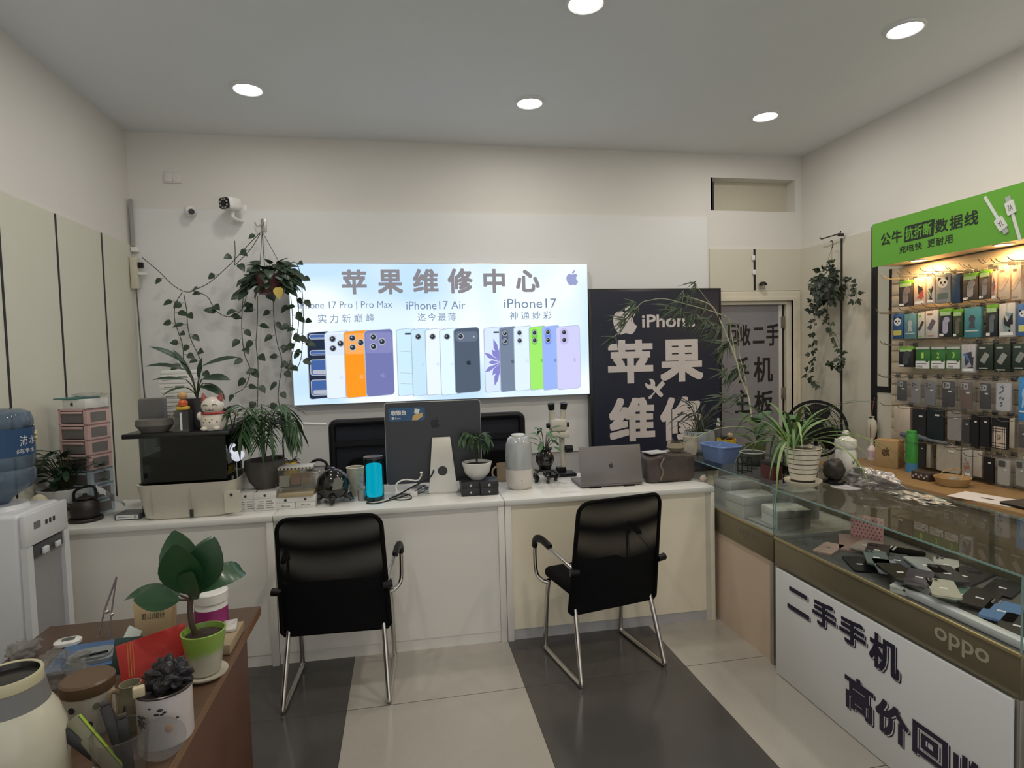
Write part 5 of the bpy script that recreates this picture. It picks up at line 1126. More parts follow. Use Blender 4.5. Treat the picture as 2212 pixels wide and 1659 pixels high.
t = thing('decorative_plate', 'round purple plate standing behind the cat ornament', 'plate', onlid(.325, .24), an); obj('plate', L([(0, 0), (.055, .004), (.058, .012), (0, .010)], 28, M=rot(math.radians(78), 0, 0, (0, 0, .058))), M('plate_purple', (.14, .05, .09), .4, var=.6, scale=40), t)
# tall stack of white boxes behind the tank
q = tk(.055, .47, Z0)
for i in range(14):
    t = thing('phone_box', 'white phone box, '+ORD[13-i]+' from the top of the tall stack behind the tank', 'box', (q.x+.012*((i*7) % 3-1)+(.02 if i > 11 else 0), q.y, Z0+i*.0545), an+.05*((i*5) % 3-1), 'tall stack of white boxes behind the tank')
    w2 = .085 if i > 10 else .095; obj('carton', B(-w2, w2, -.06, .06, 0, .032, .002), WBOX, t); obj('lid', B(-w2-.0015, w2+.0015, -.0615, .0615, .0325, .0535, .002), WBOX, t); g = G().flat(rrect(-w2*.7, .010, -w2*.1, .016, .001), -.0608); g.flat(rrect(.0, .008, w2*.6, .020, .001), -.0608); obj('print', g, PRINTG, t)
# palm in stone pot on two phone boxes
for i, (px, py, w_) in enumerate(((532, 1105, 'left'), (574, 1103, 'right'))):
    q = C(px, py); t = thing('phone_box', 'white phone box under the stone pot, '+w_+' of the two', 'box', (q.x, q.y+.062, Z0), CA, 'white boxes under the stone pot')
    obj('carton', B(-.054, .054, -.06, .06, 0, .064, .001), WBOX, t); obj('lid', B(-.0555, .0555, -.0615, .0615, .0645, .10, .002), WBOX, t); g = G(); apple(g, 0, .083, .016, -.0622); obj('logo', g, LOGOD, t); g = G()
    for k in range(4): g.flat(rrect(-.045+.004*k, .012+.012*k, -.005-.003*(k % 2), .016+.012*k, .0008), -.0606); g.flat(rrect(.006, .012+.012*k, .042-.005*(k % 2), .017+.012*k, .0008), -.0606)
    obj('print', g, PRINTG, t)
qa, qb = C(532, 1105), C(574, 1103); sp = V(((qa.x+qb.x)/2+.03, qa.y+.115, Z0+.1005))
potted('potted_palm', 'palm with drooping fronds in a dark stone pot on white boxes', sp, L([(0, 0), (.055, 0), (.085, .04), (.108, .11), (.106, .155), (.098, .158), (.090, .14), (0, .14)], 28), M('pot_stone', (.085, .078, .07), .7, var=.4, scale=9, bump=.7), .145, .092, fronds(12, .31, .21, .15, .15, 1.15, .02), LG, 4)
t = thing('swan_ornament', 'glowing white swan ornament on a thin stalk beside the palm', 'ornament', V((sp.x-.115, sp.y-.12, Z0+.1005)))
obj('stalk', G().tube([(0, 0, 0), (0, 0, .17)], .0025, 6), M('stalk_silver', (.5, .5, .5), .3, .8), t); obj('swan', G().ell((.004, 0, .20), (.03, .014, .028), sub=2).tube(spline([(-.01, 0, .21), (-.026, 0, .235), (-.018, 0, .262), (-.004, 0, .255)], 4), .009, 8).ell((.03, 0, .21), (.012, .01, .02), sub=2), M('swan_white', (.85, .85, .88), .3, emit=(.8, .85, 1), es=.5), t)
t = thing('grey_figurine', 'small grey white figurine at the left edge of the stone pot', 'ornament', V((sp.x-.155, sp.y-.06, Z0+.1005))); obj('body', G().ell((0, 0, .03), (.04, .03, .03), amp=.25), M('figurine_grey', (.38, .40, .40), .5), t); obj('head', G().ell((-.015, 0, .075), (.022, .02, .024), sub=2), MATS['figurine_grey'], t); obj('support', B(-.03, .03, -.02, .02, 0, .004), MATS['figurine_grey'], t)
t = thing('white_rod', 'thin white rod with a ring hanging behind the palm', 'rod', ay(645, 915, 3.95)); obj('rod', G().cyl((-.08, 0, .005), (.17, 0, -.012), .009), WHITE, t); obj('ring', G().tube([(-.01+.035*math.cos(a_), -.012, -.02+.045*math.sin(a_)) for a_ in [2*PI*i/24 for i in range(24)]], .006, 8, closed=True), WHITE, t); obj('clamp', G().tube(spline([(-.06, 0, .01), (-.055, -.015, -.02), (-.04, -.01, -.06)], 4), .007, 6), BLK, t); obj('stand', G().tube([(-.08, 0, .005), (-.10, 0, -.1), (-.10, 0, Z0-ay(645, 915, 3.95).z)], .005, 6), BLK, t)
q = C(622, 1062); q.y += .22
potted('yellow_pot', 'small yellow cup pot with a brown plant behind the clear organiser', (q.x-.005, q.y-.06, Z0+.06), L([(0, 0), (.042, 0), (.048, .095), (.046, .098), (.042, .085), (0, .085)], 24), M('pot_yellow', (.66, .46, .08), .4), .088, .042, bushy(14, .04, .05, .04, .02, .085), M('leaf_brown', (.03, .025, .018), .6), 9)
single('pot_stand', B(-.06, .06, -.05, .05, 0, .0595, .003), M('grey_card', (.16, .15, .14), .5), 'grey box carrying the small yellow pot', 'box', (q.x-.005, q.y-.06, Z0))
t = thing('black_camera', 'black tilted gadget between the palm and the yellow pot', 'gadget', (q.x-.10, q.y-.03, Z0)); obj('stand', G().cyl((0, 0, 0), (0, 0, .13), .012), BLK, t); obj('body', B(-.045, .045, -.03, .03, .131, .20, .012, M=rot(0, .5, 0, (0, 0, 0)) if False else None), BLK, t)
# two more phone boxes with the clear organiser
for i, (px, py, w_) in enumerate(((618, 1100, 'left'), (661, 1097, 'right'))):
    q = C(px, py); t = thing('phone_box', 'white phone box under the clear organiser, '+w_+' of the two', 'box', (q.x, q.y+.078, Z0), CA, 'white boxes under the clear organiser')
    obj('carton', B(-.050, .050, -.076, .076, 0, .034, .001), WBOX, t); obj('lid', B(-.0545, .0545, -.0775, .0775, .0345, .064, .002), WBOX, t); g = G(); apple(g, 0, .050, .018, -.0782); obj('logo', g, LOGOD, t); g = G(); text(g, 'iPhone', -.022, .022, .012, .021, -.0766); obj('lettering', g, LOGOD, t)
q = C(640, 1100); t = thing('acrylic_organiser', 'clear acrylic organiser with brown cards on the white boxes', 'organiser', (q.x, q.y+.07, Z0+.0645), CA)
ACR = glass('acrylic', (.86, .86, .84), 1.45, .05, .06, (.6, .6, .58)); obj('tray', B(-.09, .09, -.06, .06, 0, .022, .003), M('tray_tan', (.40, .33, .20), .35), t); obj('acrylic_wall', B(-.088, .088, -.045, -.042, .0225, .145), ACR, t); obj('acrylic_wall', B(-.088, .088, .05, .053, .0225, .145), ACR, t)
for x in (-.025, .028): obj('brown_card', G().prism(rrect(x-.0, .065, x+.048, .125, .003), -.041, -.038), M('card_tan', (.36, .23, .15), .5), t)
obj('pale_card', G().prism(rrect(-.085, .055, -.035, .115, .003), -.041, -.038), M('card_pale', (.50, .49, .46), .5), t); obj('top_rail', B(-.09, .09, -.05, .055, .1455, .162, .003), M('rail_pale', (.55, .52, .46), .3), t); g = G()
for i in range(9): g.cyl((-.075+.019*i, -.0505, .153), (-.075+.019*i, -.0520, .153), .005, n=8)
obj('rail_dots', g, LOGOD, t)
# black tripod censer, cups, crystal
q = C(718, 1092); t = thing('incense_burner', 'round black ceramic burner on splayed feet with a pale emblem', 'ornament', (q.x, q.y+.09, Z0)); CER = M('black_ceramic', (.008, .008, .008), .12, coat=.5)
obj('body', L([(0, .03), (.06, .03), (.088, .06), (.094, .10), (.082, .145), (.055, .170), (0, .172)], 28), CER, t); obj('lid', L([(.05, .1725), (.04, .182), (.016, .188), (.012, .196), (0, .198)], 20), CER, t)
for i in range(5): a_ = -PI/2+2*PI*i/5; obj('foot', G().tube(spline([(.05*math.cos(a_), .05*math.sin(a_), .06), (.090*math.cos(a_), .090*math.sin(a_), .035), (.108*math.cos(a_), .108*math.sin(a_), .012)], 4), [.024]*5+[.014]*4, 8), CER, t)
obj('emblem', G().prism([(-.022, .085), (.03, .09), (.034, .125), (.015, .15), (-.012, .145)], -.093, -.075, Matrix.Translation((.025, -.0, 0))), M('emblem_dull', (.28, .27, .24), .35, .3), t)
CUPM = M('cup_beige', (.50, .44, .33), .5)
def cup(label, loc, r, h, m, name='paper_cup'):
    t = thing(name, label, 'cup', loc); obj('cup', L([(0, 0), (r*.8, 0), (r, h), (r*.96, h), (r*.77, .006), (0, .006)], 24), m, t); obj('rim', G().tube([(r*math.cos(2*PI*i/24), r*math.sin(2*PI*i/24), h) for i in range(24)], .003, 6, closed=True), M('rim_white', (.70, .68, .62), .4), t); return t
q = C(758, 1080); cup('tall beige paper cup right of the black burner', (q.x+.02, q.y+.12, Z0), .05, .165, CUPM)
q = C(705, 1040); cup('white cup half hidden behind the black burner', (q.x-.03, 3.56, Z0), .055, .155, M('cup_white', (.62, .61, .57), .4))
q = C(705, 1040); t = thing('headset', 'black headset heaped on the cups behind the burner', 'headset', (q.x+.02, 3.56, Z0+.157)); g = G().tube([(.05*math.cos(a_), 0, .02+.045*math.sin(a_)) for a_ in [PI*i/10 for i in range(11)]], .008, 8); obj('band', g, BLK, t); obj('ear_cushion', G().ell((-.05, 0, .014), (.02, .03, .014), sub=2).ell((.05, 0, .014), (.02, .03, .014), sub=2), BLK, t)
q = C(781, 1083); t = thing('crystal_figurine', 'clear crystal figurine on a silver base left of the glowing lamp', 'ornament', (q.x, q.y+.03, Z0)); CRY = glass('crystal', (.80, .82, .86), 1.6, .03, .12, (.7, .72, .75))
obj('base', G().cyl((0, 0, 0), (0, 0, .06), .023), M('base_silver', (.36, .36, .35), .3, .4), t); obj('crystal', G().ell((0, 0, .085), (.024, .02, .025), sub=1).ell((.003, 0, .12), (.020, .016, .022), sub=1).ell((-.004, 0, .148), (.012, .012, .014), sub=1), CRY, t)
q = C(809, 1084); t = thing('night_lamp', 'glowing turquoise cylinder lamp beside the computer', 'lamp', (q.x, q.y+.055, Z0)); obj('base', L([(0, 0), (.052, 0), (.052, .022), (0, .022)], 28), M('lamp_base', (.012, .05, .055), .3), t)
obj('glow_core', L([(0, .0225), (.042, .0225), (.045, .04), (.045, .195), (.035, .205), (0, .206)], 28), emi('turquoise_glow', (.0, .62, .78), 1.0), t); obj('outer_tube', L([(.054, .0225), (.054, .235), (.052, .235), (.052, .0225)], 32), glass('lamp_tube', (.45, .72, .76), 1.4, .05), t); obj('cap', L([(.056, .2355), (.056, .247), (.05, .25), (0, .251)], 28), M('cap_dark', (.05, .05, .055), .25, .4), t)
obj('cable', G().tube(spline([(.0, -.05, .008), (-.04, -.09, .005), (.01, -.115, .005), (.06, -.08, .005), (.12, -.03, .006), (.2, .0, .02), (.28, .05, .05)], 5), .0035, 6), BLK, t)
# computer
IM = M('computer_back_shaded', (.055, .056, .066), .42, .35, var=.03); ALU = M('aluminium', (.58, .56, .50), .35, .5)  # aluminium back coloured dark to hold its backlit shade
iq = C(958, 1066); t = thing('desktop_computer', 'large desktop computer on a pale metal stand, seen from behind, backlit shade painted in', 'computer', (iq.x, iq.y+.02, Z0), math.radians(-1.5))
bl, tr, br = ay(836, 1052, 3.50), ay(1034, 862, 3.50), ay(1060, 1040, 3.50)
xL, xR, zB, zT = bl.x-iq.x-.004, tr.x-iq.x+.012, bl.z-Z0, tr.z-Z0-.005
g = G().prism(rrect(xL, zB, xR, zT, .018, 5), .075, .083, mi=1); g.prism(rrect(xL+.003, zB+.003, xR-.003, zT-.003, .017, 5), .066, .0749); obj('display', g, [IM, ALU], t)
obj('stand_foot', G().slab(rrect(-.085, -.02, .085, .19, .012), 0, .008), ALU, t)
rings = [[(-.085, -.02, .0085), (.085, -.02, .0085), (.085, -.008, .0085), (-.085, -.008, .0085)], [(-.079, -.012, .05), (.079, -.012, .05), (.079, .0, .05), (-.079, .0, .05)], [(-.055, .04, .305), (.055, .04, .305), (.055, .052, .305), (-.055, .052, .305)], [(-.052, .055, .322), (.052, .055, .322), (.052, .0655, .310), (-.052, .0655, .310)]]
obj('stand_leg', G().loft(rings), ALU, t); obj('cable_hole', G().cyl((0, -.0015, .13), (0, .003, .13), .028, n=28), LOGOD, t)
g = G(); apple(g, (xL+xR)/2+.01, zB+(zT-zB)*.74, .065, .0655); obj('logo', g, M('logo_black', (.012, .012, .014), .25, .3), t)
stl = ay(838, 915, 3.47); st2 = ay(918, 880, 3.47); a0, a1 = stl.x-iq.x, st2.x-iq.x; b0, b1 = stl.z-Z0+.002, st2.z-Z0-.003
st = obj('checkout_sticker', G().prism(rrect(a0, b0, a1, b1, .03, 6)[:14]+[(a0, b1), (a0, b0)] if False else rrect(a0, b0, a1, b1, .018, 6), .0645, .0655), M('sticker_blue', (.03, .10, .23), .4), t, 'blue sticker with white characters')
g = G(); w = a1-a0; h = b1-b0; text(g, '收银台', a0+w*.08, a0+w*.48, b0+h*.45, b0+h*.82, .0638, .0012); text(g, 'Bank', a0+w*.18, a0+w*.34, b0+h*.16, b0+h*.30, .0638); g.flat(rrect(a0+w*.09, b0+h*.15, a0+w*.15, b0+h*.32, .002), .0638); obj('lettering', g, TAGW, st)
g = G().flat([(a0+w*.64, b0+h*.04), (a0+w*.80, b0+h*.04), (a0+w*.88, b0+h*.40), (a0+w*.76, b0+h*.55), (a0+w*.66, b0+h*.35)], .0638); g.flat([(a0+w*.82, b0+h*.12), (a0+w*.94, b0+h*.3), (a0+w*.92, b0+h*.6), (a0+w*.84, b0+h*.5)], .0637); g.flat([(a0+w*.70, b0+h*.55), (a0+w*.83, b0+h*.5), (a0+w*.86, b0+h*.86), (a0+w*.72, b0+h*.92)], .0636, mi=1); obj('hand_picture', g, [M('sticker_skin', (.62, .42, .16), .5), TAGW], st)
# cables and papers by the computer
q = C(868, 1076); t = thing('adapter_box', 'white paper box among the cables left of the computer stand', 'box', (q.x+.03, q.y+.05, Z0), -.1); obj('carton', B(-.065, .06, -.04, .04, 0, .03, .002), WBOX, t); obj('print', G().flat(rrect(-.03, .012, .01, .018, .001), -.0405), PRINTG, t)
single('white_cable', G().tube(spline([(q.x-.02, q.y+.02, Z0+.005), (q.x-.03, q.y+.04, Z0+.07), (q.x+.02, q.y+.05, Z0+.095), (q.x+.09, q.y+.05, Z0+.085), (q.x+.115, q.y+.04, Z0+.115), (q.x+.115, q.y+.03, Z0+.135)], 6), [.0045]*28+[.008]*3, 8), WHITE, 'white charging cable looping up beside the computer', 'cable')
single('black_cable', G().tube(spline([(q.x-.07, q.y-.02, Z0+.005), (q.x-.02, q.y-.0, Z0+.02), (q.x+.06, q.y+.0, Z0+.06), (q.x+.16, q.y+.03, Z0+.10), (q.x+.19, q.y+.06, Z0+.14)], 6), .0045, 8), BLK, 'black cable running from the lamp across the white paper box', 'cable')
single('cable_loop', G().tube([(q.x+.01+.045*math.cos(a_), q.y-.03+.03*math.sin(a_), Z0+.004+.02*max(0, math.sin(a_))) for a_ in [2*PI*i/30 for i in range(30)]], .003, 6, closed=True), BLK, 'black cable coil in front of the white paper box', 'cable')
q = C(915, 1068)
single('plastic_pouch', G().ell((0, 0, .022), (.05, .04, .022), amp=.5, fr=4), M('pouch_silver', (.36, .38, .42), .25, .5, var=.4), 'crumpled silver pouch between the cables and the computer stand', 'bag', (q.x-.02, q.y+.06, Z0))
for i, (px, py, w_) in enumerate(((1018, 1072, 'left'), (1058, 1070, 'right'))):
    q = C(px, py); t = thing('phone_box', 'black phone box under the white bowl, '+w_+' of the two', 'box', (q.x, q.y+.072, Z0), CA+.02, 'black boxes under the white bowl'); bm_ = M('box_black', (.018, .018, .02), .4)
    obj('carton', B(-.052, .052, -.07, .07, 0, .045, .001), bm_, t); obj('lid', B(-.0535, .0535, -.0715, .0715, .0455, .08, .002), bm_, t); g = G(); apple(g, 0, .062, .018, -.0722); apple(g, 0, .022, .014, -.0708); obj('logo', g, M('logo_silver', (.5, .5, .5), .3, .6), t)
qa = C(1036, 1071); bp = V((qa.x, qa.y+.085, Z0+.0805))
potted('bowl_palm', 'little palm in a white half-round bowl on black boxes', bp, L([(0, 0), (.035, .0), (.07, .035), (.088, .10), (.084, .102), (.076, .085), (0, .085)], 30), WHITE, .086, .078, fronds(13, .19, .095, .085, .06, .55, .008), LG, 12)
q = C(1128, 1060); t = thing('humidifier', 'grey and white egg-shaped humidifier on the counter', 'appliance', (q.x, q.y+.08, Z0)); obj('base', L([(0, 0), (.062, 0), (.075, .015), (.080, .06), (.080, .12), (0, .12)], 32), M('humid_white', (.68, .63, .58), .35), t); obj('tank', L([(.080, .1205), (.081, .20), (.076, .27), (.062, .305), (.05, .312), (0, .312)], 32), M('humid_grey', (.40, .42, .43), .12, coat=.5), t); obj('lid', L([(.042, .3125), (.042, .322), (.038, .326), (0, .326)], 28), M('humid_lid', (.62, .62, .60), .3), t); obj('power_mark', G().cyl((.0, -.081, .06), (0, -.0815, .06), .004), PRINTG, t)
q = C(1090, 1050); t = thing('beige_mug', 'beige mug with a handle half hidden by the humidifier', 'mug', (q.x+.02, q.y+.16, Z0)); obj('mug', L([(0, 0), (.04, 0), (.042, .11), (.039, .11), (.036, .008), (0, .008)], 24), M('mug_beige', (.36, .27, .18), .4), t); obj('handle', G().tube([(-.04-.03*math.sin(a_), 0, .055+.035*math.cos(a_)) for a_ in [PI*i/8 for i in range(9)]], .006, 8), MATS['mug_beige'], t)
q = C(1185, 1045); cs = V((q.x, q.y+.08, Z0)); t = thing('carved_stand', 'black carved wooden stand under the round black vase', 'stand', cs); obj('top', L([(0, .07), (.068, .07), (.07, .082), (0, .084)], 28), CER, t)
for i in range(5): a_ = 2*PI*i/5-PI/2; obj('leg', G().tube(spline([(.055*math.cos(a_), .055*math.sin(a_), .069), (.08*math.cos(a_), .08*math.sin(a_), .04), (.06*math.cos(a_), .06*math.sin(a_), .01), (.075*math.cos(a_), .075*math.sin(a_), .008)], 4), .010, 8), CER, t)
potted('vase_bamboo', 'green leafy cuttings in a round glossy black vase on a carved stand', (cs.x, cs.y, Z0+.0845), L([(0, 0), (.035, 0), (.056, .04), (.056, .075), (.036, .108), (.05, .122), (.045, .124), (.03, .108), (0, .10)], 28), CER, .102, .03, bushy(15, .16, .09, .10, .032, .11, 'oval', .7), M('leaf_mid', (.06, .14, .05), .45, var=.3), 6)
q = ay(1190, 940, 3.95); t = thing('microscope', 'cream stereo microscope with two black eyepieces behind the black vase', 'microscope', (q.x, 3.78, Z0)); MC = M('scope_cream', (.56, .53, .45), .35)
obj('base', B(-.10, .10, -.10, .018, 0, .02, .004), BLK, t); obj('column', G().cyl((.03, -.005, .02), (.03, -.005, .30), .018), MC, t); obj('arm', B(-.05, .07, -.06, .015, .25, .29, .008), MC, t); obj('focus_knob', G().cyl((.05, -.02, .17), (.095, -.02, .17), .025), BLK, t); obj('head', B(-.055, .055, -.06, .03, .291, .37, .015), MC, t)
for s in (-1, 1): ey = obj('eyepiece_tube', G().cyl((s*.034, -.01, .36), (s*.040, -.02, .435), .019), MC, t); obj('eyecup', G().cyl((s*.0402, -.0203, .4355), (s*.044, -.028, .475), .021, .023), BLK, ey); obj('zoom_knob', G().cyl((s*.056, -.02, .33), (s*.075, -.02, .33), .016), BLK, t)
q = C(1230, 1035); t = thing('power_adapter', 'black charger block with white prongs left of the laptop', 'adapter', (q.x-.01, q.y+.16, Z0)); obj('block', B(-.03, .03, -.025, .025, 0, .05, .004), BLK, t); obj('prong', B(-.012, -.006, -.006, .0, .0505, .065).box(.006, .012, -.006, 0, .0505, .065), TAGW, t)
single('receipt', B(-.06, .06, -.02, .02, 0, .0012), M('paper_white', (.68, .66, .66), .6), 'white paper slip at the front edge of the counter left of the laptop', 'paper', (C(1232, 1063).x, C(1232, 1063).y+.006, Z0), -.1)
single('paper_pad', B(-.035, .03, -.05, .05, 0, .004), MATS['paper_white'], 'small white pad lying between the carved stand and the laptop', 'paper', (C(1228, 1045).x-.01, C(1228, 1045).y+.06, Z0), .3)
q = C(1325, 1053); t = thing('laptop', 'open grey laptop seen from its lid side on the counter', 'laptop', (q.x, q.y+.02, Z0), CA); LP = M('laptop_grey', (.22, .20, .195), .4, .4); hw = abs(C(1393, 1050).x-C(1255, 1056).x)/2
obj('base', B(-hw, hw, .0, .24, .006, .018, .003), LP, t); g = G(); R = rot(math.radians(-10), 0, 0, (0, 0, .019)); g.box(-hw, hw, -.004, .002, 0, .225, .002, M=R); obj('lid', g, LP, t); g = G(); apple(g, 0, .11, .034, -.0046, M=R); obj('logo', g, LOGOD, t); g = G()
for s in (-1, 1): g.box(s*hw*.55-.035, s*hw*.55+.035, -.012, -.001, .001, .005)
obj('rubber_feet', g, BLK, t)
# rock planter and neighbours at the right end
q = C(1454, 1043); rp = V((q.x, q.y+.085, Z0)); t = thing('stone_planter', 'blocky dark brown stone block at the right end of the counter', 'stone', rp, CA); DS = M('stone_brown', (.070, .050, .042), .5, var=.6, scale=9, bump=1.0)
g = G().ell((0, 0, 0), 1, sub=5)
for v in g.bm.verts:
    d = v.co.normalized(); p = V([math.copysign(abs(c_)**.28, c_) for c_ in d]); p = V((p.x*.155, p.y*.078, .084+p.z*.084)); n_ = noise.noise_vector(p*8)+.5*noise.noise_vector(p*22); p += n_*.011; p.z = max(0, p.z); v.co = p
obj('stone', g, DS, t, None, 70); obj('vein', G().tube(spline([(-.08, -.083, .02), (-.06, -.084, .07), (-.075, -.084, .11), (-.05, -.082, .155)], 4), .006, 6), M('vein', (.20, .14, .11), .5), t)
t = thing('magazine', 'white and black printed leaflet lying on the brown stone', 'paper', (rp.x-.08, rp.y, Z0+.176), .2); obj('sheet', B(-.06, .06, -.05, .05, 0, .006), M('leaflet', (.50, .49, .50), .5, var=.5, scale=30), t)
potted('succulent_bowl', 'round sandy bowl with a tiny plant on the brown stone', (rp.x+.065, rp.y+.01, Z0+.176), L([(0, 0), (.035, 0), (.055, .025), (.048, .055), (.04, .055), (0, .05)], 24), M('sand_clay', (.30, .26, .18), .7, bump=.3), .052, .038, bushy(10, .03, .05, .03, .012, .05), LD, 3)
single('rose_stone', G().ell((0, 0, .02), (.022, .018, .022), sub=2, amp=.4), M('rose_quartz', (.55, .42, .36), .5), 'small pale pink stone at the right corner of the counter', 'stone', (C(1528, 1042).x-.01, C(1528, 1042).y+.03, Z0))
q = C(1515, 1035); t = thing('carton', 'stacked grey cartons behind the brown stone at the counter end', 'box', (1.69, 3.60, Z0), 0); GC = M('carton_grey', (.33, .32, .31), .6); obj('carton', B(-.07, .07, -.06, .06, 0, .11, .003), GC, t); obj('lid', B(-.078, .078, -.068, .068, .1105, .14, .004), GC, t)
# ---- on the far glass case
K0 = .9115
def K(px, py): q = az(px, py, K0); return V((min(2.2, max(1.87, q.x)), min(3.78, max(2.66, q.y)), K0))
q = V((1.86, 3.62, K0)); potted('twig_pot', 'small off-white pot with bare twigs at the corner of the far glass case', q, L([(0, 0), (.035, 0), (.05, .06), (.044, .10), (.05, .12), (.045, .122), (.04, .1), (0, .10)], 24), M('pot_cream', (.50, .45, .37), .4, var=.3), .103, .038, bushy(5, .16, .08, .05, .006, .1), M('twig', (.13, .09, .06), .7), 2)
q = V((1.985, 3.735, K0)); potted('grey_pot', 'grey glazed pot with dark grassy leaves behind the twig pot', q, L([(0, 0), (.08, 0), (.10, .02), (.105, .08), (.10, .135), (.094, .137), (.09, .12), (0, .12)], 30), M('pot_glaze', (.33, .38, .40), .12, coat=.6), .123, .088, bushy(34, .22, .13, .14, .018, .12, 'strap', .5), M('leaf_black', (.012, .02, .014), .5), 7)
single('spray_nozzle', L([(0, 0), (.018, 0), (.018, .05), (.008, .065), (.012, .085), (.012, .10), (0, .102)], 16), WHITE, 'white spray bottle top behind the grey glazed pot', 'bottle', (2.20, 3.80, K0+.0)) if False else None
t = thing('spray_bottle', 'clear spray bottle with a white nozzle right of the grey pot', 'bottle', (2.13, 3.74, K0)); obj('body', L([(0, 0), (.025, 0), (.025, .14), (.012, .165), (0, .166)], 20), glass('bottle_clear', (.8, .82, .82), 1.45, .04, .08), t); obj('nozzle', L([(.013, .1665), (.013, .185), (.008, .20), (.007, .215), (0, .216)], 14), WHITE, t)
YC = M('tub_yellow', (.60, .42, .03), .35)
q = az(1580, 975, K0); t = thing('yellow_tub', 'yellow ribbed tub full of red and black bits on the far glass case', 'tub', (2.085, 3.56, K0)); obj('tub', L([(0, 0), (.048, 0), (.05, .03), (.054, .032), (.055, .065), (.058, .067), (.06, .10), (.056, .10), (.05, .02), (0, .02)], 24), YC, t); g = G()
for i in range(9): g.ell((.03*math.cos(i*2.4), .03*math.sin(i*2.4), .10+.012*(i % 3)), .015, sub=1, mi=i % 3)
obj('scraps', g, [M('scrap_red', (.30, .05, .03), .5), M('scrap_black', (.03, .03, .03), .5), M('scrap_tan', (.4, .3, .18), .5)], t)
t = thing('blue_basin', 'light blue plastic basin standing on the far glass case', 'basin', (1.915, 3.34, K0), -PI/2+.1); BB = M('basin_blue', (.16, .24, .48), .35)
rings = [[(x, y, z) for x, y in rrect(-.105-e, -.07-e, .105+e, .07+e, .03, 5)] for z, e in ((0, -.012), (.005, -.008), (.10, .012), (.10, .008), (.01, -.014))]; obj('basin', G().loft(rings), BB, t); obj('rim', G().tube([(x, y, .10) for x, y in rrect(-.118, -.083, .118, .083, .035, 5)], .005, 6, closed=True), BB, t)
t = thing('dark_bowl', 'dark grey bowl with a pale rim on a saucer beside the blue basin', 'bowl', (1.985, 3.11, K0)); obj('saucer', L([(0, 0), (.07, 0), (.095, .014), (.09, .016), (0, .008)], 28), M('bowl_dark', (.06, .065, .06), .3), t); obj('bowl', L([(0, .0165), (.05, .0165), (.068, .05), (.07, .085), (.066, .085), (.05, .03), (0, .03)], 28), MATS['bowl_dark'], t); obj('rim', G().tube([(.0685*math.cos(2*PI*i/28), .0685*math.sin(2*PI*i/28), .0875) for i in range(28)], .003, 6, closed=True), M('rim_pale', (.42, .42, .38), .3), t)
q = V((2.035, 2.865, K0)); t = thing('glass_vase', 'round clear glass vase half full of dark water behind the spider plant', 'vase', q); obj('glass', L([(0, 0), (.045, 0), (.07, .05), (.078, .10), (.06, .15), (.058, .155), (.056, .15), (.072, .10), (.065, .05), (.042, .006), (0, .006)], 30), glass('vase_glass', (.80, .84, .80), 1.45, .02), t); obj('water', L([(0, .007), (.041, .007), (.062, .048), (.064, .06), (0, .06)], 28), M('dark_water', (.03, .03, .018), .05), t)
t = thing('red_box', 'low dark red box in front of the round glass vase', 'box', (1.895, 2.80, K0), -PI/2+.15); obj('carton', B(-.045, .05, -.03, .03, 0, .075, .003), M('box_maroon', (.09, .02, .018), .4), t); obj('lid', B(-.047, .052, -.032, .032, .0755, .095, .003), M('box_lid_black', (.02, .018, .018), .4), t)
t = thing('wire_holder', 'small black wire holder in front of the dark bowl', 'holder', (1.85, 2.97, K0)); g = G()
for z in (.01, .05, .09): g.tube([(x, y, z) for x, y in rrect(-.03, -.02, .03, .02, .005, 2)], .003, 5, closed=True)
for x, y in ((-.03, -.02), (.03, -.02), (.03, .02), (-.03, .02)): g.tube([(x, y, .0), (x, y, .09)], .003, 5)
obj('frame', g, BLK, t)
# spider plant
q = K(1741, 1056); sp = V((1.945, 2.615, K0)); t = thing('spider_plant', 'large spider plant with arching leaves in a cream ringed pot', 'plant', sp)
POTC = M('pot_ringed', (.82, .74, .60), .35)
prof = [(0, .035), (.058, .035)]
for i in range(6): z = .045+i*.024; r0 = .06+.022*(i/5); prof += [(r0, z), (r0+.002, z+.018), (r0-.002, z+.0215)]
prof += [(.086, .19), (.082, .192), (.074, .172), (0, .172)]
obj('pot', L(prof, 36), POTC, t); g = G()
for i in range(6): z = .045+i*.024+.0215; r0 = .06+.022*(i/5); g.tube([(r0*math.cos(2*PI*k/32), r0*math.sin(2*PI*k/32), z) for k in range(32)], .0022, 5, closed=True)
obj('pot_groove', g, M('groove_brown', (.12, .08, .05), .6), t); obj('saucer', L([(0, 0), (.06, 0), (.085, .022), (.088, .030), (.083, .030), (.06, .012), (0, .012)], 32), POTC, t); obj('pot_foot', L([(0, .0125), (.055, .0125), (.056, .034), (0, .034)], 28), M('foot_black', (.02, .016, .012), .5), t); obj('soil', L([(0, .182), (.05, .184), (.076, .176)], 22), SOIL, t)
gl, gp = G(), G(); r = random.Random(21)
for i in range(40):
    a_ = 2*PI*i/40*1.618*5 % (2*PI); ln = r.uniform(.34, .62); el = r.uniform(.7, 1.45); d = V((math.cos(a_)*math.cos(el), math.sin(a_)*math.cos(el), math.sin(el)))
    (gl if i % 4 else gp).leaf(V((.02*math.cos(a_)-.04, .02*math.sin(a_)+.02, .19)), d, V((-math.cos(a_)*math.sin(el), -math.sin(a_)*math.sin(el), math.cos(el))), ln, .016, r.uniform(1.4, 2.6)*(1 if el < 1.2 else .8), 'strap', n=14, fold=.3)
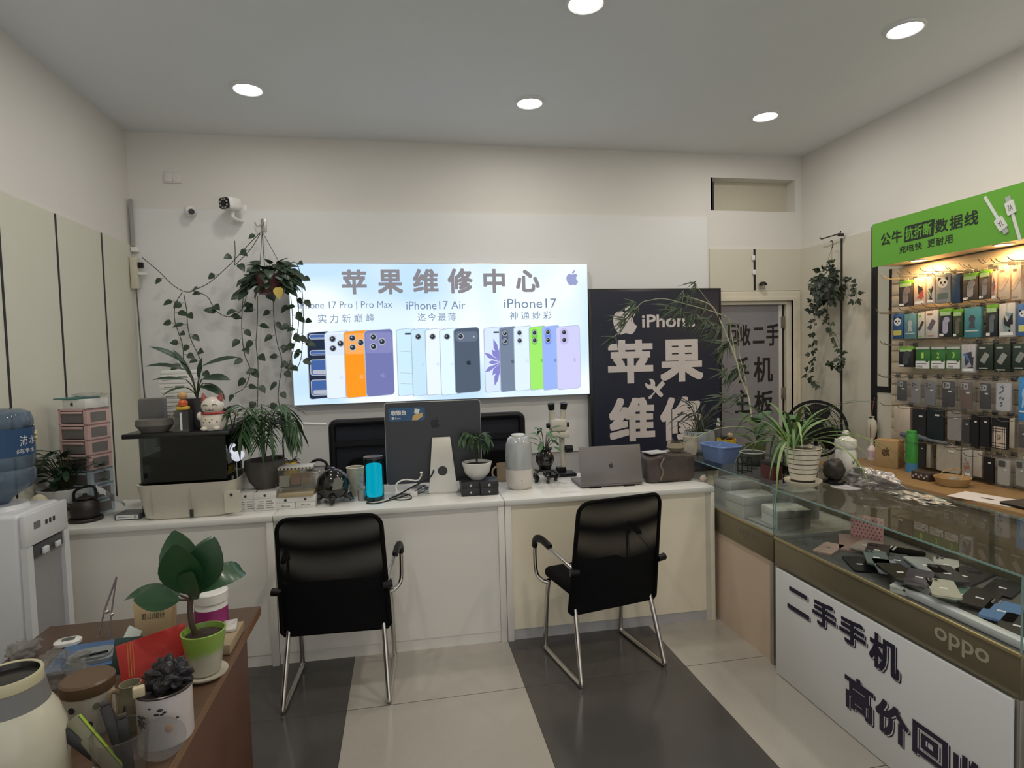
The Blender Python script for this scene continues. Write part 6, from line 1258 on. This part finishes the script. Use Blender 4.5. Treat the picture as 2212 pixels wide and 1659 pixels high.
obj('leaves', gl, M('spider_leaf', (.085, .175, .04), .45, var=.35, scale=12), t); obj('pale_leaves', gp, M('spider_pale', (.24, .33, .12), .45, var=.3, scale=12), t, 'paler striped leaves')
t = thing('dark_stone', 'rounded dark brown stone right of the spider plant pot', 'stone', (2.11, 2.60, K0)); obj('stone', G().ell((0, 0, .075), (.052, .046, .055), amp=.25, sub=4), M('stone_dark', (.035, .03, .024), .5, bump=.4), t, None, 120); obj('base', G().ell((0, 0, .015), (.055, .05, .015), amp=.2), BLK, t)
q = K(1818, 1042); t = thing('white_thermos', 'white lidded thermos bottle with a small red flower print', 'bottle', (2.225, 2.66, K0)); TH = M('thermos_white', (.72, .70, .62), .2, coat=.4)
obj('body', L([(0, 0), (.047, 0), (.05, .01), (.05, .145), (.042, .165), (.044, .17), (0, .17)], 30), TH, t); obj('lid', L([(.05, .1705), (.054, .185), (.05, .21), (.02, .225), (.012, .232), (.018, .245), (.01, .258), (0, .26)], 28), TH, t); g = G()
for i in range(5): g.ell((-.02+.009*i, -.046, .045+.006*(i % 2)), (.007, .004, .006), sub=1, mi=i % 2)
obj('flower_print', g, [M('print_red', (.50, .10, .06), .5), M('print_blue', (.2, .2, .34), .5)], t); obj('script_mark', G().tube(spline([(-.008, -.0505, .09), (.0, -.051, .105), (.004, -.051, .09), (.01, -.0505, .11)], 3), .0012, 4), LOGOD, t)
g = G().ell((0, 0, .035), (.055, .12, .05), amp=.9, fr=4, seed=3, sub=5, zmin=0); single('foil_bag', g, M('bag_foil', (.46, .43, .42), .22, .55, var=.5, scale=30, bump=1.0), 'shiny crumpled clear bag on the case right of the white thermos', 'bag', (2.215, 2.47, K0), .25, sharp=180)
g = G().ell((0, 0, .010), (.05, .12, .016), amp=.9, fr=6, seed=7, sub=5, zmin=0); single('bubble_wrap', g, M('bag_foil2', (.45, .42, .36), .3, .4, var=.8, scale=50, bump=.8), 'flat crinkled plastic bag with a black tie nearer the camera on the case', 'bag', (2.22, 2.22, K0), .1, sharp=180)
single('paper_disc', G().cyl((0, 0, 0), (0, 0, .002), .07), MATS['paper_white'], 'round white paper at the foot of the white thermos', 'paper', (2.12, 2.53, K0)) 
# tall bamboo
r = random.Random(31); bp = ay(1632, 950, 3.62); bx = V((2.13, 3.3, K0)); t = thing('tall_bamboo', 'tall bamboo arching across the dark sign with feathery leaves', 'plant', bx); O_ = V(bx)
obj('pot', L([(0, 0), (.05, 0), (.062, .10), (.058, .10), (.05, .08), (0, .08)], 24), M('pot_olive', (.10, .12, .05), .3), t); obj('soil', L([(0, .088), (.053, .084)], 18), SOIL, t)
def L5(px, py, y=3.75): return ay(px, py, y)-O_
gs, gl, gp = G(), G(), G()
main = [V((0, 0, .08)), L5(1622, 890, 3.4), L5(1616, 855, 3.5), L5(1600, 816, 3.55), L5(1590, 777, 3.6), L5(1573, 733, 3.7), L5(1554, 689, 3.8), L5(1537, 661, 3.85), L5(1508, 648, 3.9), L5(1478, 640, 3.9)]
sec = [L5(1590, 777, 3.6), L5(1580, 720, 3.7), L5(1574, 690, 3.7), L5(1548, 676, 3.8), L5(1500, 662, 3.85), L5(1437, 646, 3.9), L5(1404, 649, 3.95), L5(1385, 655, 4.0), L5(1365, 680, 4.0), L5(1340, 715, 4.0), L5(1322, 730, 4.0)]
third = [L5(1616, 855, 3.5), L5(1606, 800, 3.6), L5(1596, 760, 3.7), L5(1600, 735, 3.7), L5(1588, 700, 3.7), L5(1560, 680, 3.7)]
ps_ = []
for path, rad in ((main, .005), (sec, .0035), (third, .003), ([L5(1600, 816, 3.55), L5(1575, 850, 3.6), L5(1555, 862, 3.7)], .002), ([L5(1537, 661, 3.85), L5(1510, 625, 3.9), L5(1495, 610, 3.9)], .002), ([L5(1574, 690, 3.7), L5(1560, 740, 3.7), L5(1550, 760, 3.7)], .002)):
    P = spline(path, 6); gs.tube(P, rad, 6); ps_.append(P)
def fan(c, n, ln, d0):
    for i in range(n):
        d = (d0+rv(r, .75)).normalized(); gl.leaf(c+rv(r, .02), d, V((0, -1, .4))+rv(r, .3), ln*r.uniform(.6, 1.15), .016*r.uniform(.7, 1.3), r.uniform(.2, .8), 'blade', n=5)
for px, py, y, n, ln in ((1372, 658, 4.0, 16, .16), (1350, 690, 4.0, 14, .15), (1325, 730, 4.0, 5, .12), (1480, 632, 3.9, 10, .17), (1500, 612, 3.9, 8, .15), (1470, 668, 3.85, 16, .19), (1500, 680, 3.85, 18, .18), (1530, 690, 3.8, 18, .18), (1555, 705, 3.75, 16, .17), (1570, 740, 3.7, 12, .16), (1588, 735, 3.7, 10, .14), (1560, 760, 3.7, 8, .13), (1592, 800, 3.6, 14, .16), (1570, 800, 3.65, 10, .15), (1562, 860, 3.65, 8, .14), (1440, 660, 3.9, 8, .15), (1520, 660, 3.85, 10, .16), (1605, 790, 3.6, 8, .13), (1600, 850, 3.5, 8, .14), (1545, 720, 3.8, 9, .15)): fan(L5(px, py, y), n, ln, V((-.5, -.1, -.45)))
for i in range(9): a_ = i*2.4; gp.leaf(V((.02*math.cos(a_), .02*math.sin(a_), .09+.02*i)), (math.cos(a_), math.sin(a_)*.6-.2, .7), (0, -.3, 1), .13, .06, .5, 'heart')
obj('stems', gs, PALE, t); obj('leaves', gl, M('bamboo_leaf', (.050, .075, .042), .5, var=.35), t); obj('broad_leaves', gp, LG, t, 'broad heart leaves at the foot')
t = thing('leaf_pot', 'broad green leaves in a small pot behind the spider plant', 'plant', (2.20, 3.02, K0)); obj('pot', L([(0, 0), (.04, 0), (.05, .09), (.046, .09), (.04, .07), (0, .07)], 20), M('pot_dark', (.03, .03, .028), .5), t); obj('soil', L([(0, .078), (.042, .074)], 16), SOIL, t); gs, gl = G(), G(); bushy(9, .20, .10, .11, .075, .08, 'heart', .6)(gs, gl, random.Random(5)); obj('stems', gs, STEM, t); obj('leaves', gl, M('leaf_mid', (.06, .14, .05), .45), t)
# ================================================================== LEFT FOREGROUND: WATER DISPENSER AND LOW TABLE
zt_ = ax(112, 1085, -1.55).z
DW = M('dispenser_white', (.66, .67, .70), .3, var=.02); DGY = M('dispenser_grey', (.22, .22, .235), .35)
t = thing('water_dispenser', 'white floor water dispenser with an open grey cavity at the left wall', 'water dispenser', (-1.545, 2.865, 0), PI/2)     # local -y faces +x
hD = zt_; hw = .155
obj('body', B(-hw, hw, .012, .33, .004, hD, .02, seg=3), DW, t); obj('foot', B(-hw+.02, hw-.02, .03, .3, 0, .0035), BLK, t)
fp = G(); cz0, cz1 = .36, hD-.14
fp.box(-hw, hw, -.012, .0115, .01, cz0, .004); fp.box(-hw, hw, -.012, .0115, cz1, hD-.005, .006); fp.box(-hw, -hw+.04, -.012, .0115, cz0, cz1); fp.box(hw-.04, hw, -.012, .0115, cz0, cz1)
obj('front_panel', fp, DW, t); obj('cavity', B(-hw+.0401, hw-.0401, .006, .0115, cz0, cz1), M('cavity_grey', (.30, .30, .32), .4), t)
obj('tap_bar', B(-hw+.045, hw-.045, -.008, .0055, cz1-.06, cz1-.004, .003), M('tap_dark', (.055, .055, .06), .3), t); obj('tap', B(-.055, -.015, -.022, -.0085, cz1-.055, cz1-.025, .005), DW, t); obj('tap', B(.04, .075, -.022, -.0085, cz1-.055, cz1-.03, .005), DW, t)
obj('drip_tray', G().prism([(-hw+.045, cz0+.002), (hw-.05, cz0+.002), (hw-.07, cz0+.06), (-hw+.05, cz0+.05)], -.006, .0055), M('tray_dark', (.03, .03, .032), .35), t)
obj('badge', G().prism(rrect(-.10, hD-.075, -.055, hD-.045, .003), -.0135, -.0122), M('badge_grey', (.16, .16, .17), .3), t); g = G()
for i in range(3): g.prism(rrect(-.02+.028*i, hD-.075, -.005+.028*i, hD-.055, .002), -.0135, -.0122)
obj('indicator', g, LOGOD, t); g = G()
for i in range(7): g.flat(disc(.085+.02*math.cos(i*2.1), .22+.035*(i % 4), .012, 10), -.0126-.0001*i, mi=i % 2)
obj('flower_print', g, [M('print_mauve', (.34, .25, .30), .5), M('print_greyer', (.22, .19, .22), .5)], t)
obj('bottle_seat', L([(.11, 0), (.10, .02), (.06, .02), (0, .02)], 32, M=Matrix.Translation((0, .17, hD+.0005))), DW, t)
t = thing('water_bottle', 'big blue water bottle upside down on the dispenser, label with white characters', 'bottle', (-1.715, 2.865, hD+.021), PI/2)
WB_ = glass('bottle_blue', (.34, .43, .54), 1.4, .06, .34, (.24, .31, .42)); rb = .135; hb = ax(40, 882, -1.60).z-hD-.021; hb = max(.40, min(.52, hb))
prof = [(0, 0), (.035, 0), (.06, .03), (.12, .07), (rb, .10)]
for k in range(3): z = .14+k*.085; prof += [(rb, z), (rb-.008, z+.012), (rb, z+.024)]
prof += [(rb, hb-.05), (rb-.01, hb-.02), (rb-.04, hb-.004), (0, hb-.004)]
obj('shell', L(prof, 40), WB_, t)
g = G(); n_ = 20; z0, z1 = hb-.20, hb-.085
for i in range(n_):
    a0, a1 = -PI/2-1.3+2.6*i/n_, -PI/2-1.3+2.6*(i+1)/n_; g.quad([((rb+.001)*math.cos(a), (rb+.001)*math.sin(a), z) for a, z in ((a0, z0), (a1, z0), (a1, z1), (a0, z1))])
lbl = obj('label', g, M('label_navy', (.025, .07, .17), .4), t)
g = G(); vs_ = G(); text(vs_, '沛', -.055, -.02, z0+.04, z0+.085, 0); text(vs_, '水', -.01, .03, z0+.045, z0+.08, 0); text(vs_, '纯净水', -.07, .02, z0+.010, z0+.030, 0)
for v in vs_.bm.verts: a = -PI/2+v.co.x/rb; v.co = V(((rb+.0022)*math.cos(a), (rb+.0022)*math.sin(a), v.co.z))
g.bm.free(); obj('lettering', vs_, TAGW, lbl); fl_ = G()
for i in range(5): a = 2*PI*i/5; cx, cz = .058+.014*math.cos(a), z0+.075+.014*math.sin(a); b = -PI/2+cx/rb; fl_.ell(((rb+.002)*math.cos(b), (rb+.002)*math.sin(b), cz), (.008, .008, .008), sub=1)
obj('label_flower', fl_, M('flower_yellow', (.6, .52, .25), .5), lbl)
single('plush_ornament', G().ell((0, 0, .085), (.05, .04, .085), sub=3), M('plush_cream', (.55, .50, .36), .8), 'cream plush ornament between the water bottle and the white planter', 'ornament', (-1.80, 3.30, Z0))

# ---- low table
TZ = .60; TX0_, TX1_, TY0, TY1 = -1.375, -.605, .75, 2.535
TWD = M('table_wood', (.105, .060, .036), .35, var=.22, scale=7); TWS = M('table_side', (.13, .056, .034), .4, var=.35, scale=5)
t = thing('tea_table', 'low brown wooden tea table in the left foreground', 'table', (TX0_, TY0, 0))
obj('tabletop', B(0, TX1_-TX0_, 0, TY1-TY0, TZ-.035, TZ, .004), TWD, t); obj('edge_band', B(TX1_-TX0_+.0002, TX1_-TX0_+.002, .004, TY1-TY0-.004, TZ-.033, TZ-.002), M('band_tan', (.22, .12, .065), .4), t)
W_, D_ = TX1_-TX0_, TY1-TY0
obj('side_panel', B(W_-.055, W_-.03, .05, D_-.11, 0, TZ-.0355), TWS, t); obj('side_panel', B(.03, .055, .05, D_-.11, 0, TZ-.0355), TWS, t); obj('back_panel', B(.0555, W_-.0555, D_-.135, D_-.11, .05, TZ-.0355), TWS, t)
S0 = TZ+.0005
def S(px, py): q = az(px, py, S0); return V((q.x, q.y, S0))
# vacuum jug
q = az(40, 1452, .90); jq = V((q.x-.024, q.y, S0)); t = thing('vacuum_jug', 'big cream vacuum jug with a grey collar and dark open mouth, nearest the camera', 'jug', jq); JC = M('jug_cream', (.62, .60, .48), .25, coat=.4)
ru = .066
obj('body', L([(0, 0), (.10, 0), (.106, .01), (.108, .10), (.105, .155), (.092, .20), (.078, .225), (0, .225)], 48), JC, t); obj('collar', L([(.078, .2255), (.072, .255), (.070, .272), (.06, .272)], 44), M('jug_grey', (.20, .20, .20), .5), t); obj('rim', L([(.067, .2725), (.0685, .296), (.066, .30), (.061, .298), (.060, .275)], 44), M('jug_rim', (.58, .54, .36), .35), t); obj('mouth', L([(.0598, .297), (.056, .285), (0, .282)], 36), M('jug_mouth', (.018, .016, .015), .2), t)
# brown-lidded jar
q = S(200, 1597); jl = V((q.x-.030, q.y+.055, S0)); t = thing('tea_jar', 'white patterned jar with a brown wooden lid behind the green wallet', 'jar', jl)
obj('body', L([(0, 0), (.055, 0), (.06, .01), (.06, .112), (0, .112)], 36), M('jar_white', (.52, .49, .43), .4), t); obj('lid', L([(.063, .1125), (.065, .118), (.065, .142), (.06, .147), (0, .147)], 36), M('lid_brown', (.125, .075, .042), .35), t); g = G()
for i in range(9):
    a = -PI/2-1.2+.32*i; z = .085-.022*(i % 3); g.cyl((.0600*math.cos(a), .0600*math.sin(a), z), (.0612*math.cos(a), .0612*math.sin(a), z), .009, n=12, mi=i % 2)
obj('spot_pattern', g, [M('spot_green', (.16, .18, .11), .5), M('spot_black', (.03, .03, .025), .5)], t)
# tea tin
q = S(366, 1613); tt = V((q.x-.024, q.y+.05, S0)); t = thing('tea_tin', 'open white tea tin with a black tea character', 'tin', tt); TI = M('tin_white', (.60, .55, .56), .4, var=.08)
obj('body', L([(0, 0), (.064, 0), (.066, .004), (.066, .135), (.063, .138), (.060, .135), (.060, .10), (0, .10)], 40), TI, t); obj('rim', G().tube([(.066*math.cos(2*PI*i/40), .066*math.sin(2*PI*i/40), .138) for i in range(40)], .0035, 6, closed=True), M('tin_rim', (.06, .05, .05), .3, .5), t); obj('dark_inside', L([(0, .128), (.0595, .128)], 32), M('tin_inside', (.025, .02, .018), .4), t)
g = G(); text(g, '茶', -.056, -.024, .060, .095, 0, .0006)
for v in g.bm.verts: a = -PI/2+v.co.x/.066; v.co = V((.0668*math.cos(a), .0668*math.sin(a), v.co.z))
obj('lettering', g, LOGOD, t); g = G()
for x, z, s in ((.012, .108, .006), (.004, .098, .005), (.016, .096, .004), (.022, .10, .004), (.05, .075, .004), (-.012, .115, .003)): a = -PI/2+x/.066; g.ell((.0662*math.cos(a), .0662*math.sin(a), z), (s*1.5, .003, s*.7), sub=1)
a = -PI/2+.03/.066; g.ell((.0655*math.cos(a), .0655*math.sin(a), .055), (.012, .006, .012), sub=2, mi=1); obj('bird_print', g, [LOGOD, M('sun_peach', (.55, .28, .16), .5)], t)
single('tin_lid', L([(0, 0), (.045, 0), (.05, .004), (.048, .008), (0, .005)], 32, M=rot(math.radians(68), 0, .2, (0, 0, .05)), sx=1.1), glass('lid_clear', (.85, .85, .84), 1.45, .06, .10, (.35, .34, .33)), 'clear oval lid leaning on the front of the tea tin', 'lid', (tt.x+.025, tt.y-.095, S0), .15)
g = G().ell((0, 0, .035), (.05, .038, .045), amp=.8, fr=4, seed=5, sub=5, zmin=0); single('snack_bag', g, M('bag_black', (.035, .032, .036), .2, .2, bump=.7, var=.6, scale=50), 'crumpled black plastic wrapper sticking out of the tea tin', 'bag', (tt.x+.008, tt.y+.008, S0+.1285), sharp=180)
single('tea_bag', B(-.014, .014, -.010, .010, 0, .026, .004), M('tag_cream', (.60, .50, .34), .6), 'small cream paper tag on the rim of the tea tin', 'tag', (tt.x-.043, tt.y-.045, S0+.1420), .4)
# plant pot with broad leaves
q = S(432, 1480); pp_ = V((q.x, q.y+.055, S0)); t = thing('rubber_plant', 'broad-leaved plant in a green and white pot on the low table', 'plant', pp_)
def greenwhite():
    m = bpy.data.materials.new('pot_green_white'); m.use_nodes = True; nt = m.node_tree; b = nt.nodes['Principled BSDF']; N = nt.nodes.new; tc = N('ShaderNodeTexCoord'); sp = N('ShaderNodeSeparateXYZ'); nz = N('ShaderNodeTexNoise'); nz.inputs['Scale'].default_value = 22; ad = N('ShaderNodeMath'); ad.operation = 'MULTIPLY_ADD'; ad.inputs[1].default_value = .05
    nt.links.new(tc.outputs['Object'], sp.inputs[0]); nt.links.new(tc.outputs['Object'], nz.inputs['Vector']); nt.links.new(nz.outputs['Fac'], ad.inputs[0]); nt.links.new(sp.outputs[2], ad.inputs[2]); cr = N('ShaderNodeValToRGB'); mp = N('ShaderNodeMapRange'); mp.inputs[1].default_value = .06; mp.inputs[2].default_value = .16
    nt.links.new(ad.outputs[0], mp.inputs[0]); nt.links.new(mp.outputs[0], cr.inputs[0]); cr.color_ramp.elements[0].color = (.52, .50, .42, 1); cr.color_ramp.elements[0].position = .35; cr.color_ramp.elements[1].color = (.26, .42, .07, 1); cr.color_ramp.elements[1].position = .7; nt.links.new(cr.outputs[0], b.inputs['Base Color']); b.inputs['Roughness'].default_value = .3; return m
POTG = greenwhite(); obj('pot', L([(0, .014), (.040, .014), (.046, .02), (.064, .142), (.066, .15), (.061, .151), (.055, .13), (0, .13)], 36), POTG, t); obj('saucer', L([(0, 0), (.05, 0), (.066, .012), (.067, .017), (.06, .016), (.045, .0135), (0, .0135)], 36), M('saucer_cream', (.55, .51, .42), .35), t); obj('soil', L([(0, .14), (.03, .142), (.056, .134)], 22), SOIL, t)
gs = G().tube(spline([(-.02, 0, .13), (-.03, -.01, .18), (-.035, 0, .23), (-.03, 0, .26)], 5), .009, 8); gl = G(); c = V((-.03, 0, .25))
for px, py, az_, ln, wd, d, nr, bd in ((0, 0, 0, .19, .125, (-.05, -.42, .80), (0, -1, .3), .3), (0, 0, 0, .19, .115, (.35, -.20, .80), (.2, -1, .3), .3), (0, 0, 0, .20, .12, (-.25, .1, .9), (0, -1, .2), .3), (0, 0, 0, .125, .075, (-1, -.35, .28), (0, -.9, .6), .2), (0, 0, 0, .20, .06, (-1, -.05, .62), (0, -.4, 1), 1.25), (0, 0, 0, .20, .075, (.95, 0, .80), (.2, -.9, .6), 2.0), (0, 0, 0, .18, .10, (.2, .3, .9), (0, -1, .2), .5), (0, 0, 0, .13, .09, (.1, -.5, .5), (0, -.9, .6), .4)):
    gs.tube([c, c+V(d)*.03], .004, 6); gl.leaf(c+V(d)*.03, d, nr, ln, wd, bd, 'oval', n=9, fold=.15)
obj('stems', gs, M('trunk_brown', (.07, .045, .03), .7), t); obj('leaves', gl, M('rubber_leaf', (.022, .075, .028), .3, var=.2, coat=.15), t)
# red packet
q = S(330, 1482); a_ = math.radians(24); t = thing('red_envelope', 'large red envelope with gold stripes leaning on the tins', 'envelope', (q.x+.028, q.y+.01, S0+.003), a_); R = rot(math.radians(-32), 0, 0)
obj('envelope', G().box(-.105, .09, -.004, .004, 0, .155, .003, M=R @ Matrix.Rotation(math.radians(-6), 4, 'Y')), M('envelope_red', (.50, .026, .018), .45, var=.05), t); g = G()
for i in range(3): g.flat([(-.085+.007*i, .05), (-.082+.007*i, .05), (-.072+.007*i, .15), (-.075+.007*i, .15)], -.0046, R @ Matrix.Rotation(math.radians(-6), 4, 'Y'))
obj('gold_stripe', g, M('gold_print', (.55, .16, .04), .4), t)
# white tub, kraft bag, box, papers
q = S(446, 1385); t = thing('supplement_tub', 'white screw-top tub with a magenta label behind the plant pot', 'tub', (q.x, q.y+.07, S0)); obj('tub', L([(0, 0), (.054, 0), (.056, .006), (.056, .112), (.05, .12), (0, .12)], 36), WHITE, t); obj('lid', L([(.056, .1205), (.059, .124), (.059, .156), (.055, .16), (0, .16)], 36), WHITE, t); obj('label', L([(.0565, .02), (.0565, .10)], 36), M('label_magenta', (.30, .03, .16), .4, var=.15), t)
q = S(332, 1378); t = thing('kraft_bag', 'kraft paper tea bag with black characters behind the red envelope', 'bag', (q.x, q.y+.03, S0), .05); KB = M('kraft_light', (.50, .37, .21), .6)
rings = [[(x, y, z) for x, y in ((-w, -d), (w, -d), (w, d), (-w, d))] for z, w, d in ((0, .055, .03), (.06, .06, .032), (.12, .065, .022), (.172, .070, .003))]; obj('bag', G().loft(rings), KB, t); tl = rot(math.radians(-9.46), 0, 0, (0, -.0335, .06)); g = G(); text(g, '君山银针', -.038, .04, .012, .034, 0); [setattr(v, 'co', tl @ v.co) for v in g.bm.verts]; obj('lettering', g, LOGOD, t); tl = rot(math.radians(-20.1), 0, 0, (0, -.0235, .12)); g = G(); g.flat(rrect(-.045, .008, -.022, .036, .002), 0); g.flat(disc(.035, .022, .009, 14), 0); [setattr(v, 'co', tl @ v.co) for v in g.bm.verts]; obj('stamp', g, LOGOD, t)
q = S(480, 1405); t = thing('flat_box', 'flat beige box with printed leaflets at the right edge of the low table', 'box', (-.662, q.y+.07, S0), .0); obj('carton', B(-.05, .05, -.11, .08, 0, .035, .003), M('box_beige', (.36, .27, .17), .5), t)
t = thing('leaflet_bundle', 'small white printed packets lying on the flat beige box', 'paper', (-.655, q.y+.10, S0+.0355), .2); obj('packet', B(-.03, .03, -.045, .045, 0, .012, .003), M('leaflet2', (.55, .52, .48), .5, var=.5, scale=60), t)
t = thing('blue_folder', 'blue folder lying flat on the low table under the stand', 'folder', (S(205, 1415).x, S(205, 1415).y, S0), .1); obj('cover', B(-.12, .13, -.10, .10, 0, .006, .002), M('folder_blue', (.07, .15, .31), .4), t)
t = thing('plastic_case', 'grey clear plastic case lying on the blue folder', 'case', (S(205, 1425).x-.005, S(205, 1425).y, S0+.0065), .2); obj('base', G().slab(rrect(-.07, -.05, .07, .05, .03), 0, .012), M('case_clear_grey', (.30, .33, .34), .2), t); obj('lid', G().slab(rrect(-.06, -.045, .055, .042, .028), .0125, .02), M('case_lid_grey', (.25, .28, .28), .15), t); obj('pen', G().tube([(-.05, -.04, .026), (.05, -.025, .026)], .004, 6), BLK, t)
q = S(205, 1400); t = thing('phone_stand', 'thin clear phone stand with bright clips standing on the low table', 'stand', (q.x, q.y+.07, S0+.0065), .1); g = G().tube([(-.02, 0, .003), (-.005, .03, .09), (.03, .06, .20)], .0035, 6).tube([(.02, -.02, .003), (.02, .02, .08), (.03, .06, .20)], .003, 6); obj('rods', g, M('stand_mauve', (.20, .17, .19), .2, .3), t); obj('clip', G().ell((.005, .025, .085), .009, sub=2).ell((.022, .018, .075), .007, sub=2), M('clip_chrome', (.75, .72, .68), .1, 1), t)
t = thing('white_remote', 'white oval gadget with a dark window at the back of the low table', 'gadget', (S(137, 1402).x, S(137, 1402).y+.03, S0+.0), .25); obj('body', G().loft([[(x, y, z) for x, y in rrect(-.042-e, -.028-e, .042+e, .028+e, .025, 6)] for z, e in ((0, -.006), (.006, 0), (.016, 0), (.021, -.006))]), WHITE, t); obj('window', G().slab(rrect(-.018, -.014, .022, .014, .003), .0211, .0218), M('window_dark', (.10, .11, .10), .2), t)
q = S(262, 1440); t = thing('white_sleeve', 'white paper sleeve leaning left of the red envelope', 'paper', (q.x-.02, q.y+.02, S0+.003), .6); obj('sleeve', B(-.02, .03, -.002, .002, 0, .125, .001, M=rot(math.radians(-35), math.radians(42), 0)), M('sleeve_pale', (.46, .50, .47), .5), t)
q = S(245, 1470); t = thing('teal_sleeve', 'dark teal sleeve between the brown-lidded jar and the red envelope', 'sleeve', (q.x+.01, q.y+.03, S0+.003), .5); obj('sleeve', B(-.03, .05, -.002, .002, 0, .11, .001, M=rot(math.radians(-22), math.radians(12), 0)), M('sleeve_teal', (.025, .06, .055), .4), t)
FILM = glass('film_bag', (.80, .79, .78), 1.4, .12, .16, (.5, .49, .47))
g = G().ell((0, 0, .03), (.085, .075, .06), amp=.8, fr=4, seed=9, sub=5, zmin=0); single('plastic_bag', g, FILM, 'crumpled clear plastic bag behind the vacuum jug', 'bag', (S(90, 1500).x, S(90, 1500).y+.06, S0), sharp=180)
g = G().ell((0, 0, .02), (.05, .04, .035), amp=.7, fr=4, seed=4, sub=4, zmin=0); single('plastic_bag', g, glass('film_bag2', (.72, .71, .70), 1.4, .12, .25, (.5, .49, .47)), 'small crumpled plastic bag at the left edge behind the jug mouth', 'bag', (S(10, 1450).x, S(10, 1450).y+.1, S0), sharp=180)
# ceramic pitcher between jar and tin
pc = V(((jl.x+tt.x)/2+.005, (jl.y+tt.y)/2+.015, S0)); t = thing('ceramic_pitcher', 'olive and tan ceramic pitcher between the jar and the tea tin', 'pitcher', pc); CP = M('olive_clay', (.22, .20, .13), .35, var=.3, scale=12)
obj('body', L([(0, 0), (.026, 0), (.034, .04), (.030, .09), (.024, .115), (.027, .128), (.024, .128), (.02, .11), (0, .10)], 28), CP, t); obj('handle', G().tube(spline([(-.028, 0, .105), (-.045, -.01, .115), (-.048, -.015, .07), (-.032, -.006, .035)], 5), .007, 8), M('tan_clay', (.32, .23, .14), .4), t); obj('character', G().tube(spline([(.0, -.036, .085), (-.004, -.038, .065), (.004, -.038, .05)], 3), .0022, 5), LOGOD, t)
# clear cup with tools
q = az(262, 1640, S0+.05); cq = V((q.x, q.y, S0)); t = thing('clear_cup', 'clear plastic cup of black tools at the bottom edge of the photo', 'cup', cq); CUPG = glass('cup_clear', (.88, .87, .86), 1.45, .04, .05, (.4, .4, .4)); obj('wall', L([(0, 0), (.047, 0), (.05, .004), (.062, .12), (.060, .12), (.048, .006), (0, .006)], 40), CUPG, t); obj('rim', G().tube([(.061*math.cos(2*PI*i/40), .061*math.sin(2*PI*i/40), .1205) for i in range(40)], .0018, 6, closed=True), CUPG, t)
t = thing('green_wallet', 'long flat green-edged holder leaning out of the clear cup', 'holder', (cq.x-.005, cq.y-.005, S0+.016), .35); R = rot(math.radians(-18), math.radians(-33), 0); obj('body', B(-.016, .016, -.006, .006, 0, .175, .004, M=R), M('holder_olive', (.22, .21, .13), .4), t); obj('green_edge', B(.0162, .0185, -.0065, .0065, .005, .172, .001, M=R), M('edge_lime', (.34, .50, .05), .4), t)
for i, (dx, dy, ry, rx, ln, w_) in enumerate(((.015, .01, -14, -10, .17, 'right of the green-edged holder'), (-.022, .012, -40, -8, .165, 'left of the green-edged holder'), (.032, -.008, -4, -2, .14, 'at the right wall of the cup'))):
    t = thing('black_tool', 'black flat tool in the clear cup, '+w_, 'tool', (cq.x+dx*.6, cq.y+dy*.6, S0+.012), .3, 'black tools in the clear cup'); obj('blade', B(-.012, .012, -.003, .003, 0, ln, .002, M=rot(math.radians(rx), math.radians(ry), 0)), M('tool_black', (.012, .011, .010), .35), t); obj('tip', B(-.010, .010, -.0025, .0025, ln+.0005, ln+.012, .002, M=rot(math.radians(rx), math.radians(ry), 0)), M('tool_tip', (.05, .045, .04), .3), t)
single('white_clip', G().ell((0, 0, .012), (.018, .014, .012), sub=2), WHITE, 'small white round piece between the jug and the clear cup', 'trinket', (cq.x-.075, cq.y+.02, S0))
